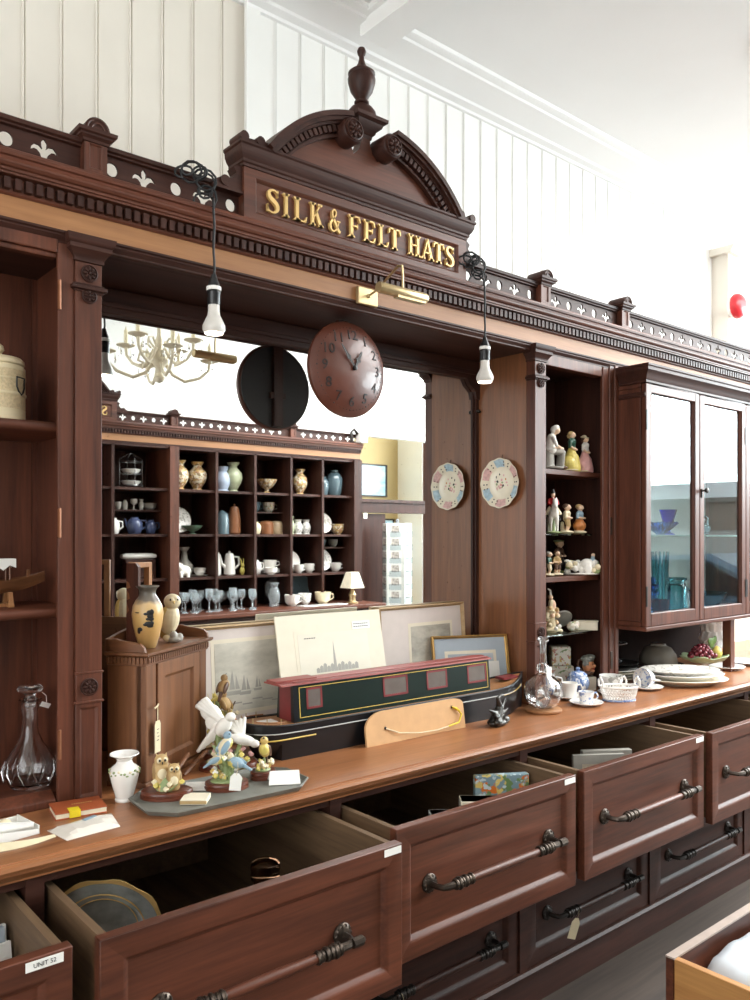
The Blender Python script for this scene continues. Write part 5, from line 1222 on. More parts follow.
sculpt('head', ps, [plain('ruddy_face', 'c4845c', .35).name, plain('tweed', '7d7d74', .5, var=.3, scale=200).name, 'fig_brown', 'fig_red'], .0022, t, 1)
MB().tube([(0, .034, .075), (0, .058, .070), (0, .064, .045), (0, .052, .02), (0, .032, .014)], .006, 8).build('handle', 'fig_brown', t)
one(MB().box(-.026, .026, -.026, .026, 0, .053), 'card_box', 'paper_cream', (2.802, 1.977, CT), 'small cream card box under the old-head character jug in the niche', 'box', R(-30), bevel=.002)
t = thing('covered_pot', 'round blue and white covered pot behind the white coffee cup', 'pot', (2.705, 1.955, CT))
MB().lathe([(0, 0), (.026, 0), (.028, .004), (.040, .020), (.046, .040), (.042, .058), (.034, .068), (.034, .070), (0, .070)], n=32).build('body', 'blue_white', t)
MB().lathe([(.037, .070), (.036, .074), (.024, .084), (.008, .088), (.006, .092), (.009, .097), (.006, .102), (0, .103)], n=28).build('lid', 'blue_white', t)
saucer('white saucer under the printed teacup behind the china basket', (2.776, 1.850, CT), .052, 'white_china')
t = thing('tea_cup', 'printed white teacup on a saucer behind the china basket', 'cup', (2.776, 1.850, CT+.006), R(-20))
MB().lathe(cup_prof(.046, .070), n=32).build('bowl', 'grey_transfer', t); MB().tube(loop_handle(.046, .070, .026), .004, 8).build('handle', 'white_china', t)
# stack of plates and platters
def platter(label, z, a, b, mt, rot, h=.016, x=3.215, y=1.79):
    def q(k): return [(a*k*math.cos(2*PI*i/48), b*k*math.sin(2*PI*i/48)) for i in range(48)]
    return one(loop_loft(MB(), [(q(.62), 0), (q(.66), .002), (q(.97), h), (q(1.0), h+.002), (q(.985), h+.004), (q(.70), .006), (q(.62), .005)]), 'platter', mt, (x, y, z), label, 'platter', rot, 'stack of platters at the counter front', angle=60)
platter('large plain cream oval platter, bottom of the stack of three', CT, .185, .130, 'cream_china', R(-38), .024)
platter('grey white oval platter, middle of the stack of three', CT+.022, .172, .118, 'white_china', R(-34), .022)
speckle('plate_band', 'e8e4dc', ['b8b3a8'], 45, .58)
platter('white oval platter with faint grey pattern, top of the stack of three', CT+.040, .165, .112, 'plate_band', R(-38), .020, 3.205, 1.80)
# fruit bowl
t = thing('leaf_comport', 'pale green leaf shaped comport holding the china fruit', 'bowl', (3.560, 1.880, CT), R(-30))
pr = [(0, 0), (.034, 0), (.036, .004), (.016, .012), (.011, .024), (.014, .034), (.04, .044)]
MB().lathe(pr+[(.0, .044)], n=28).build('foot', 'white_china', t)
mb = MB(); k = 48; vs = []; fs = []
for j, (rr, z) in enumerate(((.01, .040), (.05, .046), (.085, .060), (.098, .074), (.094, .076), (.08, .064), (.048, .051), (.01, .046))):
    for i in range(k):
        w = 1+(.10*math.cos(6*2*PI*i/k) if rr > .06 else 0); dz = .006*math.cos(6*2*PI*i/k) if rr > .06 else 0
        vs.append((rr*w*1.15*math.cos(2*PI*i/k), rr*w*.85*math.sin(2*PI*i/k), z+dz))
for j in range(7):
    for i in range(k): fs.append((j*k+i, j*k+(i+1) % k, j*k+k+(i+1) % k, j*k+k+i))
fs += [tuple(range(k))[::-1], tuple(7*k+i for i in range(k))]
mb.raw(vs, fs); mb.build('leaf_dish', 'leaf_green' if 'leaf_green' in M else plain('leaf_green', 'a9bd96', .3).name, t)
speckle('grape_skin', '5c1f28', ['8a3a44'], 60, .5, .25)
t = thing('china_grapes', 'bunch of dark red grapes piled in the green comport', 'fruit', (3.520, 1.870, CT+.064), R(-30))
rr = random.Random(5)
for i in range(38):
    q = i/38; an = i*2.4; rad = .050*math.sqrt(1-q)*rr.uniform(.75, 1.1)
    MB().ball((0, 0, 0), .0115, n=12).build('grape', 'grape_skin', t, loc=(rad*1.2*math.cos(an), rad*.8*math.sin(an), .012+.050*q))
MB().tube([(0, 0, .06), (.01, 0, .078), (.03, .005, .084)], .002, 6).build('stalk', 'fig_brown', t)
one(MB().lathe([(0, -.030), (.012, -.027), (.022, -.014), (.025, 0), (.021, .014), (.012, .024), (.004, .032), (0, .033)], n=20), 'china_lemon', 'fig_yellow', (3.605, 1.845, CT+.088), 'yellow china lemon at the right of the comport', 'fruit', 0.3)
ps = [E((0, 0, 0), (.036, .006, .026), 0, (.2, .3, .2)), E((.016, -.003, .014), (.024, .006, .018), 0, (0, -.5, .1)), E((-.02, -.002, .008), (.024, .006, .018), 0, (0, .6, 0))]
o = sculpt('china_leaf', ps, ['fig_leaf'], .0025, None, 1, loc=(3.590, 1.858, CT+.132)); tag(o, 'bright green china vine leaf above the lemon', 'leaf')
# dark dishes under the cupboard
def dish(name, label, cat, loc, prof, mt, group=None, **k):
    return one(MB().lathe(prof, n=32), name, mt, loc, label, cat, 0, group, **k)
plain('silver_plate', 'b9bcc0', .18, .9, var=.1)
platep = lambda r, h=.014: [(0, 0), (r*.6, 0), (r*.64, .003), (r*.96, h), (r, h+.002), (r*.97, h+.004), (r*.62, .007), (0, .006)]
pls = [('cream_china', .118), ('fig_grey', .115), ('cream_china', .116), ('white_china', .112), ('pewter', .11), ('pewter', .105)]
nmz = ['bottom', 'second from the bottom', 'third from the bottom', 'fourth from the bottom', 'second from the top', 'top']
z = CT
for i, (mt, r) in enumerate(pls):
    dish('dinner_plate', {'cream_china': 'cream', 'fig_grey': 'grey', 'white_china': 'white', 'pewter': 'pewter'}[mt]+' plate in the stack under the cupboard, '+nmz[i], 'plate', (3.07+.006*(i % 3), 2.055-.003*i, z), platep(r), mt, 'stack of plates under the cupboard'); z += .0118
dish('cake_stand', 'silver pedestal dish standing on the plate stack under the cupboard', 'dish', (3.08, 2.045, z+.006), [(0, 0), (.040, 0), (.042, .004), (.018, .012), (.010, .022), (.014, .034), (.009, .05), (.012, .066), (.05, .074), (.062, .080), (.060, .084), (.01, .078), (0, .078)], 'silver_plate')
dish('serving_dish', 'wide shallow silver serving dish at the back under the cupboard', 'dish', (3.40, 2.04, CT), [(0, 0), (.07, 0), (.075, .006), (.12, .03), (.135, .034), (.133, .038), (.11, .034), (.06, .010), (0, .010)], 'silver_plate')
dish('mixing_bowl', 'dull grey pottery bowl standing upside down under the cupboard', 'bowl', (3.42, 2.03, CT+.039), [(.085, 0), (.087, .005), (.080, .040), (.060, .070), (.036, .080), (.034, .088), (0, .088)], plain('bowl_grey', '6d675c', .5).name)
dish('side_plate', 'white side plate on the counter under the comport edge', 'plate', (3.72, 1.86, CT), platep(.085), 'white_china')
dish('side_plate', 'white plate with blue rim at the far right edge of the picture', 'plate', (3.93, 1.88, CT), platep(.10), 'blue_print')
# lace cloth figure at far right: ruffled white china vase
t = thing('ruffled_vase', 'white ruffled china vase at the far right behind the lemon', 'vase', (3.90, 2.02, CT))
mb = MB(); k = 40; vs = []; fs = []
prr = [(.03, 0), (.035, .01), (.03, .03), (.045, .07), (.06, .11), (.05, .15), (.06, .19), (.07, .2), (.06, .195), (.04, .15), (.02, .05), (.005, .04)]
for r_, z in prr:
    for i in range(k):
        w = 1+.08*math.cos(10*2*PI*i/k+z*40); vs.append((r_*w*math.cos(2*PI*i/k), r_*w*math.sin(2*PI*i/k), z))
for j in range(len(prr)-1):
    for i in range(k): fs.append((j*k+i, j*k+(i+1) % k, j*k+k+(i+1) % k, j*k+k+i))
fs += [tuple(range(k))[::-1], tuple((len(prr)-1)*k+i for i in range(k))]
mb.raw(vs, fs); mb.build('body', 'white_china', t)
# ================================================================= things hung on the shelving
# ---- convex wooden clock
plain('clock_copper', '5e3123', .34, 0, var=.15, scale=9, coat=.2); plain('clock_back', '2a2220', .6)
t = thing('wall_clock', 'round domed copper brown clock hanging before the mirror below the sign', 'clock', (1.563, 1.985, 2.013))
Rk = .146
MB().lathe([(0, .012), (Rk-.02, .012), (Rk, .006), (Rk+.002, 0), (Rk, -.006), (Rk-.006, -.010), (Rk-.010, -.012), (Rk*.8, -.021), (Rk*.55, -.030), (Rk*.3, -.035), (Rk*.12, -.037), (0, -.0373)], axis='y', n=64).build('dome_dial', 'clock_copper', t)
MB().lathe([(0, .013), (Rk-.006, .013), (Rk-.006, .016), (0, .016)], axis='y', n=48).build('back_board', 'clock_back', t)
MB().box(-.018, .018, .016, .032, -Rk+.01, Rk+.01).box(-.03, .03, .016, .03, -.04, -.02).build('batten', 'dark_mahogany_z', t, smooth=False)
def dome(r): # depth of the dial surface at a radius
    pr = [(0, .0373), (.12, .037), (.3, .035), (.55, .030), (.8, .021), (.93, .012), (1, .006)]
    q = r/Rk
    for (a, ya), (b, yb) in zip(pr, pr[1:]):
        if a <= q <= b: return -(ya+(yb-ya)*(q-a)/(b-a))
    return 0
for i in range(1, 13):
    a = PI/2-2*PI*i/12; r = Rk*.70
    o = text_obj('numeral', str(i), .044, .0012, 'clock_back', t, (r*math.cos(a), dome(r)-.0005, r*math.sin(a)))
    nrm = math.atan2(.028, .05)
    o.rotation_euler = (PI/2-.30*math.sin(a), 0, .30*math.cos(a))
mb = MB()
for i in range(60):
    a = 2*PI*i/60; r = Rk*.86
    if i % 5 == 0: mb.ball((r*math.cos(a), dome(r), r*math.sin(a)), (.0028, .0018, .0028), n=8)
    else: mb.ball((r*math.cos(a), dome(r), r*math.sin(a)), (.0016, .0014, .0016), n=6)
mb.build('minute_dots', 'clock_back', t)
def hand(ang, L, w, name):
    a = PI/2-ang; d = Vector((math.cos(a), 0, math.sin(a))); nrm = Vector((-math.sin(a), 0, math.cos(a)))
    y0 = -.041; mb = MB()
    pts = [(0, w*.5), (L*.35, w*.5), (L*.45, w*1.3), (L*.58, w*.6), (L*.95, w*.35), (L, 0), (L*.95, -w*.35), (L*.58, -w*.6), (L*.45, -w*1.3), (L*.35, -w*.5), (0, -w*.5)]
    vs = []
    for yy in (0, -.002):
        for q, s in pts:
            p = d*q+nrm*s; vs.append((p.x, y0+yy+.010*(q/Rk)**2*.6, p.z))
    n = len(pts); fs = [tuple(range(n)), tuple(range(2*n-1, n-1, -1))]+[(i, (i+1) % n, n+(i+1) % n, n+i) for i in range(n)]
    mb.raw(vs, fs); return mb.build(name, 'fig_black', t, smooth=False)
hand(R(-37), .085, .006, 'minute_hand'); hand(R(27), .060, .008, 'hour_hand')
MB().lathe([(0, -.037), (.007, -.037), (.007, -.046), (0, -.048)], axis='y', n=14).build('centre_pin', 'fig_black', t)
MB().tube([(0, .02, Rk+.005), (0, .02, .158)], .004, 8).build('hanger', 'dark_iron', t)
# ---- flower painted plate on the side panel of the recess
t = thing('wall_plate', 'white scalloped plate painted with pink and blue flowers hanging on the side panel', 'plate', (2.369, 2.053, 1.700)); t.rotation_euler = (0, 0, -PI/2)
# local -Y faces -X of the room
n = 72; rr0 = .094
mb = MB(); vs = []; fs = []; rings = [(0, -.006), (.35, -.006), (.60, -.006), (.66, -.009), (.80, -.014), (.95, -.019), (1.0, -.021), (.985, -.0225+.004), (.66, -.004), (.5, -.0005), (0, -.0005)]
for q, y in rings:
    for i in range(n):
        a = 2*PI*i/n; k = q*rr0*(1+(.016*math.cos(12*a) if q > .9 else 0)); vs.append((k*math.cos(a), y, k*math.sin(a)))
ms = []
for j in range(len(rings)-1):
    for i in range(n):
        fs.append((j*n+i, j*n+(i+1) % n, j*n+n+(i+1) % n, j*n+n+i))
        a = (i+.5)/n*6; seg = int(a); fr = a-seg
        ms.append((1 if seg % 2 == 0 else 2) if (j in (3, 4) and .28 < fr < .80) else 0)
mb.raw(vs, fs); mb.mi = ms
plain('plate_pink', 'dfb4ae', .15, var=.15, scale=90); plain('plate_blue', 'aec6d2', .15, var=.15, scale=90)
mb.build('plate_body', ['cream_china', 'plate_pink', 'plate_blue'], t)
mb = MB(); rg = random.Random(11)
for i in range(26):
    a = rg.uniform(0, 2*PI); q = rg.uniform(0, 1)**.7*.034
    mb.ball((q*math.cos(a), -.0062, q*math.sin(a)*1.15), (.0055*rg.uniform(.5, 1), .0010, .0055*rg.uniform(.5, 1)), m=rg.choice([0, 0, 1, 2, 3]), n=8)
for i in range(24):
    a = 2*PI*(i+.2*rg.random())/24; 
    if int(i/4) % 1 == 0 and i % 4 in (0, 1): 
        for q in (.74, .86): mb.ball((rr0*q*math.cos(a), -.012-.004*(q > .8), rr0*q*math.sin(a)), (.0035, .0018, .0028), m=3+(i % 2), n=8)
mb.build('painted_flowers', ['fig_pink', 'fig_orange', 'fig_sage', 'fig_black', 'fig_brown'], t)
MB().tube([(0, .0, .09), (0, -.004, .1), (0, -.001, .108)], .0012, 5).build('plate_hanger', 'dark_iron', t)
# ---- two hanging lamps with coiled flex
plain('bulb_body', 'd9d4cc', .35)
def pendant(loc, label, seed):
    t = thing('pendant_lamp', label, 'lamp', loc, 0, 'bulbs hanging on flex from the gallery')
    MB().lathe([(0, .0), (.024, .002), (.0285, .010), (.0285, .020), (.024, .030), (.016, .046), (.0145, .058), (.0145, .074), (0, .074)], n=28).build('bulb', 'bulb_body', t)
    MB().lathe([(0, -.0015), (.022, -.0005), (.0235, .0015), (0, .0015)], n=28).build('bulb_face', 'bulb_glow', t)
    mb = MB().lathe([(0, .072), (.0155, .072), (.0165, .076), (.0165, .098), (.0175, .10), (.0175, .106), (.0165, .108), (.015, .126), (.010, .136), (.006, .150), (0, .150)], n=24); mb.build('lamp_holder', 'black_plastic', t)
    MB().lathe([(.0166, .108), (.0185, .109), (.0185, .118), (.0158, .119)], n=24).build('white_ring', 'paper_white', t)
    zt = 2.347-loc[2]
    pts = [(0, 0, .14)]+[(.002*math.sin(k*1.3), .001*math.cos(k), .14+(zt-.16)*k/8) for k in range(1, 9)]
    MB().tube(pts, .0032, 8).build('flex', 'black_rubber', t)
    rg = random.Random(seed); yg = 1.872-loc[1]; pts = []
    for k in range(90):
        f = k/89; a = k*.62
        cx = -.012-.075*max(0, f-.45)*1.6; cz = zt-.005+.075*min(1, f*1.8)-.02*max(0, f-.6)
        rad = .020+.008*math.sin(k*.21)
        pts.append((cx+rad*math.cos(a)*.9, yg-.016+.008*math.sin(a*.5)-.012*math.cos(a), cz+rad*math.sin(a)))
    pts = [(0, .0, zt-.02), (.004, yg*.3, zt+.01)]+pts
    MB().tube(pts, .0030, 6).build('flex_coil', 'black_rubber', t)
    return t
pendant((1.020, 1.837, 2.010), 'hanging reflector bulb on black coiled flex at the left end of the mirror', 2)
pendant((2.030, 1.837, 2.010), 'hanging reflector bulb on black coiled flex at the right end of the mirror', 5)
# ---- brass picture lamp over the mirror
t = thing('picture_lamp', 'brass tubular picture lamp fixed to the frieze under the sign', 'lamp', (1.565, 1.895, 2.215))
MB().box(-.040, .036, -.014, 0, -.024, .028).build('back_plate', 'brass', t, smooth=False, bevel=.003)
MB().tube([(0, -.014, .004), (-.01, -.07, .010), (-.035, -.16, .03), (-.048, -.20, .036), (-.054, -.222, .030), (-.055, -.226, .005), (-.055, -.226, -.033)], .0035, 8).ball((0, -.016, .003), .006, n=10).build('arm', 'brass', t)
mb = MB().lathe([(0, -.088), (.0135, -.088), (.0150, -.085), (.0150, .085), (.0135, .088), (0, .088)], axis='x', n=20, c=(-.055, -.226, -.046)); mb.box(-.08, .025, -.236, -.216, -.063, -.054)
mb.build('shade_tube', 'brass', t)
# ================================================================= porcelain in the niche
def lady(label, loc, rz, h, skirt, bodice, hair, arms='lap', hat=None, seated=False, extra=None):
    t = thing('porcelain_lady', label, 'figurine', loc, rz, 'figurines in the niche')
    k = h/.16
    q = lambda x, y, z: (x*k, y*k, z*k)
    ps = [K(q(0, 0, .012), q(0, 0, .05), .033*k, .026*k, 0), K(q(0, 0, .05), q(0, 0, .088), .024*k, .011*k, 0), E(q(.012, .008, .03), (.026*k, .026*k, .030*k), 0), E(q(-.014, .006, .03), (.024*k, .026*k, .032*k), 0), E(q(0, 0, .004), (.036*k, .032*k, .006*k), 4),
          K(q(0, 0, .088), q(0, -.002, .116), .0105*k, .0145*k, 1), E(q(0, -.003, .112), (.017*k, .011*k, .010*k), 1), K(q(0, -.001, .118), q(0, -.002, .130), .0052*k, .0046*k, 2), E(q(0, -.004, .141), (.0098*k, .0108*k, .0125*k), 2), E(q(0, .002, .146), (.0115*k, .0112*k, .0112*k), 3), E(q(0, .009, .138), (.008*k, .007*k, .009*k), 3), E(q(0, -.0145, .139), (.0016*k, .0024*k, .0022*k), 2)]
    for s in (-1, 1):
        el = q(s*.021, -.002, .096); hd = q(s*.005, -.0165, .084)
        ps += [K(q(s*.015, -.001, .115), el, .0062*k, .0054*k, 1), K(el, hd, .0048*k, .0036*k, 2), E(hd, .0042*k, 2)]
    if hat: ps += [E(q(0, .001, .151), (.019*k, .017*k, .0035*k), 4, (.2, 0, 0)), E(q(0, .003, .155), (.010*k, .010*k, .007*k), 4)]
    if extra: ps += extra(q, k)
    sculpt('figure', ps, [skirt, bodice, 'fig_flesh', hair, hat or 'fig_cream'], .0019*k, t, 2); t.scale = (1.15, 1.15, 1)
    return t
NY = 1.998
# seated pale lady with a child
def seated():
    t = thing('porcelain_group', 'pale grey seated lady in a bonnet with a small child, top niche shelf', 'figurine', (2.600, NY, 1.759), R(55), 'figurines in the niche')
    k = 1.06; q = lambda x, y, z: (x*k, y*k, z*k)
    ps = [E(q(0, 0, .006), (.05*k, .04*k, .008*k), 1), K(q(.0, .018, .01), q(0, .016, .060), .026*k, .022*k, 1), E(q(0, .006, .07), (.026*k, .026*k, .016*k), 0), K(q(0, .012, .07), q(0, .004, .118), .020*k, .017*k, 0), E(q(0, .002, .116), (.023*k, .015*k, .012*k), 0), K(q(0, -.002, .122), q(0, -.010, .136), .007*k, .006*k, 2), E(q(0, -.016, .147), (.0115*k, .013*k, .0145*k), 2), E(q(0, -.010, .155), (.0155*k, .017*k, .011*k), 0, (-.4, 0, 0)), E(q(0, -.002, .148), (.012*k, .010*k, .014*k), 0), E(q(0, -.028, .146), (.002*k, .003*k, .003*k), 2)]
    for s in (-1, 1):
        ps += [K(q(s*.010, .0, .068), q(s*.013, -.036, .064), .0115*k, .010*k, 1), K(q(s*.013, -.036, .064), q(s*.012, -.034, .010), .0088*k, .0065*k, 1), E(q(s*.012, -.042, .008), (.007*k, .013*k, .006*k), 3),
               K(q(s*.021, .002, .116), q(s*.026, -.008, .088), .0075*k, .006*k, 0), K(q(s*.026, -.008, .088), q(s*.010, -.034, .078), .0055*k, .0045*k, 2), E(q(s*.010, -.036, .078), .005*k, 2)]
    # the child standing at her knee
    ps += [K(q(.030, -.034, .012), q(.030, -.034, .052), .012*k, .008*k, 1), E(q(.029, -.034, .060), (.0095*k, .008*k, .010*k), 0), E(q(.028, -.034, .077), (.0078*k, .0082*k, .009*k), 2), E(q(.028, -.031, .081), (.0085*k, .0085*k, .007*k), 3), K(q(.022, -.034, .062), q(.012, -.036, .070), .0035*k, .003*k, 0), K(q(.037, -.034, .062), q(.040, -.040, .046), .0035*k, .003*k, 0)]
    sculpt('figure', ps, ['fig_white', 'fig_grey', 'fig_flesh', 'fig_brown'], .0022, t, 2)
seated()
lady('standing lady in green bodice and yellow skirt, middle of the top niche shelf', (2.722, NY, 1.7595), R(20), .165, 'fig_yellow', 'fig_green', 'fig_tan')
lady('lady in white blouse, pink skirt and flowered hat, right of the top niche shelf', (2.812, NY, 1.7595), R(10), .152, 'fig_pink', 'fig_white', 'fig_brown', hat='fig_cream')
# soldier on a white horse
def rider():
    t = thing('rider_figurine', 'red coated rider on a white horse on the second niche shelf', 'figurine', (2.590, NY-.01, 1.5095), R(-45), 'figurines in the niche')
    ps = [E((0, 0, .075), (.020, .040, .024), 0), E((0, -.026, .080), (.019, .020, .024), 0), E((0, .030, .080), (.020, .020, .024), 0), K((0, -.034, .088), (0, -.058, .122), .014, .009, 0), K((0, -.058, .124), (0, -.084, .104), .0105, .0065, 0), K((.005, -.056, .13), (.006, -.054, .141), .0035, .001, 0), K((-.005, -.056, .13), (-.006, -.054, .141), .0035, .001, 0), K((0, .046, .088), (0, .060, .045), .007, .004, 0), E((0, 0, .004), (.03, .075, .005), 4), K((0, -.004, .0), (0, .004, .056), .010, .006, 4)]
    for s in (-1, 1):
        ps += [K((s*.011, -.030, .066), (s*.012, -.034, .036), .0085, .0055, 0), K((s*.012, -.034, .036), (s*.012, -.033, .006), .005, .0045, 0), K((s*.012, .032, .072), (s*.012, .026, .046), .0115, .007, 0), K((s*.012, .026, .046), (s*.012, .040, .028), .006, .0045, 0), K((s*.012, .040, .028), (s*.012, .038, .006), .0045, .0045, 0),
               K((s*.012, .0, .098), (s*.026, -.012, .078), .0085, .0065, 1), K((s*.026, -.012, .078), (s*.026, -.006, .056), .0058, .0045, 3), E((s*.026, -.011, .052), (.004, .009, .004), 3), K((s*.013, .0, .132), (s*.019, -.008, .116), .0062, .005, 2), K((s*.019, -.008, .116), (s*.006, -.026, .110), .0048, .004, 2), E((s*.006, -.028, .110), .0042, 5)]
    ps += [K((0, .002, .098), (0, 0, .128), .0125, .0135, 2), E((0, 0, .130), (.0165, .010, .009), 2), K((0, 0, .136), (0, -.001, .142), .005, .005, 5), E((0, -.002, .151), (.0085, .0095, .0105), 5), E((0, .001, .158), (.010, .011, .006), 3), K((0, 0, .158), (0, .002, .168), .008, .006, 3)]
    sculpt('horse_and_rider', ps, ['fig_white', 'fig_cream', 'fig_red', 'fig_black', 'fig_sage', 'fig_flesh'], .0019, t, 1)
rider()
def childfig(label, loc, rz, h, top, bottom, hair, skirt=False, hat=None):
    t = thing('child_figurine', label, 'figurine', loc, rz, 'figurines in the niche')
    k = h/.115; q = lambda x, y, z: (x*k, y*k, z*k)
    ps = [E(q(0, 0, .005), (.028*k, .024*k, .007*k), 4), K(q(.008, .014, .0), q(.010, .016, .040), .009*k, .006*k, 4)]
    if skirt: ps += [K(q(0, 0, .030), q(0, 0, .058), .022*k, .0105*k, 1)]
    for s in (-1, 1):
        ps += [K(q(s*.0075, -.002, .034 if skirt else .054), q(s*.0085, -.006, .030), .0088*k, .0062*k, 2 if skirt else 1), K(q(s*.0085, -.006, .030), q(s*.008, 0, .010), .0058*k, .0045*k, 2), E(q(s*.008, -.005, .008), (.005*k, .009*k, .0045*k), 3)]
        el = q(s*.018, -.002, .062); hd = q(s*.007, -.015, .060)
        ps += [K(q(s*.0125, 0, .080), el, .0055*k, .0048*k, 0), K(el, hd, .0042*k, .0036*k, 2), E(hd, .0042*k, 2)]
    ps += [K(q(0, 0, .056), q(0, -.001, .078), .0115*k, .0125*k, 0), E(q(0, -.001, .080), (.0145*k, .0095*k, .008*k), 0), K(q(0, 0, .084), q(0, -.001, .09), .0048*k, .0046*k, 2), E(q(0, -.003, .101), (.0105*k, .0115*k, .0125*k), 2), E(q(0, .002, .106), (.0118*k, .0115*k, .0102*k), 3), E(q(0, -.0145, .099), (.0018*k, .0022*k, .0022*k), 2)]
    if hat: ps += [E(q(0, .001, .111), (.017*k, .016*k, .0035*k), 4)]
    sculpt('figure', ps, [top, bottom, 'fig_flesh', hair, hat or 'fig_cream'], .0019*k, t, 1); t.scale = (1.22, 1.22, 1)
childfig('boy figurine in cream beside the horse on the second niche shelf', (2.690, NY, 1.5105), R(25), .118, 'fig_cream', 'fig_tan', 'fig_brown')
childfig('girl figurine in blue and orange, right on the second niche shelf', (2.775, NY, 1.5105), R(10), .118, 'fig_blue', 'fig_orange', 'fig_tan', True)
# third shelf
childfig('small green coated figurine at the far left of the third niche shelf', (2.575, NY, 1.3445), R(30), .095, 'fig_green', 'fig_cream', 'fig_grey')
childfig('small brown coated figurine, second from the left on the third niche shelf', (2.640, NY+.01, 1.3445), R(-10), .098, 'fig_tan', 'fig_brown', 'fig_brown')
childfig('tallest dark coated figurine at the back of the third niche shelf', (2.770, 2.095, 1.3445), R(0), .140, 'fig_brown', 'fig_black', 'fig_tan', True, 'fig_sage')
t = thing('carriage_group', 'white porcelain carriage group with lace and blue flowers, right on third niche shelf', 'figurine', (2.765, NY-.02, 1.3435), R(-40), 'figurines in the niche')
ps = [E((0, 0, .004), (.075, .030, .005), 0)]
rg = random.Random(21)
for i in range(26): ps.append(E((rg.uniform(-.06, .06), rg.uniform(-.022, .022), rg.uniform(.01, .05)), rg.uniform(.008, .015), rg.choice([0, 0, 0, 1, 2])))
ps += [E((.020, 0, .040), (.030, .022, .026), 0), E((-.028, 0, .030), (.022, .012, .014), 0), K((-.040, 0, .036), (-.056, 0, .056), .009, .006, 0), E((-.062, 0, .056), (.011, .006, .006), 0), K((.04, 0, .04), (.044, 0, .07), .012, .008, 3), E((.045, 0, .080), .008, 4), E((.02, -.022, .022), (.018, .004, .018), 0), E((.055, -.02, .02), (.015, .004, .015), 2)]
sculpt('carriage', ps, ['fig_white', 'fig_cream', 'fig_sage', 'fig_blue', 'fig_flesh'], .0022, t, 1)
# fourth shelf: china flowers, lamp-like group, small box
t = thing('cherub_group', 'tall cream cherub and flower ornament at the left of the fourth niche shelf', 'figurine', (2.625, 2.02, 1.1205), R(15), 'figurines in the niche')
ps = [E((0, 0, .008), (.04, .034, .010), 0), K((0, 0, 0), (-.010, 0, .12), .018, .010, 0), K((-.01, 0, .12), (-.016, 0, .165), .006, .004, 1), K((-.016, 0, .165), (-.040, 0, .172), .004, .003, 1), K((-.01, 0, .13), (.026, 0, .116), .005, .004, 2), E((-.014, 0, .138), .010, 2), E((0, -.004, .105), (.016, .012, .022), 2)]
for i in range(34):
    a = rg.uniform(0, 2*PI); z = rg.uniform(.005, .10); r = .036*(1-z/.16)+.008
    ps.append(E((r*math.cos(a), r*math.sin(a)*.8, z), rg.uniform(.006, .010), rg.choice([0, 0, 1, 3, 2])))
sculpt('cherub', ps, ['fig_cream', 'fig_white', 'fig_flesh', 'fig_tan'], .0022, t, 1)
t = thing('shell_dish', 'round cream relief plaque lying at the back of the fourth niche shelf', 'dish', (2.745, 2.06, 1.118), R(-20)); t.rotation_euler = (R(-55), 0, R(-30))
MB().lathe([(0, 0), (.040, 0), (.044, .006), (.040, .010), (.026, .008), (0, .009)], n=32, c=(0, .0, .0)).build('rim', 'fig_grey', t)
for v in t.children: pass
t.location.z = 1.118+.040
one(MB().ball((0, 0, .020), (.026, .022, .020)).ball((.012, -.01, .03), .012).ball((-.014, -.008, .028), .013).ball((0, -.016, .022), .012), 'flower_posy', ['flower_print'], (2.720, 1.99, 1.118), 'china posy of flowers in front of the round plaque, fourth niche shelf', 'ornament')
one(MB().box(-.045, .045, -.020, .020, 0, .034).box(-.048, .048, -.022, .022, .034, .040), 'china_box', ['cream_china'], (2.80, 1.985, 1.118), 'low white china box at the right of the fourth niche shelf', 'box', R(-45), bevel=.003)
# niche floor: stacked floral boxes
one(MB().box(-.060, .060, -.035, .035, 0, .085), 'floral_box', 'flower_print', (2.775, 2.105, CT), 'larger cream floral box on the counter at the back of the niche', 'box', R(-42), bevel=.004)
one(MB().box(-.040, .040, -.035, .035, 0, .080), 'floral_box', 'flower_print', (2.780, 2.10, CT+.086), 'small cream floral box, topmost of the stack at the back of the niche', 'box', R(-40), bevel=.005)
one(MB().box(-.05, .05, -.035, .035, 0, .105), 'card_box', 'fig_sage', (2.600, 2.12, CT), 'sage grey box standing at the back left of the niche behind the globe', 'box', R(-30), bevel=.003)
t = thing('milk_jug', 'small white milk jug with blue sprigs behind the glass globe', 'jug', (2.575, 2.0, CT), R(-60))
MB().lathe([(0, 0), (.022, 0), (.024, .004), (.034, .022), (.036, .040), (.028, .058), (.023, .070), (.027, .084), (.025, .084), (.020, .070), (.02, .06), (0, .06)], n=28).build('body', 'blue_print', t)
MB().tube([(.030, 0, .074), (.052, 0, .070), (.054, 0, .048), (.034, 0, .034)], .0038, 8).build('handle', 'blue_print', t)
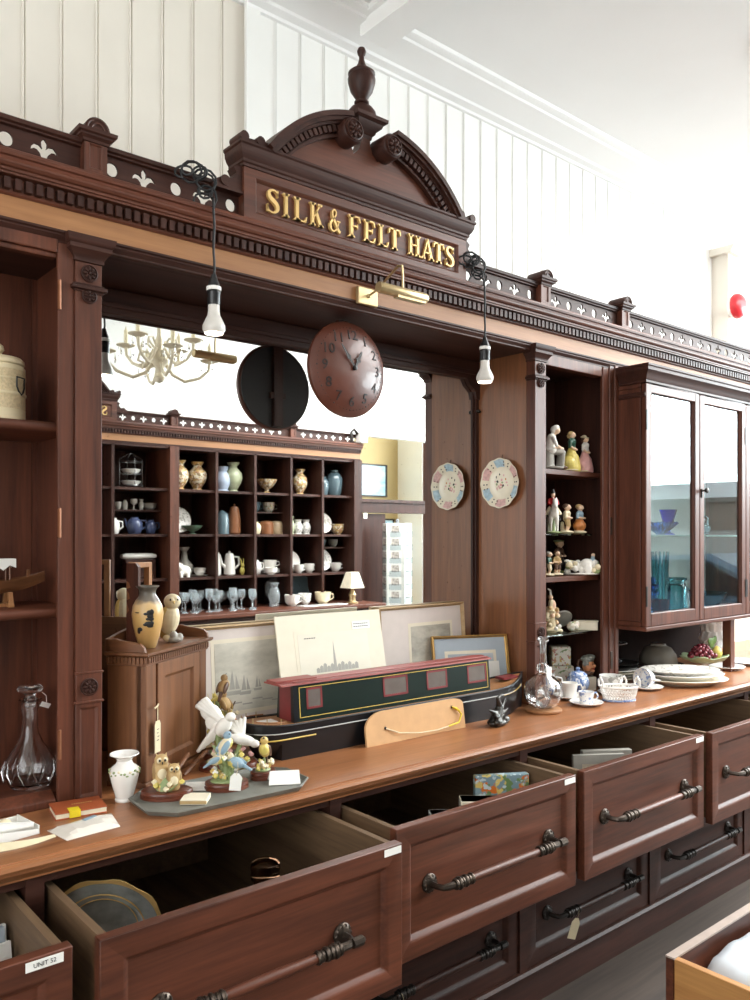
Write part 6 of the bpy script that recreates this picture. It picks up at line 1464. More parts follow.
# ================================================================= blue glass in the cupboard
SZ = 1.506; BZ = GZ0+.031
t = thing('blue_glass_bowl', 'blue cut glass bowl on the shelf behind the left cupboard door', 'bowl', (3.245, 1.915, SZ))
k = 32; vs = []; fs = []
prb = [(.02, 0), (.024, .004), (.055, .026), (.085, .050), (.080, .052), (.050, .030), (.015, .010)]
mb = MB()
for r_, z in prb:
    for i in range(k):
        w = 1+(.06 if i % 2 else -.03)*(r_ > .05); vs.append((r_*w*math.cos(2*PI*i/k), r_*w*.8*math.sin(2*PI*i/k), z+(.006 if i % 4 == 0 and r_ > .07 else 0)))
for j in range(len(prb)-1):
    for i in range(k): fs.append((j*k+i, j*k+(i+1) % k, j*k+k+(i+1) % k, j*k+k+i))
fs += [tuple(range(k))[::-1], tuple((len(prb)-1)*k+i for i in range(k))]
glass('azure_glass', '92bdf4'); glass('cobalt_glass', '4a58e0')
mb.raw(vs, fs); mb.build('bowl_body', 'azure_glass', t, smooth=False)
trump = [(0, 0), (.030, 0), (.030, .004), (.010, .012), (.010, .026), (.022, .05), (.034, .095), (.040, .115), (.037, .115), (.030, .094), (.018, .05), (.0, .03)]
dish('cobalt_vase', 'cobalt glass vase behind the blue bowl at the cupboard left edge', 'vase', (3.150, 2.06, SZ), trump, 'cobalt_glass')
dish('cobalt_vase', 'cobalt glass vase behind the blue bowl, right of the pair', 'vase', (3.455, 2.0, SZ), trump, 'cobalt_glass')
dish('teal_jar', 'squat-necked pale teal glass jar on the cupboard floor', 'jar', (3.350, 1.90, BZ), [(0, 0), (.045, 0), (.047, .006), (.047, .115), (.042, .125), (.036, .132), (.036, .142), (.045, .148), (.045, .156), (.036, .158), (.034, .130), (.040, .118), (.042, .01), (0, .008)], 'teal_glass')
t = thing('glass_flutes', 'ribbed teal glass vase of rods standing behind the teal jar', 'vase', (3.42, 2.02, BZ))
mb = MB()
for i in range(12): a = 2*PI*i/12; mb.tube([(.028*math.cos(a), .028*math.sin(a), 0), (.030*math.cos(a), .030*math.sin(a), .20), (.036*math.cos(a), .036*math.sin(a), .27)], [.008, .008, .005], 8)
mb.build('ribs', 'teal_glass', t)
dish('teal_bottle', 'tall slim teal glass bottle at the left edge of the cupboard floor', 'bottle', (3.130, 1.96, BZ), [(0, 0), (.028, 0), (.03, .004), (.024, .16), (.022, .27), (.019, .27), (.021, .16), (.026, .008), (0, .008)], 'teal_glass')
t = thing('bubble_vase', 'dimpled blue glass vase between the slim bottle and the teal jar', 'vase', (3.245, 1.97, BZ))
mb = MB().lathe([(0, 0), (.03, 0), (.036, .02), (.034, .10), (.03, .16), (.027, .16), (.03, .1), (.032, .02), (0, .01)], n=24)
for z in (.03, .06, .09, .12):
    for i in range(9): a = 2*PI*i/9+z*10; mb.ball((.034*math.cos(a), .034*math.sin(a), z), .010, n=8)
mb.build('body', 'azure_glass', t)
dish('glass_tumbler', 'clear cut glass jar at the right of the teal jar', 'jar', (3.452, 1.89, BZ), [(0, 0), (.028, 0), (.03, .01), (.026, .04), (.032, .06), (.027, .09), (.022, .12), (.024, .13), (.02, .13), (.022, .09), (.02, .02), (0, .012)], 'clear_glass')
glass('ruby_glass', 'd85a50')
dish('red_glass_dish', 'small red and clear glass dish at the left front of the cupboard floor', 'dish', (3.135, 1.85, BZ), [(0, 0), (.026, 0), (.028, .004), (.034, .045), (.038, .075), (.034, .075), (.03, .045), (.022, .010), (0, .010)], 'ruby_glass')
t = thing('glass_swan', 'pale blue glass swan dish on the shelf behind the right cupboard door', 'dish', (3.62, 1.93, SZ))
ps = [E((0, 0, .03), (.06, .04, .028), 0), K((-.05, 0, .035), (-.065, 0, .075), .012, .008, 0), K((-.065, 0, .075), (-.045, 0, .085), .008, .006, 0), K((.05, 0, .035), (.06, 0, .075), .012, .008, 0), K((.06, 0, .075), (.04, 0, .085), .008, .006, 0), E((0, 0, .01), (.05, .034, .010), 0)]
sculpt('swan_body', ps, ['pale_blue_glass'], .003, t, 2)
dish('cut_glass_bowl', 'clear cut glass bowl on the cupboard floor behind the right door', 'bowl', (3.65, 1.92, BZ), [(0, 0), (.04, 0), (.044, .006), (.08, .05), (.095, .08), (.09, .08), (.074, .05), (.038, .012), (0, .012)], 'pale_blue_glass')
dish('glass_lamp_shade', 'grey blue bell shaped glass shade on the top cupboard shelf', 'shade', (3.15, 1.93, 1.789), [(.075, 0), (.078, .004), (.065, .03), (.03, .065), (.012, .085), (.010, .10), (.006, .10), (.008, .083), (.026, .062), (.062, .028), (.072, 0)], 'pale_blue_glass')
# ================================================================= things in the open drawers
DZ = .509
plain('glazed_grey', 'a0a7a6', .12, .2, var=.25, scale=20)
t = thing('gilt_edged_plate', 'grey lustre plate with gilt scalloped edge standing in the open drawer', 'plate', (.687, 1.71, DZ+.160)); t.rotation_euler = (R(16), 0, R(-32))
mb = MB(); n = 60; vs = []; fs = []; ms = []
rg_ = [(0, 0), (.45, 0), (.55, -.006), (.60, -.004), (.90, -.016), (.93, -.018), (1.0, -.021), (.98, -.016), (.6, .004), (0, .006)]
for q, y in rg_:
    for i in range(n):
        a = 2*PI*i/n; w = .128*q*(1+(.02*math.cos(10*a) if q > .9 else 0)); vs.append((w*math.cos(a), y, w*math.sin(a)))
for j in range(len(rg_)-1):
    for i in range(n): fs.append((j*n+i, j*n+(i+1) % n, j*n+n+(i+1) % n, j*n+n+i)); ms.append(1 if j in (4, 5, 6) else 0)
mb.raw(vs, fs); mb.mi = ms; mb.build('plate_body', ['glazed_grey', 'gold_leaf'], t)
MB().tube([(.085*math.cos(2*PI*i/40), -.013, .085*math.sin(2*PI*i/40)) for i in range(40)], .0015, 5, closed=True).tube([(.07*math.cos(2*PI*i/40), -.008, .07*math.sin(2*PI*i/40)) for i in range(40)], .0012, 5, closed=True).build('engraved_rings', 'gold_leaf', t)
dish('pewter_tray', 'round dark pewter tray lying in the open drawer beside the gilt plate', 'tray', (.893, 1.555, DZ), [(0, 0), (.09, 0), (.11, .012), (.115, .014), (.112, .018), (.09, .006), (0, .006)], 'pewter')
dish('glass_jar', 'brown glass jar with a ribbed lid standing in the long open drawer', 'jar', (1.06, 1.66, DZ), [(0, 0), (.045, 0), (.048, .01), (.048, .11), (.03, .15), (.028, .17), (.034, .172), (.036, .18), (.034, .19), (.036, .20), (.034, .21), (.026, .216), (0, .218)], glass('brown_glass', '8a6a52').name)
for k_, (x, y, w, d, h, rz, lb, mt) in enumerate(((.375, 1.56, .10, .004, .235, 12, 'clear sleeved grey magazine at the front of the leftmost open drawer', 'paper_white'), (.370, 1.60, .10, .006, .25, 8, 'pale sleeved magazine second in the leftmost open drawer', 'mat_grey'), (.378, 1.64, .10, .005, .24, 3, 'white sleeved magazine at the back of the leftmost open drawer', 'paper_white'))):
    mb = MB().box(-w, w, -d, d, 0, h); mb.box(-w*.9, w*.9, -d-.001, -d, h*.1, h*.9)
    o = one(mb, 'magazine', [mt], (x, y, DZ), lb, 'magazine', R(rz), smooth=False, bevel=.002)
    o.rotation_euler = (R(-8), 0, R(rz))
for k_, (x, y, w, d, h, rz, lb, mt) in enumerate(((1.645, 1.63, .05, .03, .21, -35, 'patterned grey card box, leftmost in the second large open drawer', 'grey_transfer'), (1.770, 1.625, .055, .03, .225, -40, 'plain cream boxed set in the middle of the second large open drawer', 'paper_cream'))):
    one(MB().box(-w, w, -d, d, 0, h).box(-w*1.01, w*1.01, -d*1.02, d*1.02, h*.8, h), 'card_box', mt, (x, y, DZ), lb, 'box', R(rz), smooth=False, bevel=.002)
speckle('floral_tin', '7f97a0', ['d8742e', 'd9c070', '6f8a58', 'c3d0d4'], 26, .57, .3)
one(MB().box(-.085, .085, -.012, .012, 0, .272), 'floral_book', 'floral_tin', (1.885, 1.64, DZ), 'blue grey book with orange and yellow flowers standing in an open drawer', 'book', R(-30), smooth=False, bevel=.003)
t = thing('photo_frame', 'grey wooden frame standing in the open drawer under the china basket', 'frame', (2.37, 1.63, DZ), R(-33))
MB().box(-.09, .09, -.008, .008, 0, .03).box(-.09, .09, -.008, .008, .22, .25).box(-.09, -.06, -.008, .008, .03, .22).box(.06, .09, -.008, .008, .03, .22).build('frame', 'fig_grey', t, smooth=False)
MB().box(-.06, .06, -.003, .003, .03, .22).build('mount', 'mat_cream', t, smooth=False)
one(MB().box(-.09, .09, -.012, .012, 0, .245), 'frame_backing', 'fig_grey', (2.46, 1.66, DZ), 'flat grey board standing behind the wooden frame in the same drawer', 'board', R(-33), smooth=False, bevel=.002)
# tags on the lower drawer pulls
swing_tag((2.216, 1.604, .258), (.1, .25, R(-30)), .028, .072, 'buff luggage tag hanging from the lower drawer pull under the basket drawer', 'fig_cream')
swing_tag((1.455, 1.604, .262), (.1, -.2, R(-30)), .026, .045, 'small pale tag hanging from the lower drawer pull under the boat', 'paper_cream')
# ---- open wooden box in the foreground
wood('crate_pine', 'a06c3c', 'bf8c52', 'y', rough=.5); plain('crate_rim', 'a8978c', .4)
t = thing('open_wooden_box', 'open pine box with pale rim standing on the floor in the right foreground', 'box', (1.88, .56, 0))
mb = MB().box(0, .020, 0, .512, 0, .448).box(.80, .82, 0, .512, 0, .448).box(.02, .80, 0, .018, 0, .448)
mb.box(.02, .80, .018, .51, .20, .215)
mb.build('body', 'crate_pine', t, smooth=False, bevel=.002)
MB().box(-.004, .824, .513, .532, 0, .4455).build('back_board', 'mahogany_x', t, smooth=False)
MB().box(-.002, .822, .510, .534, .446, .4505).build('pale_rim', 'crate_rim', t, smooth=False)
def cloth(name, label, mat, x0, x1, y0, y1, zf, seed, nx=28, ny=20):
    rg = random.Random(seed); ph = [rg.uniform(0, 6) for _ in range(6)]
    vs = []; fs = []
    for j in range(ny+1):
        for i in range(nx+1):
            u, v = i/nx, j/ny
            vs.append((x0+(x1-x0)*u, y0+(y1-y0)*v, zf(u, v)+.006*math.sin(14*u+9*v+ph[0])+.004*math.sin(31*v-12*u+ph[1])+.003*math.sin(40*u+ph[2])))
    for j in range(ny):
        for i in range(nx): a = j*(nx+1)+i; fs.append((a, a+1, a+nx+2, a+nx+1))
    o = MB().raw(vs, fs).build(name, mat, angle=80); md = o.modifiers.new('s', 'SOLIDIFY'); md.thickness = .003; return tag(o, label, 'cloth')
plain('linen_white', 'bfc4c9', .8, var=.03); plain('linen_cream', 'd2c3a4', .8, var=.03)
cloth('linen_cloth', 'rumpled white linen cloth filling the open pine box', 'linen_white', 1.905, 2.675, .582, 1.055, lambda u, v: .30+.12*min(1, u*6)*(1-.12*v), 4)
cloth('folded_cloth', 'folded cream cloth lying on the white linen in the pine box', 'linen_cream', 2.02, 2.60, .60, .93, lambda u, v: .437+.012*math.sin(3*u)-.02*v, 8)
# ---- fire bell
t = thing('fire_bell', 'round red fire bell on the pale pilaster strip at the far right', 'bell', (4.655, YB-.105, 2.83))
plain('bell_red', 'd2343c', .3)
MB().lathe([(0, 0), (.055, 0), (.06, -.004), (.06, -.022), (0, -.022)], axis='y', n=28).build('base', 'paper_white', t)
MB().lathe([(.068, -.024), (.072, -.03), (.070, -.05), (.056, -.068), (.03, -.078), (0, -.08)], axis='y', n=36).build('gong', 'bell_red', t)
MB().tube([(.05, -.006, -.02), (.18, .02, -.06), (.35, .05, -.10)], .006, 6).build('cable', 'wall_paint', t)
# ================================================================= the facing dresser, seen in the mirror
OY = -1.42
oc_ = cornice(-1.30, 1.30, [-.55, .55], [(-1.24+.0812*i, 'cf'[i % 2]) for i in range(31) if min(abs(-1.24+.0812*i-p) for p in (-.55, .55)) > .05], 'dentilled cornice with pierced gallery over the facing dresser, seen in the mirror')
# moved across the room and turned to face the mirror
oc_.location = (3.42, OY-.0, 2.2); oc_.rotation_euler = (0, 0, PI)
sb = pediment([LET[0]], 'second carved sign board with one gold letter, seen at the mirror edge')
for ch in kids(sb): pass
sb.location = (1.985, OY, 2.33); sb.rotation_euler = (0, 0, PI)
dr = thing('open_dresser', 'dark mahogany dresser of open shelves facing the mirror across the room', 'dresser', (3.42, OY, 0)); DO = (3.42, OY, 0)
YBK = -1.83; DX0, DX1 = 1.9, 4.73
P(MB().box(DX0, DX1, YBK-.02, YBK, 0, 2.2), 'back_panel', 'dark_mahogany_z', dr, DO, smooth=False)
P(MB().box(DX0, DX1, YBK, OY+.0, 2.17, 2.2), 'top_board', 'dark_mahogany_x', dr, DO, smooth=False)
for z in (1.865, 1.515, 1.175): P(MB().box(DX0, DX1, YBK, OY-.02, z-.02, z), 'shelf', 'dark_mahogany_x', dr, DO, smooth=False)
for x0, x1, z in ((2.41, 2.83, 1.70), (3.62, 3.96, 1.705), (4.31, 4.64, 1.40)): P(MB().box(x0, x1, YBK, OY-.12, z-.012, z), 'half_shelf', 'dark_mahogany_x', dr, DO, smooth=False)
for x in (1.9, 2.393, 3.249, 3.608, 3.967, 4.301): P(MB().box(x-.011, x+.011, YBK, OY, .905, 2.18), 'upright', 'dark_mahogany_z', dr, DO, smooth=False)
P(MB().box(2.835, 2.91, YBK, OY+.02, .905, 2.19), 'pilaster', 'mahogany_z', dr, DO, smooth=False)
P(MB().box(4.64, 4.73, YBK, OY+.02, 0, 2.19), 'pilaster', 'dark_mahogany_z', dr, DO, smooth=False)
P(MB().box(DX0, 4.78, YBK, -1.12, .87, .905), 'counter', 'mahogany_x', dr, DO, smooth=False, bevel=.006)
P(MB().box(DX0, 4.72, -1.20, -1.16, .03, .869), 'base_front', 'dark_mahogany_x', dr, DO, smooth=False)
P(MB().box(3.625, 3.64, -1.82, -1.46, .906, 1.15), 'upright', 'dark_mahogany_z', dr, DO, smooth=False)
# --- goods: simple but shaped pieces
speckle('floral_vase', 'e6dcc6', ['b98a6a', '8f7a5a', 'c9a86a'], 30, .52); plain('vase_blue', 'a5b0c2', .3); plain('vase_green', 'b4ba9a', .3); plain('jar_brown', '8a5a3c', .3); plain('jar_tan', '9a8468', .4); plain('jug_blue', '4b5678', .2, coat=.4); plain('glass_dark_teal', '54676f', .1, coat=.6); plain('rabbit_yellow', 'd9c96a', .4); plain('dish_green', '6b8a74', .3); plain('shade_cream', 'eadfc8', .7)
V1 = [(0, 0), (.35, 0), (.38, .03), (.30, .08), (.62, .30), (.74, .48), (.66, .66), (.36, .80), (.30, .87), (.46, .96), (.52, 1.0), (.44, .99), (.24, .86), (0, .8)]
V2 = [(0, 0), (.42, 0), (.44, .03), (.36, .08), (.50, .30), (.52, .50), (.40, .72), (.30, .80), (.40, .97), (.44, 1), (.36, .98), (0, .75)]
V3 = [(0, 0), (.42, 0), (.5, .08), (.6, .4), (.6, .66), (.46, .85), (.30, .92), (.32, 1), (.26, 1), (0, .8)]
CUP = [(0, 0), (.3, 0), (.32, .06), (.36, .1), (.55, .4), (.6, .95), (.62, 1), (.55, 1), (.5, .4), (0, .15)]
BWL = [(0, 0), (.35, 0), (.36, .06), (.18, .14), (.20, .28), (.55, .45), (.9, .8), (1, 1), (.94, 1), (.5, .52), (0, .4)]
GOB = [(0, 0), (.36, 0), (.36, .03), (.07, .08), (.06, .42), (.10, .47), (.34, .62), (.38, .85), (.34, 1), (.31, 1), (.34, .82), (.28, .62), (0, .52)]
POT = [(0, 0), (.34, 0), (.40, .05), (.38, .5), (.30, .85), (.28, .9), (.24, .95), (.06, .97), (.08, 1.04), (0, 1.06)]
def og(name, prof, w, h, mt, x, y, z, label, cat, handle=None, spout=False, group='crockery on the facing dresser', lean=0):
    w *= {id(V1): .62, id(V2): .68, id(V3): .68, id(POT): .72, id(CUP): .85, id(BWL): .85, id(GOB): .8}.get(id(prof), .8)
    t = tag(MB().lathe([(r*w, q*h) for r, q in prof], n=20).build(name, mt, None, loc=(x, y, z+.0005)), label, cat, group)
    if handle: MB().tube([(w*handle*.9, 0, h*.8), (w*(handle+.35), 0, h*.78), (w*(handle+.38), 0, h*.45), (w*handle*.95, 0, h*.25)], h*.05, 8).build('handle', mt, t)
    if spout: MB().tube([(-w*.33, 0, h*.35), (-w*.6, 0, h*.5), (-w*.75, 0, h*.9)], [h*.09, h*.06, h*.04], 8).build('spout', mt, t)
    return t
def og_plate(r, mt, x, y, z, label, group='plates standing on the facing dresser'):
    t = tag(MB().lathe([(0, 0), (.6*r, 0), (.66*r, .006), (r, .018), (r*.98, .022), (.6*r, .008), (0, .006)], n=32).build('standing_plate', mt, None), label, 'plate', group)
    t.location = (x, y, z+r*.985+.007); t.rotation_euler = (R(-76), 0, 0); return t
Y1 = -1.58
S1, S2, S3, SC_ = 1.865, 1.515, 1.175, .905
# bay under the left uprights
t = thing('wire_cake_rack', 'three tier wire rack with glass dishes, top shelf of the facing dresser at left', 'rack', (2.60, Y1, S1))
mb = MB()
for z in (.02, .11, .20):
    for i in range(16): pass
    mb.tube([(.09*math.cos(2*PI*i/24), .07*math.sin(2*PI*i/24), z) for i in range(24)], .003, 6, closed=True)
for a in (0, PI/2, PI, 1.5*PI): mb.tube([(.09*math.cos(a), .07*math.sin(a), 0), (.09*math.cos(a), .07*math.sin(a), .22), (0, 0, .27)], .003, 6)
mb.build('wire_frame', 'silver_plate', t)
for z in (.022, .112): MB().lathe([(0, 0), (.05, 0), (.075, .03), (.07, .032), (.045, .006), (0, .006)], n=24, c=(0, 0, z)).build('glass_dish', 'paper_white', t)
og('egg_cup', CUP, .05, .06, 'white_china', 2.520, Y1-.05, 1.70, 'small white cup, leftmost on the upper half shelf of the facing dresser', 'cup')
og('mustard_pot', V3, .05, .075, 'white_china', 2.575, Y1-.05, 1.70, 'small white pot second from left on the upper half shelf of the facing dresser', 'pot')
og('footed_cup', GOB, .09, .085, 'white_china', 2.645, Y1-.05, 1.70, 'white footed cup in the middle of the upper half shelf, facing dresser', 'cup')
og('salt_shaker', V2, .06, .085, 'white_china', 2.705, Y1-.05, 1.70, 'white shaker right of the footed cup on the facing dresser half shelf', 'shaker')
og('sugar_bowl', CUP, .10, .055, 'fig_grey', 2.775, Y1-.05, 1.70, 'grey bowl at the right end of the upper half shelf, facing dresser', 'bowl')
og('round_jug', V3, .115, .12, 'white_china', 2.462, Y1, S2, 'round white jug at the left of the second shelf, facing dresser', 'jug', .55)
og('blue_teapot', V3, .15, .13, 'jug_blue', 2.628, Y1, S2, 'dark blue teapot in the middle of the left bay, facing dresser', 'teapot', .55, True)
og('blue_jug', V3, .11, .11, 'jug_blue', 2.760, Y1, S2, 'dark blue jug beside the pilaster on the facing dresser', 'jug', .55)
t = tag(MB().lathe([(0, -.14), (.03, -.135), (.045, -.1), (.045, .1), (.03, .135), (0, .14)], n=20, axis='x').build('long_dish', 'white_china', None, loc=(2.66, Y1, S3+.17), rot=(0, 0, 0)), 'long white covered dish raised on a stand, left bay of the facing dresser', 'dish')
t.scale.z = .55
one(MB().box(-.12, .12, -.05, .05, 0, .145), 'dish_stand', 'dark_mahogany_x', (2.66, Y1, S3), 'dark wooden stand under the long white dish, facing dresser', 'stand', smooth=False, bevel=.004)
# bay right of the pilaster
og('flowered_vase', V1, .17, .235, 'floral_vase', 3.000, Y1, S1, 'flowered baluster vase beside the pilaster, left of the pair on the facing dresser', 'vase')
og('flowered_vase', V1, .17, .230, 'floral_vase', 3.160, Y1, S1, 'flowered baluster vase, right of the pair on the facing dresser', 'vase')
og_plate(.105, 'grey_transfer', 3.010, -1.62, S2, 'pale patterned plate standing beside the pilaster on the facing dresser')
og('green_dish', BWL, .10, .07, 'dish_green', 3.115, Y1, S2, 'green footed dish before the patterned plate on the facing dresser', 'dish')
og('bottle_vase', [(0, 0), (.35, 0), (.52, .2), (.5, .38), (.22, .58), (.15, .85), (.3, .97), (.34, 1), (.24, 1), (0, .7)], .17, .235, 'fig_grey', 3.085, -1.66, S3, 'grey bottle vase with long neck on the third shelf, facing dresser', 'vase')
t = tag(sculpt('china_dog', [E((0, 0, .05), (.06, .04, .045), 0), E((-.05, .012, .085), (.035, .034, .034), 0), E((-.075, .02, .075), (.018, .02, .016), 1), K((.02, .03, .03), (.02, .035, 0), .016, .014, 0), K((-.04, .03, .03), (-.04, .035, 0), .016, .014, 0), E((-.04, .03, .105), (.010, .006, .014), 2)], ['fig_white', 'fig_red', 'fig_brown'], .004, None, 1, loc=(3.01, Y1+.06, S3)), 'white china bulldog on the third shelf beside the pilaster, facing dresser', 'figurine')
og('low_cup', CUP, .10, .055, 'white_china', 3.180, Y1, S3+.012, 'low white cup on a saucer, third shelf next to the grey vase, facing dresser', 'cup', .55)
one(MB().lathe([(q[0], q[1]) for q in saucer_prof(.075)], n=24), 'saucer', 'white_china', (3.180, Y1, S3), 'white saucer under the low cup on the facing dresser', 'saucer')
# blue and green vases
og('blue_vase', V2, .19, .205, 'vase_blue', 3.385, Y1, S1, 'pale blue vase on the top shelf of the facing dresser', 'vase')
og('green_vase', V1, .17, .245, 'vase_green', 3.490, Y1, S1, 'pale green vase beside the blue vase on the facing dresser', 'vase')
og('brown_coffee_jar', POT, .19, .24, 'jar_brown', 3.50, Y1, S2, 'tall brown lidded jar on the second shelf, facing dresser', 'jar')
og('glass_dome', [(0, 0), (.5, 0), (.5, .6), (.4, .85), (.1, .98), (0, 1)], .15, .20, 'glass_dark_teal', 3.385, Y1, S2, 'smoky glass dome left of the brown jar, facing dresser', 'dome')
og('tall_coffee_pot', POT, .15, .20, 'white_china', 3.345, Y1-.03, S3, 'tall white pot beside the upright, left of two on the facing dresser', 'coffee pot')
og('tall_coffee_pot', POT, .17, .19, 'white_china', 3.455, Y1, S3, 'tall white coffee pot with handle and spout, right of two on the facing dresser', 'coffee pot', .36, True)
tag(sculpt('china_rabbit', [E((0, 0, .035), (.022, .02, .036), 0), E((0, .008, .078), (.016, .016, .017), 0), K((-.008, 0, .09), (-.014, -.004, .135), .007, .004, 0), K((.008, 0, .09), (.014, -.004, .135), .007, .004, 0)], ['rabbit_yellow'], .003, None, 1, loc=(3.560, Y1+.03, S3)), 'yellow china rabbit beside the coffee pot on the facing dresser', 'figurine')
og('footed_bowl', BWL, .105, .12, 'floral_vase', 3.820, Y1, S1, 'footed flower printed bowl on the top shelf, facing dresser', 'bowl')
og('small_mug', CUP, .11, .085, 'flower_print', 3.870, Y1-.05, 1.705, 'small flowered mug on the middle half shelf, facing dresser', 'mug', .58)
og('dark_mug', CUP, .10, .085, 'glass_dark_teal', 3.730, Y1-.05, 1.705, 'dark mug left of the flowered mug on the half shelf, facing dresser', 'mug', .58)
og('cream_jar', V3, .12, .105, 'fig_cream', 3.705, Y1, S2, 'cream jar, leftmost of three on the second shelf, facing dresser', 'jar')
og('terracotta_jar', [(0, 0), (.5, 0), (.52, .1), (.5, .8), (.44, .88), (.46, .93), (.3, .98), (0, 1)], .15, .115, 'jar_brown', 3.815, Y1, S2, 'terracotta lidded jar, middle of three on the second shelf, facing dresser', 'jar')
og('tan_jar', [(0, 0), (.5, 0), (.52, .1), (.5, .8), (.44, .88), (.46, .93), (.3, .98), (0, 1)], .14, .115, 'jar_tan', 3.915, Y1, S2, 'tan grey lidded jar, rightmost of three on the second shelf, facing dresser', 'jar')
og('cream_jug', V3, .12, .12, 'white_china', 3.710, Y1, S3, 'white jug at the left of the cup stack, third shelf, facing dresser', 'jug', .55)
one(MB().lathe([(0, 0), (.04, 0), (.085, .016), (.08, .018), (.04, .006), (0, .006)], n=24).lathe([(0, .012), (.04, .012), (.085, .028), (.08, .03), (.04, .018), (0, .018)], n=24).lathe([(0, .024), (.04, .024), (.085, .04), (.08, .042), (.04, .030), (0, .03)], n=24), 'bowl_stack', 'white_china', (3.855, Y1, S3), 'stack of shallow white bowls on the third shelf, facing dresser', 'bowls')
og('stacked_cup', CUP, .12, .075, 'white_china', 3.850, Y1, S3+.043, 'white cup standing on the stacked bowls, facing dresser', 'cup', .58)
og('small_bowl', CUP, .11, .06, 'white_china', 3.775, Y1+.13, S3, 'small white bowl before the cup stack, facing dresser', 'bowl')
og('urn_vase', V1, .15, .225, 'floral_vase', 4.165, Y1, S1, 'slim flowered urn vase alone on the top shelf, facing dresser', 'vase')
for x, h, lb in ((4.060, .16, 'leftmost'), (4.145, .13, 'middle'), (4.232, .13, 'rightmost')): og('bottle_figure', V2, .12, h, 'grey_transfer' if lb != 'leftmost' else 'vase_green', x, Y1, S2, lb+' of the three pale bottle vases on the second shelf, facing dresser', 'vase')
og_plate(.095, 'white_china', 4.085, -1.62, S3, 'white plate standing behind two cups on the third shelf, facing dresser')
og('squat_cup', CUP, .095, .075, 'white_china', 4.115, Y1+.05, S3, 'white cup in front of the standing plate, left of two, facing dresser', 'cup', .58)
og('squat_cup', CUP, .095, .080, 'white_china', 4.230, Y1+.05, S3, 'white cup in front of the standing plate, right of two, facing dresser', 'cup', .58)
og('smoky_vase', V3, .13, .17, 'glass_dark_teal', 4.420, Y1, S1, 'smaller smoky blue glass vase at the right end of the top shelf, facing dresser', 'vase')
og('smoky_vase', V3, .19, .235, 'glass_dark_teal', 4.545, Y1, S1, 'larger smoky blue glass vase at the right end of the top shelf, facing dresser', 'vase')
og_plate(.095, 'plate_band', 4.440, -1.62, S2, 'patterned plate standing at the right end of the second shelf, facing dresser')
og('beaker', CUP, .12, .095, 'floral_vase', 4.585, Y1, S2, 'flowered beaker beside the plate, right end of second shelf, facing dresser', 'beaker')
og('small_glass', CUP, .09, .07, 'glass_dark_teal', 4.440, Y1-.05, 1.40, 'small smoky glass, left of two on the lower half shelf, facing dresser', 'glass')
og('small_glass', CUP, .09, .07, 'fig_grey', 4.570, Y1-.05, 1.40, 'small grey glass, right of two on the lower half shelf, facing dresser', 'glass')
og_plate(.10, 'grey_transfer', 4.430, -1.62, S3, 'pale grey plate standing at the right end of the third shelf, facing dresser')
og('breakfast_cup', CUP, .11, .08, 'white_china', 4.560, Y1, S3, 'white cup right of the pale grey plate, third shelf, facing dresser', 'cup', .58)
# glasses along the counter
rg = random.Random(9)
MB_g = None
proto = None
plain('wine_glass_clear', 'e6edf0', .05, coat=.6); m = M['wine_glass_clear']; b = m.node_tree.nodes['Principled BSDF']; b.inputs['Transmission Weight'].default_value = .8; b.inputs['IOR'].default_value = 1.12
gx = [2.94, 3.00, 3.07, 3.13, 3.20, 3.26, 3.33, 3.38, 3.45, 3.51, 3.57, 2.97, 3.05, 3.16, 3.24, 3.41, 3.49]
for i, x in enumerate(gx):
    y = -1.36+.05*math.sin(i*2.3)-(.12 if i > 10 else 0); h = rg.uniform(.13, .19)
    if proto is None:
        proto = og('wine_glass', GOB, .108, 1, 'wine_glass_clear', x, y, SC_, 'stemmed glass in the crowd of glasses on the facing dresser counter', 'glass', group='stemmed glasses on the facing dresser counter'); proto.scale = (1, 1, h)
    else:
        c = dup(proto, None, (x, y, SC_+.0005)); c.scale = (1, 1, h)
og('glass_bowl_large', BWL, .14, .13, 'wine_glass_clear', 3.40, -1.68, SC_, 'large clear glass bowl behind the stemmed glasses, facing dresser', 'bowl')
og_plate(.115, 'wine_glass_clear', 3.93, -1.62, SC_, 'clear glass plate standing on the counter left of the dark plate, facing dresser')
og_plate(.125, 'glass_dark_teal', 4.20, -1.64, SC_, 'dark glass plate standing on the counter near the lamp, facing dresser')
og('perfume_bottle', V2, .14, .20, 'wine_glass_clear', 3.81, -1.45, SC_, 'clear glass decanter on the counter left of the glass plate, facing dresser', 'decanter')
og('counter_mug', CUP, .13, .095, 'white_china', 3.945, -1.38, SC_, 'white mug on the counter, leftmost of three, facing dresser', 'mug', .58)
og('counter_mug', CUP, .11, .10, 'grey_transfer', 4.09, -1.40, SC_, 'grey patterned mug on the counter, middle of three, facing dresser', 'mug')
og('counter_mug', CUP, .14, .105, 'fig_cream', 4.27, -1.38, SC_, 'cream mug on the counter, rightmost of three, facing dresser', 'mug', .58)
one(MB().box(-.30, .16, -.06, .06, 0, .008), 'white_tray', 'white_china', (4.25, -1.26, SC_), 'long thin white tray along the counter before the mugs, facing dresser', 'tray', bevel=.003)
t = thing('table_lamp', 'small brass table lamp with white shade at the right end of the facing dresser', 'lamp', (4.52, -1.28, SC_))
MB().lathe([(0, 0), (.055, 0), (.056, .008), (.03, .02), (.026, .05), (.034, .075), (.018, .11), (.012, .13), (0, .13)], n=24).build('base', 'brass', t)
MB().tube([(0, 0, .13), (0, 0, .17)], .006, 8).build('stem', 'brass', t)
MB().lathe([(.105, .135), (.108, .137), (.058, .275), (.055, .275)], n=4, a0=PI/4, a1=PI/4+2*PI).build('lamp_shade', 'shade_cream', t, smooth=False)
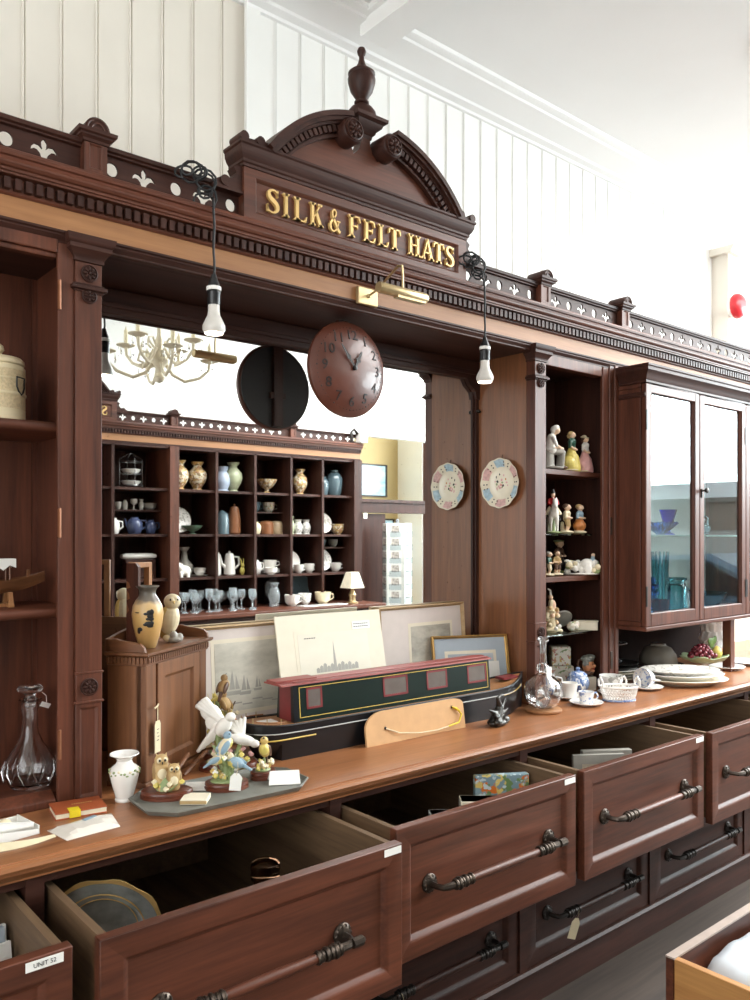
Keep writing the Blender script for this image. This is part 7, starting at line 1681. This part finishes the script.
one(MB().box(-.02, .02, -.004, .004, 0, .05), 'wall_switch', 'paper_white', (4.76, OY+.03, 1.66), 'small white card hanging on the right end of the facing dresser', 'card')
# camera-like box on the dresser corner
t = thing('security_camera', 'small white box camera with dark bracket on top of the facing dresser end', 'camera', (4.62, OY+.04, 2.345))
MB().box(.04, .12, -.03, .05, 0, .10).build('housing', 'paper_white', t, smooth=False, bevel=.006)
MB().tube([(-.03, 0, .0), (-.03, 0, .09), (.0, 0, .12), (.04, 0, .08)], .014, 8).build('bracket', 'dark_iron', t)
# ---- chandelier
plain('chandelier_gilt', 'e3d8bf', .45, .1); plain('candle_cream', 'efe4c4', .6); glass('drop_crystal', 'ffffff')
t = thing('chandelier', 'cream gilt chandelier with candle arms and crystal drops, seen in the mirror', 'chandelier', (1.90, .38, 2.32))
MB().lathe([(0, -.02), (.02, -.01), (.03, .01), (.016, .03), (.022, .06), (.045, .085), (.05, .10), (.03, .13), (.016, .16), (.022, .20), (.012, .23), (.010, .30), (0, .30)], n=24).build('stem', 'chandelier_gilt', t)
MB().tube([(0, 0, .30), (0, 0, 1.04)], .006, 8).build('chain', 'chandelier_gilt', t)
MB().lathe([(.06, 1.045), (.06, 1.03), (.02, 1.0), (0, 1.0)], n=20).build('ceiling_rose', 'chandelier_gilt', t)
for i in range(8):
    a = 2*PI*i/8+.2; rr = .27 if i % 2 == 0 else .20; dz = 0 if i % 2 == 0 else .07
    def pp(r, z): return (r*math.cos(a), r*math.sin(a), z+dz)
    arm = MB().tube([pp(.03, .09), pp(.07, .03), pp(rr*.5, .0), pp(rr*.8, .025), pp(rr*.98, .07), pp(rr, .11)], [.010, .009, .009, .008, .008, .009], 8).tube([pp(.03, .10), pp(.06, .14), pp(.10, .13), pp(.11, .09), pp(.08, .08)], .006, 6).build('arm', 'chandelier_gilt', t)
    MB().lathe([(0, .108+dz), (.02, .11+dz), (.05, .122+dz), (.048, .126+dz), (.018, .118+dz), (0, .118+dz)], (rr*math.cos(a), rr*math.sin(a), 0), n=16).build('drip_pan', 'chandelier_gilt', arm)
    MB().lathe([(0, .118+dz), (.011, .118+dz), (.011, .20+dz), (.006, .206+dz), (0, .225+dz)], (rr*math.cos(a), rr*math.sin(a), 0), n=12).build('candle', 'candle_cream', arm)
    mb = MB()
    for k in range(4):
        b2 = a+PI/2*k; x, y = rr*math.cos(a)+.045*math.cos(b2), rr*math.sin(a)+.045*math.sin(b2)
        mb.lathe([(0, .118+dz), (.002, .11+dz), (.002, .10+dz), (.007, .075+dz), (0, .06+dz)], (x, y, 0), n=6)
    mb.build('crystal_drops', 'drop_crystal', arm, smooth=False)
# ---- revolving postcard rack in the doorway
t = thing('postcard_rack', 'tall revolving rack of postcards standing in the doorway, seen in the mirror', 'rack', (5.25, -1.50, 0))
MB().lathe([(0, 0), (.22, 0), (.22, .02), (.03, .05), (.018, .06), (.018, 1.66), (0, 1.67)], n=24).build('pole', 'silver_plate', t)
pane_mat('pocket_plastic', 'eef2f4', 1.35)
card = MB().box(-.052, .052, -.0015, .0, 0, .125); card.box(-.036, .036, -.002, -.0014, .035, .10, 1)
proto = None
for i in range(6):
    a = 2*PI*i/6+.35
    nx, ny = math.cos(a), math.sin(a)
    mb = MB()
    for k in range(8):
        z = .62+.125*k; r = .125
        mb.xf((r*nx, r*ny, z), (0, 0, a+PI/2)); mb.box(-.058, .058, -.012, -.010, -.004, .05); mb.box(-.058, .058, -.012, .004, -.006, -.004)
    mb.build('pocket_column', 'pocket_plastic', t, smooth=False)
    for k in range(8):
        loc = (5.25+.128*nx, -1.50+.128*ny, .622+.125*k)
        if proto is None:
            plain('postcard_view', 'b7b0a8', .4, var=.5, scale=40)
            proto = card.build('postcard', ['paper_white', 'postcard_view'], None, smooth=False); tag(proto, 'white bordered picture postcard in a pocket of the revolving rack', 'postcard', 'postcards in the revolving rack'); c = proto
        else:
            c = proto.copy(); COL.objects.link(c)
        c.location = loc; c.rotation_euler = (0, 0, a+PI/2)
# ---- pictures on the yellow wall
picture('blue_seascape', 'c6dce6', '7fa9c0', scale=4)
for x, w, z0, z1, lb in ((6.87, .32, 2.02, 2.40, 'wider pale blue picture on the yellow wall of the back room'), (7.6, .26, 2.05, 2.60, 'taller pale blue picture at the right on the yellow wall')):
    pass
def wall_pic(x, w, z0, z1, lb, Y=-3.449):
    t = thing('wall_picture', lb, 'picture', (x, Y, z0))
    h = z1-z0
    mb = MB()
    for a, b, c, d in ((-w, w, 0, .02), (-w, w, h-.02, h), (-w, -w+.02, .02, h-.02), (w-.02, w, .02, h-.02)): mb.box(a, b, 0, .025, c, d)
    mb.build('frame', 'dark_iron', t, smooth=False); MB().box(-w+.02, w-.02, 0, .012, .02, h-.02).build('image', 'blue_seascape', t, smooth=False)
wall_pic(6.50, .30, 1.99, 2.40, 'wider pale blue picture on the yellow wall of the back room')
wall_pic(6.58, .34, 1.05, 1.72, 'large blue picture low on the yellow wall behind the postcard rack', -3.448)
# ---- street outside the shop window
t = thing('street_wall', 'pale street wall with a brown brick band outside, reflected in the glazed cupboard', 'wall', (17, 0, -.12))
m, nt, b = base_mat('brown_brick'); br = nt.nodes.new('ShaderNodeTexBrick'); br.inputs['Scale'].default_value = 4
br.inputs['Color1'].default_value = (*rgb('8a6a54'), 1); br.inputs['Color2'].default_value = (*rgb('7a5a48'), 1); br.inputs['Mortar'].default_value = (*rgb('b0a294'), 1)
tc = nt.nodes.new('ShaderNodeTexCoord'); mp = nt.nodes.new('ShaderNodeMapping'); mp.inputs['Rotation'].default_value = (PI/2, 0, PI/2)
nt.links.new(tc.outputs['Object'], mp.inputs['Vector']); nt.links.new(mp.outputs['Vector'], br.inputs['Vector']); nt.links.new(br.outputs['Color'], b.inputs['Base Color'])
MB().box(0, .4, -14, 11, 1.75, 2.35).build('brickwork', 'brown_brick', t, smooth=False)
MB().box(.02, .4, -14, 11, 0, 1.749).build('pale_render', plain('pale_render', 'e2dfd8', .8).name, t, smooth=False)
MB().box(-.06, .46, -14, 11, 2.35, 2.45).build('coping', 'fig_grey', t, smooth=False)
plain('car_paint', '6f8fa8', .25, .2, coat=.7); plain('car_glass', '27343c', .08, coat=.6); plain('tyre', '1d1d1e', .8); plain('hubcap', 'a9adb0', .3, .8)
t = thing('parked_car', 'grey blue car parked outside the shop window, seen in the cupboard glass', 'car', (9.6, -1.6, -.12), PI/2)
side = [(-2.0, .35), (-2.05, .62), (-1.95, .82), (-1.25, .92), (-.62, 1.36), (.55, 1.42), (1.25, 1.10), (1.95, .98), (2.05, .70), (2.0, .35)]
MB().prism(side, 'y', -.78, .78).build('body', 'car_paint', t, bevel=.06)
MB().prism([(-1.08, .96), (-.56, 1.31), (-.05, 1.34), (-.05, .96)], 'y', -.79, .79).prism([(.02, .96), (.02, 1.34), (.50, 1.35), (1.02, 1.08), (1.0, .96)], 'y', -.79, .79).build('side_window', 'car_glass', t, smooth=False)
for x in (-1.25, 1.25):
    for s in (-1, 1):
        w = MB().lathe([(0, -.10), (.28, -.10), (.31, -.07), (.31, .07), (.28, .10), (0, .10)], (x, s*.72, .31), axis='y', n=28).build('wheel', 'tyre', t)
        MB().lathe([(0, -.112), (.17, -.108), (.19, -.10), (.19, .10), (.17, .108), (0, .112)], (x, s*.72, .31), axis='y', n=24).build('hubcap', 'hubcap', w)
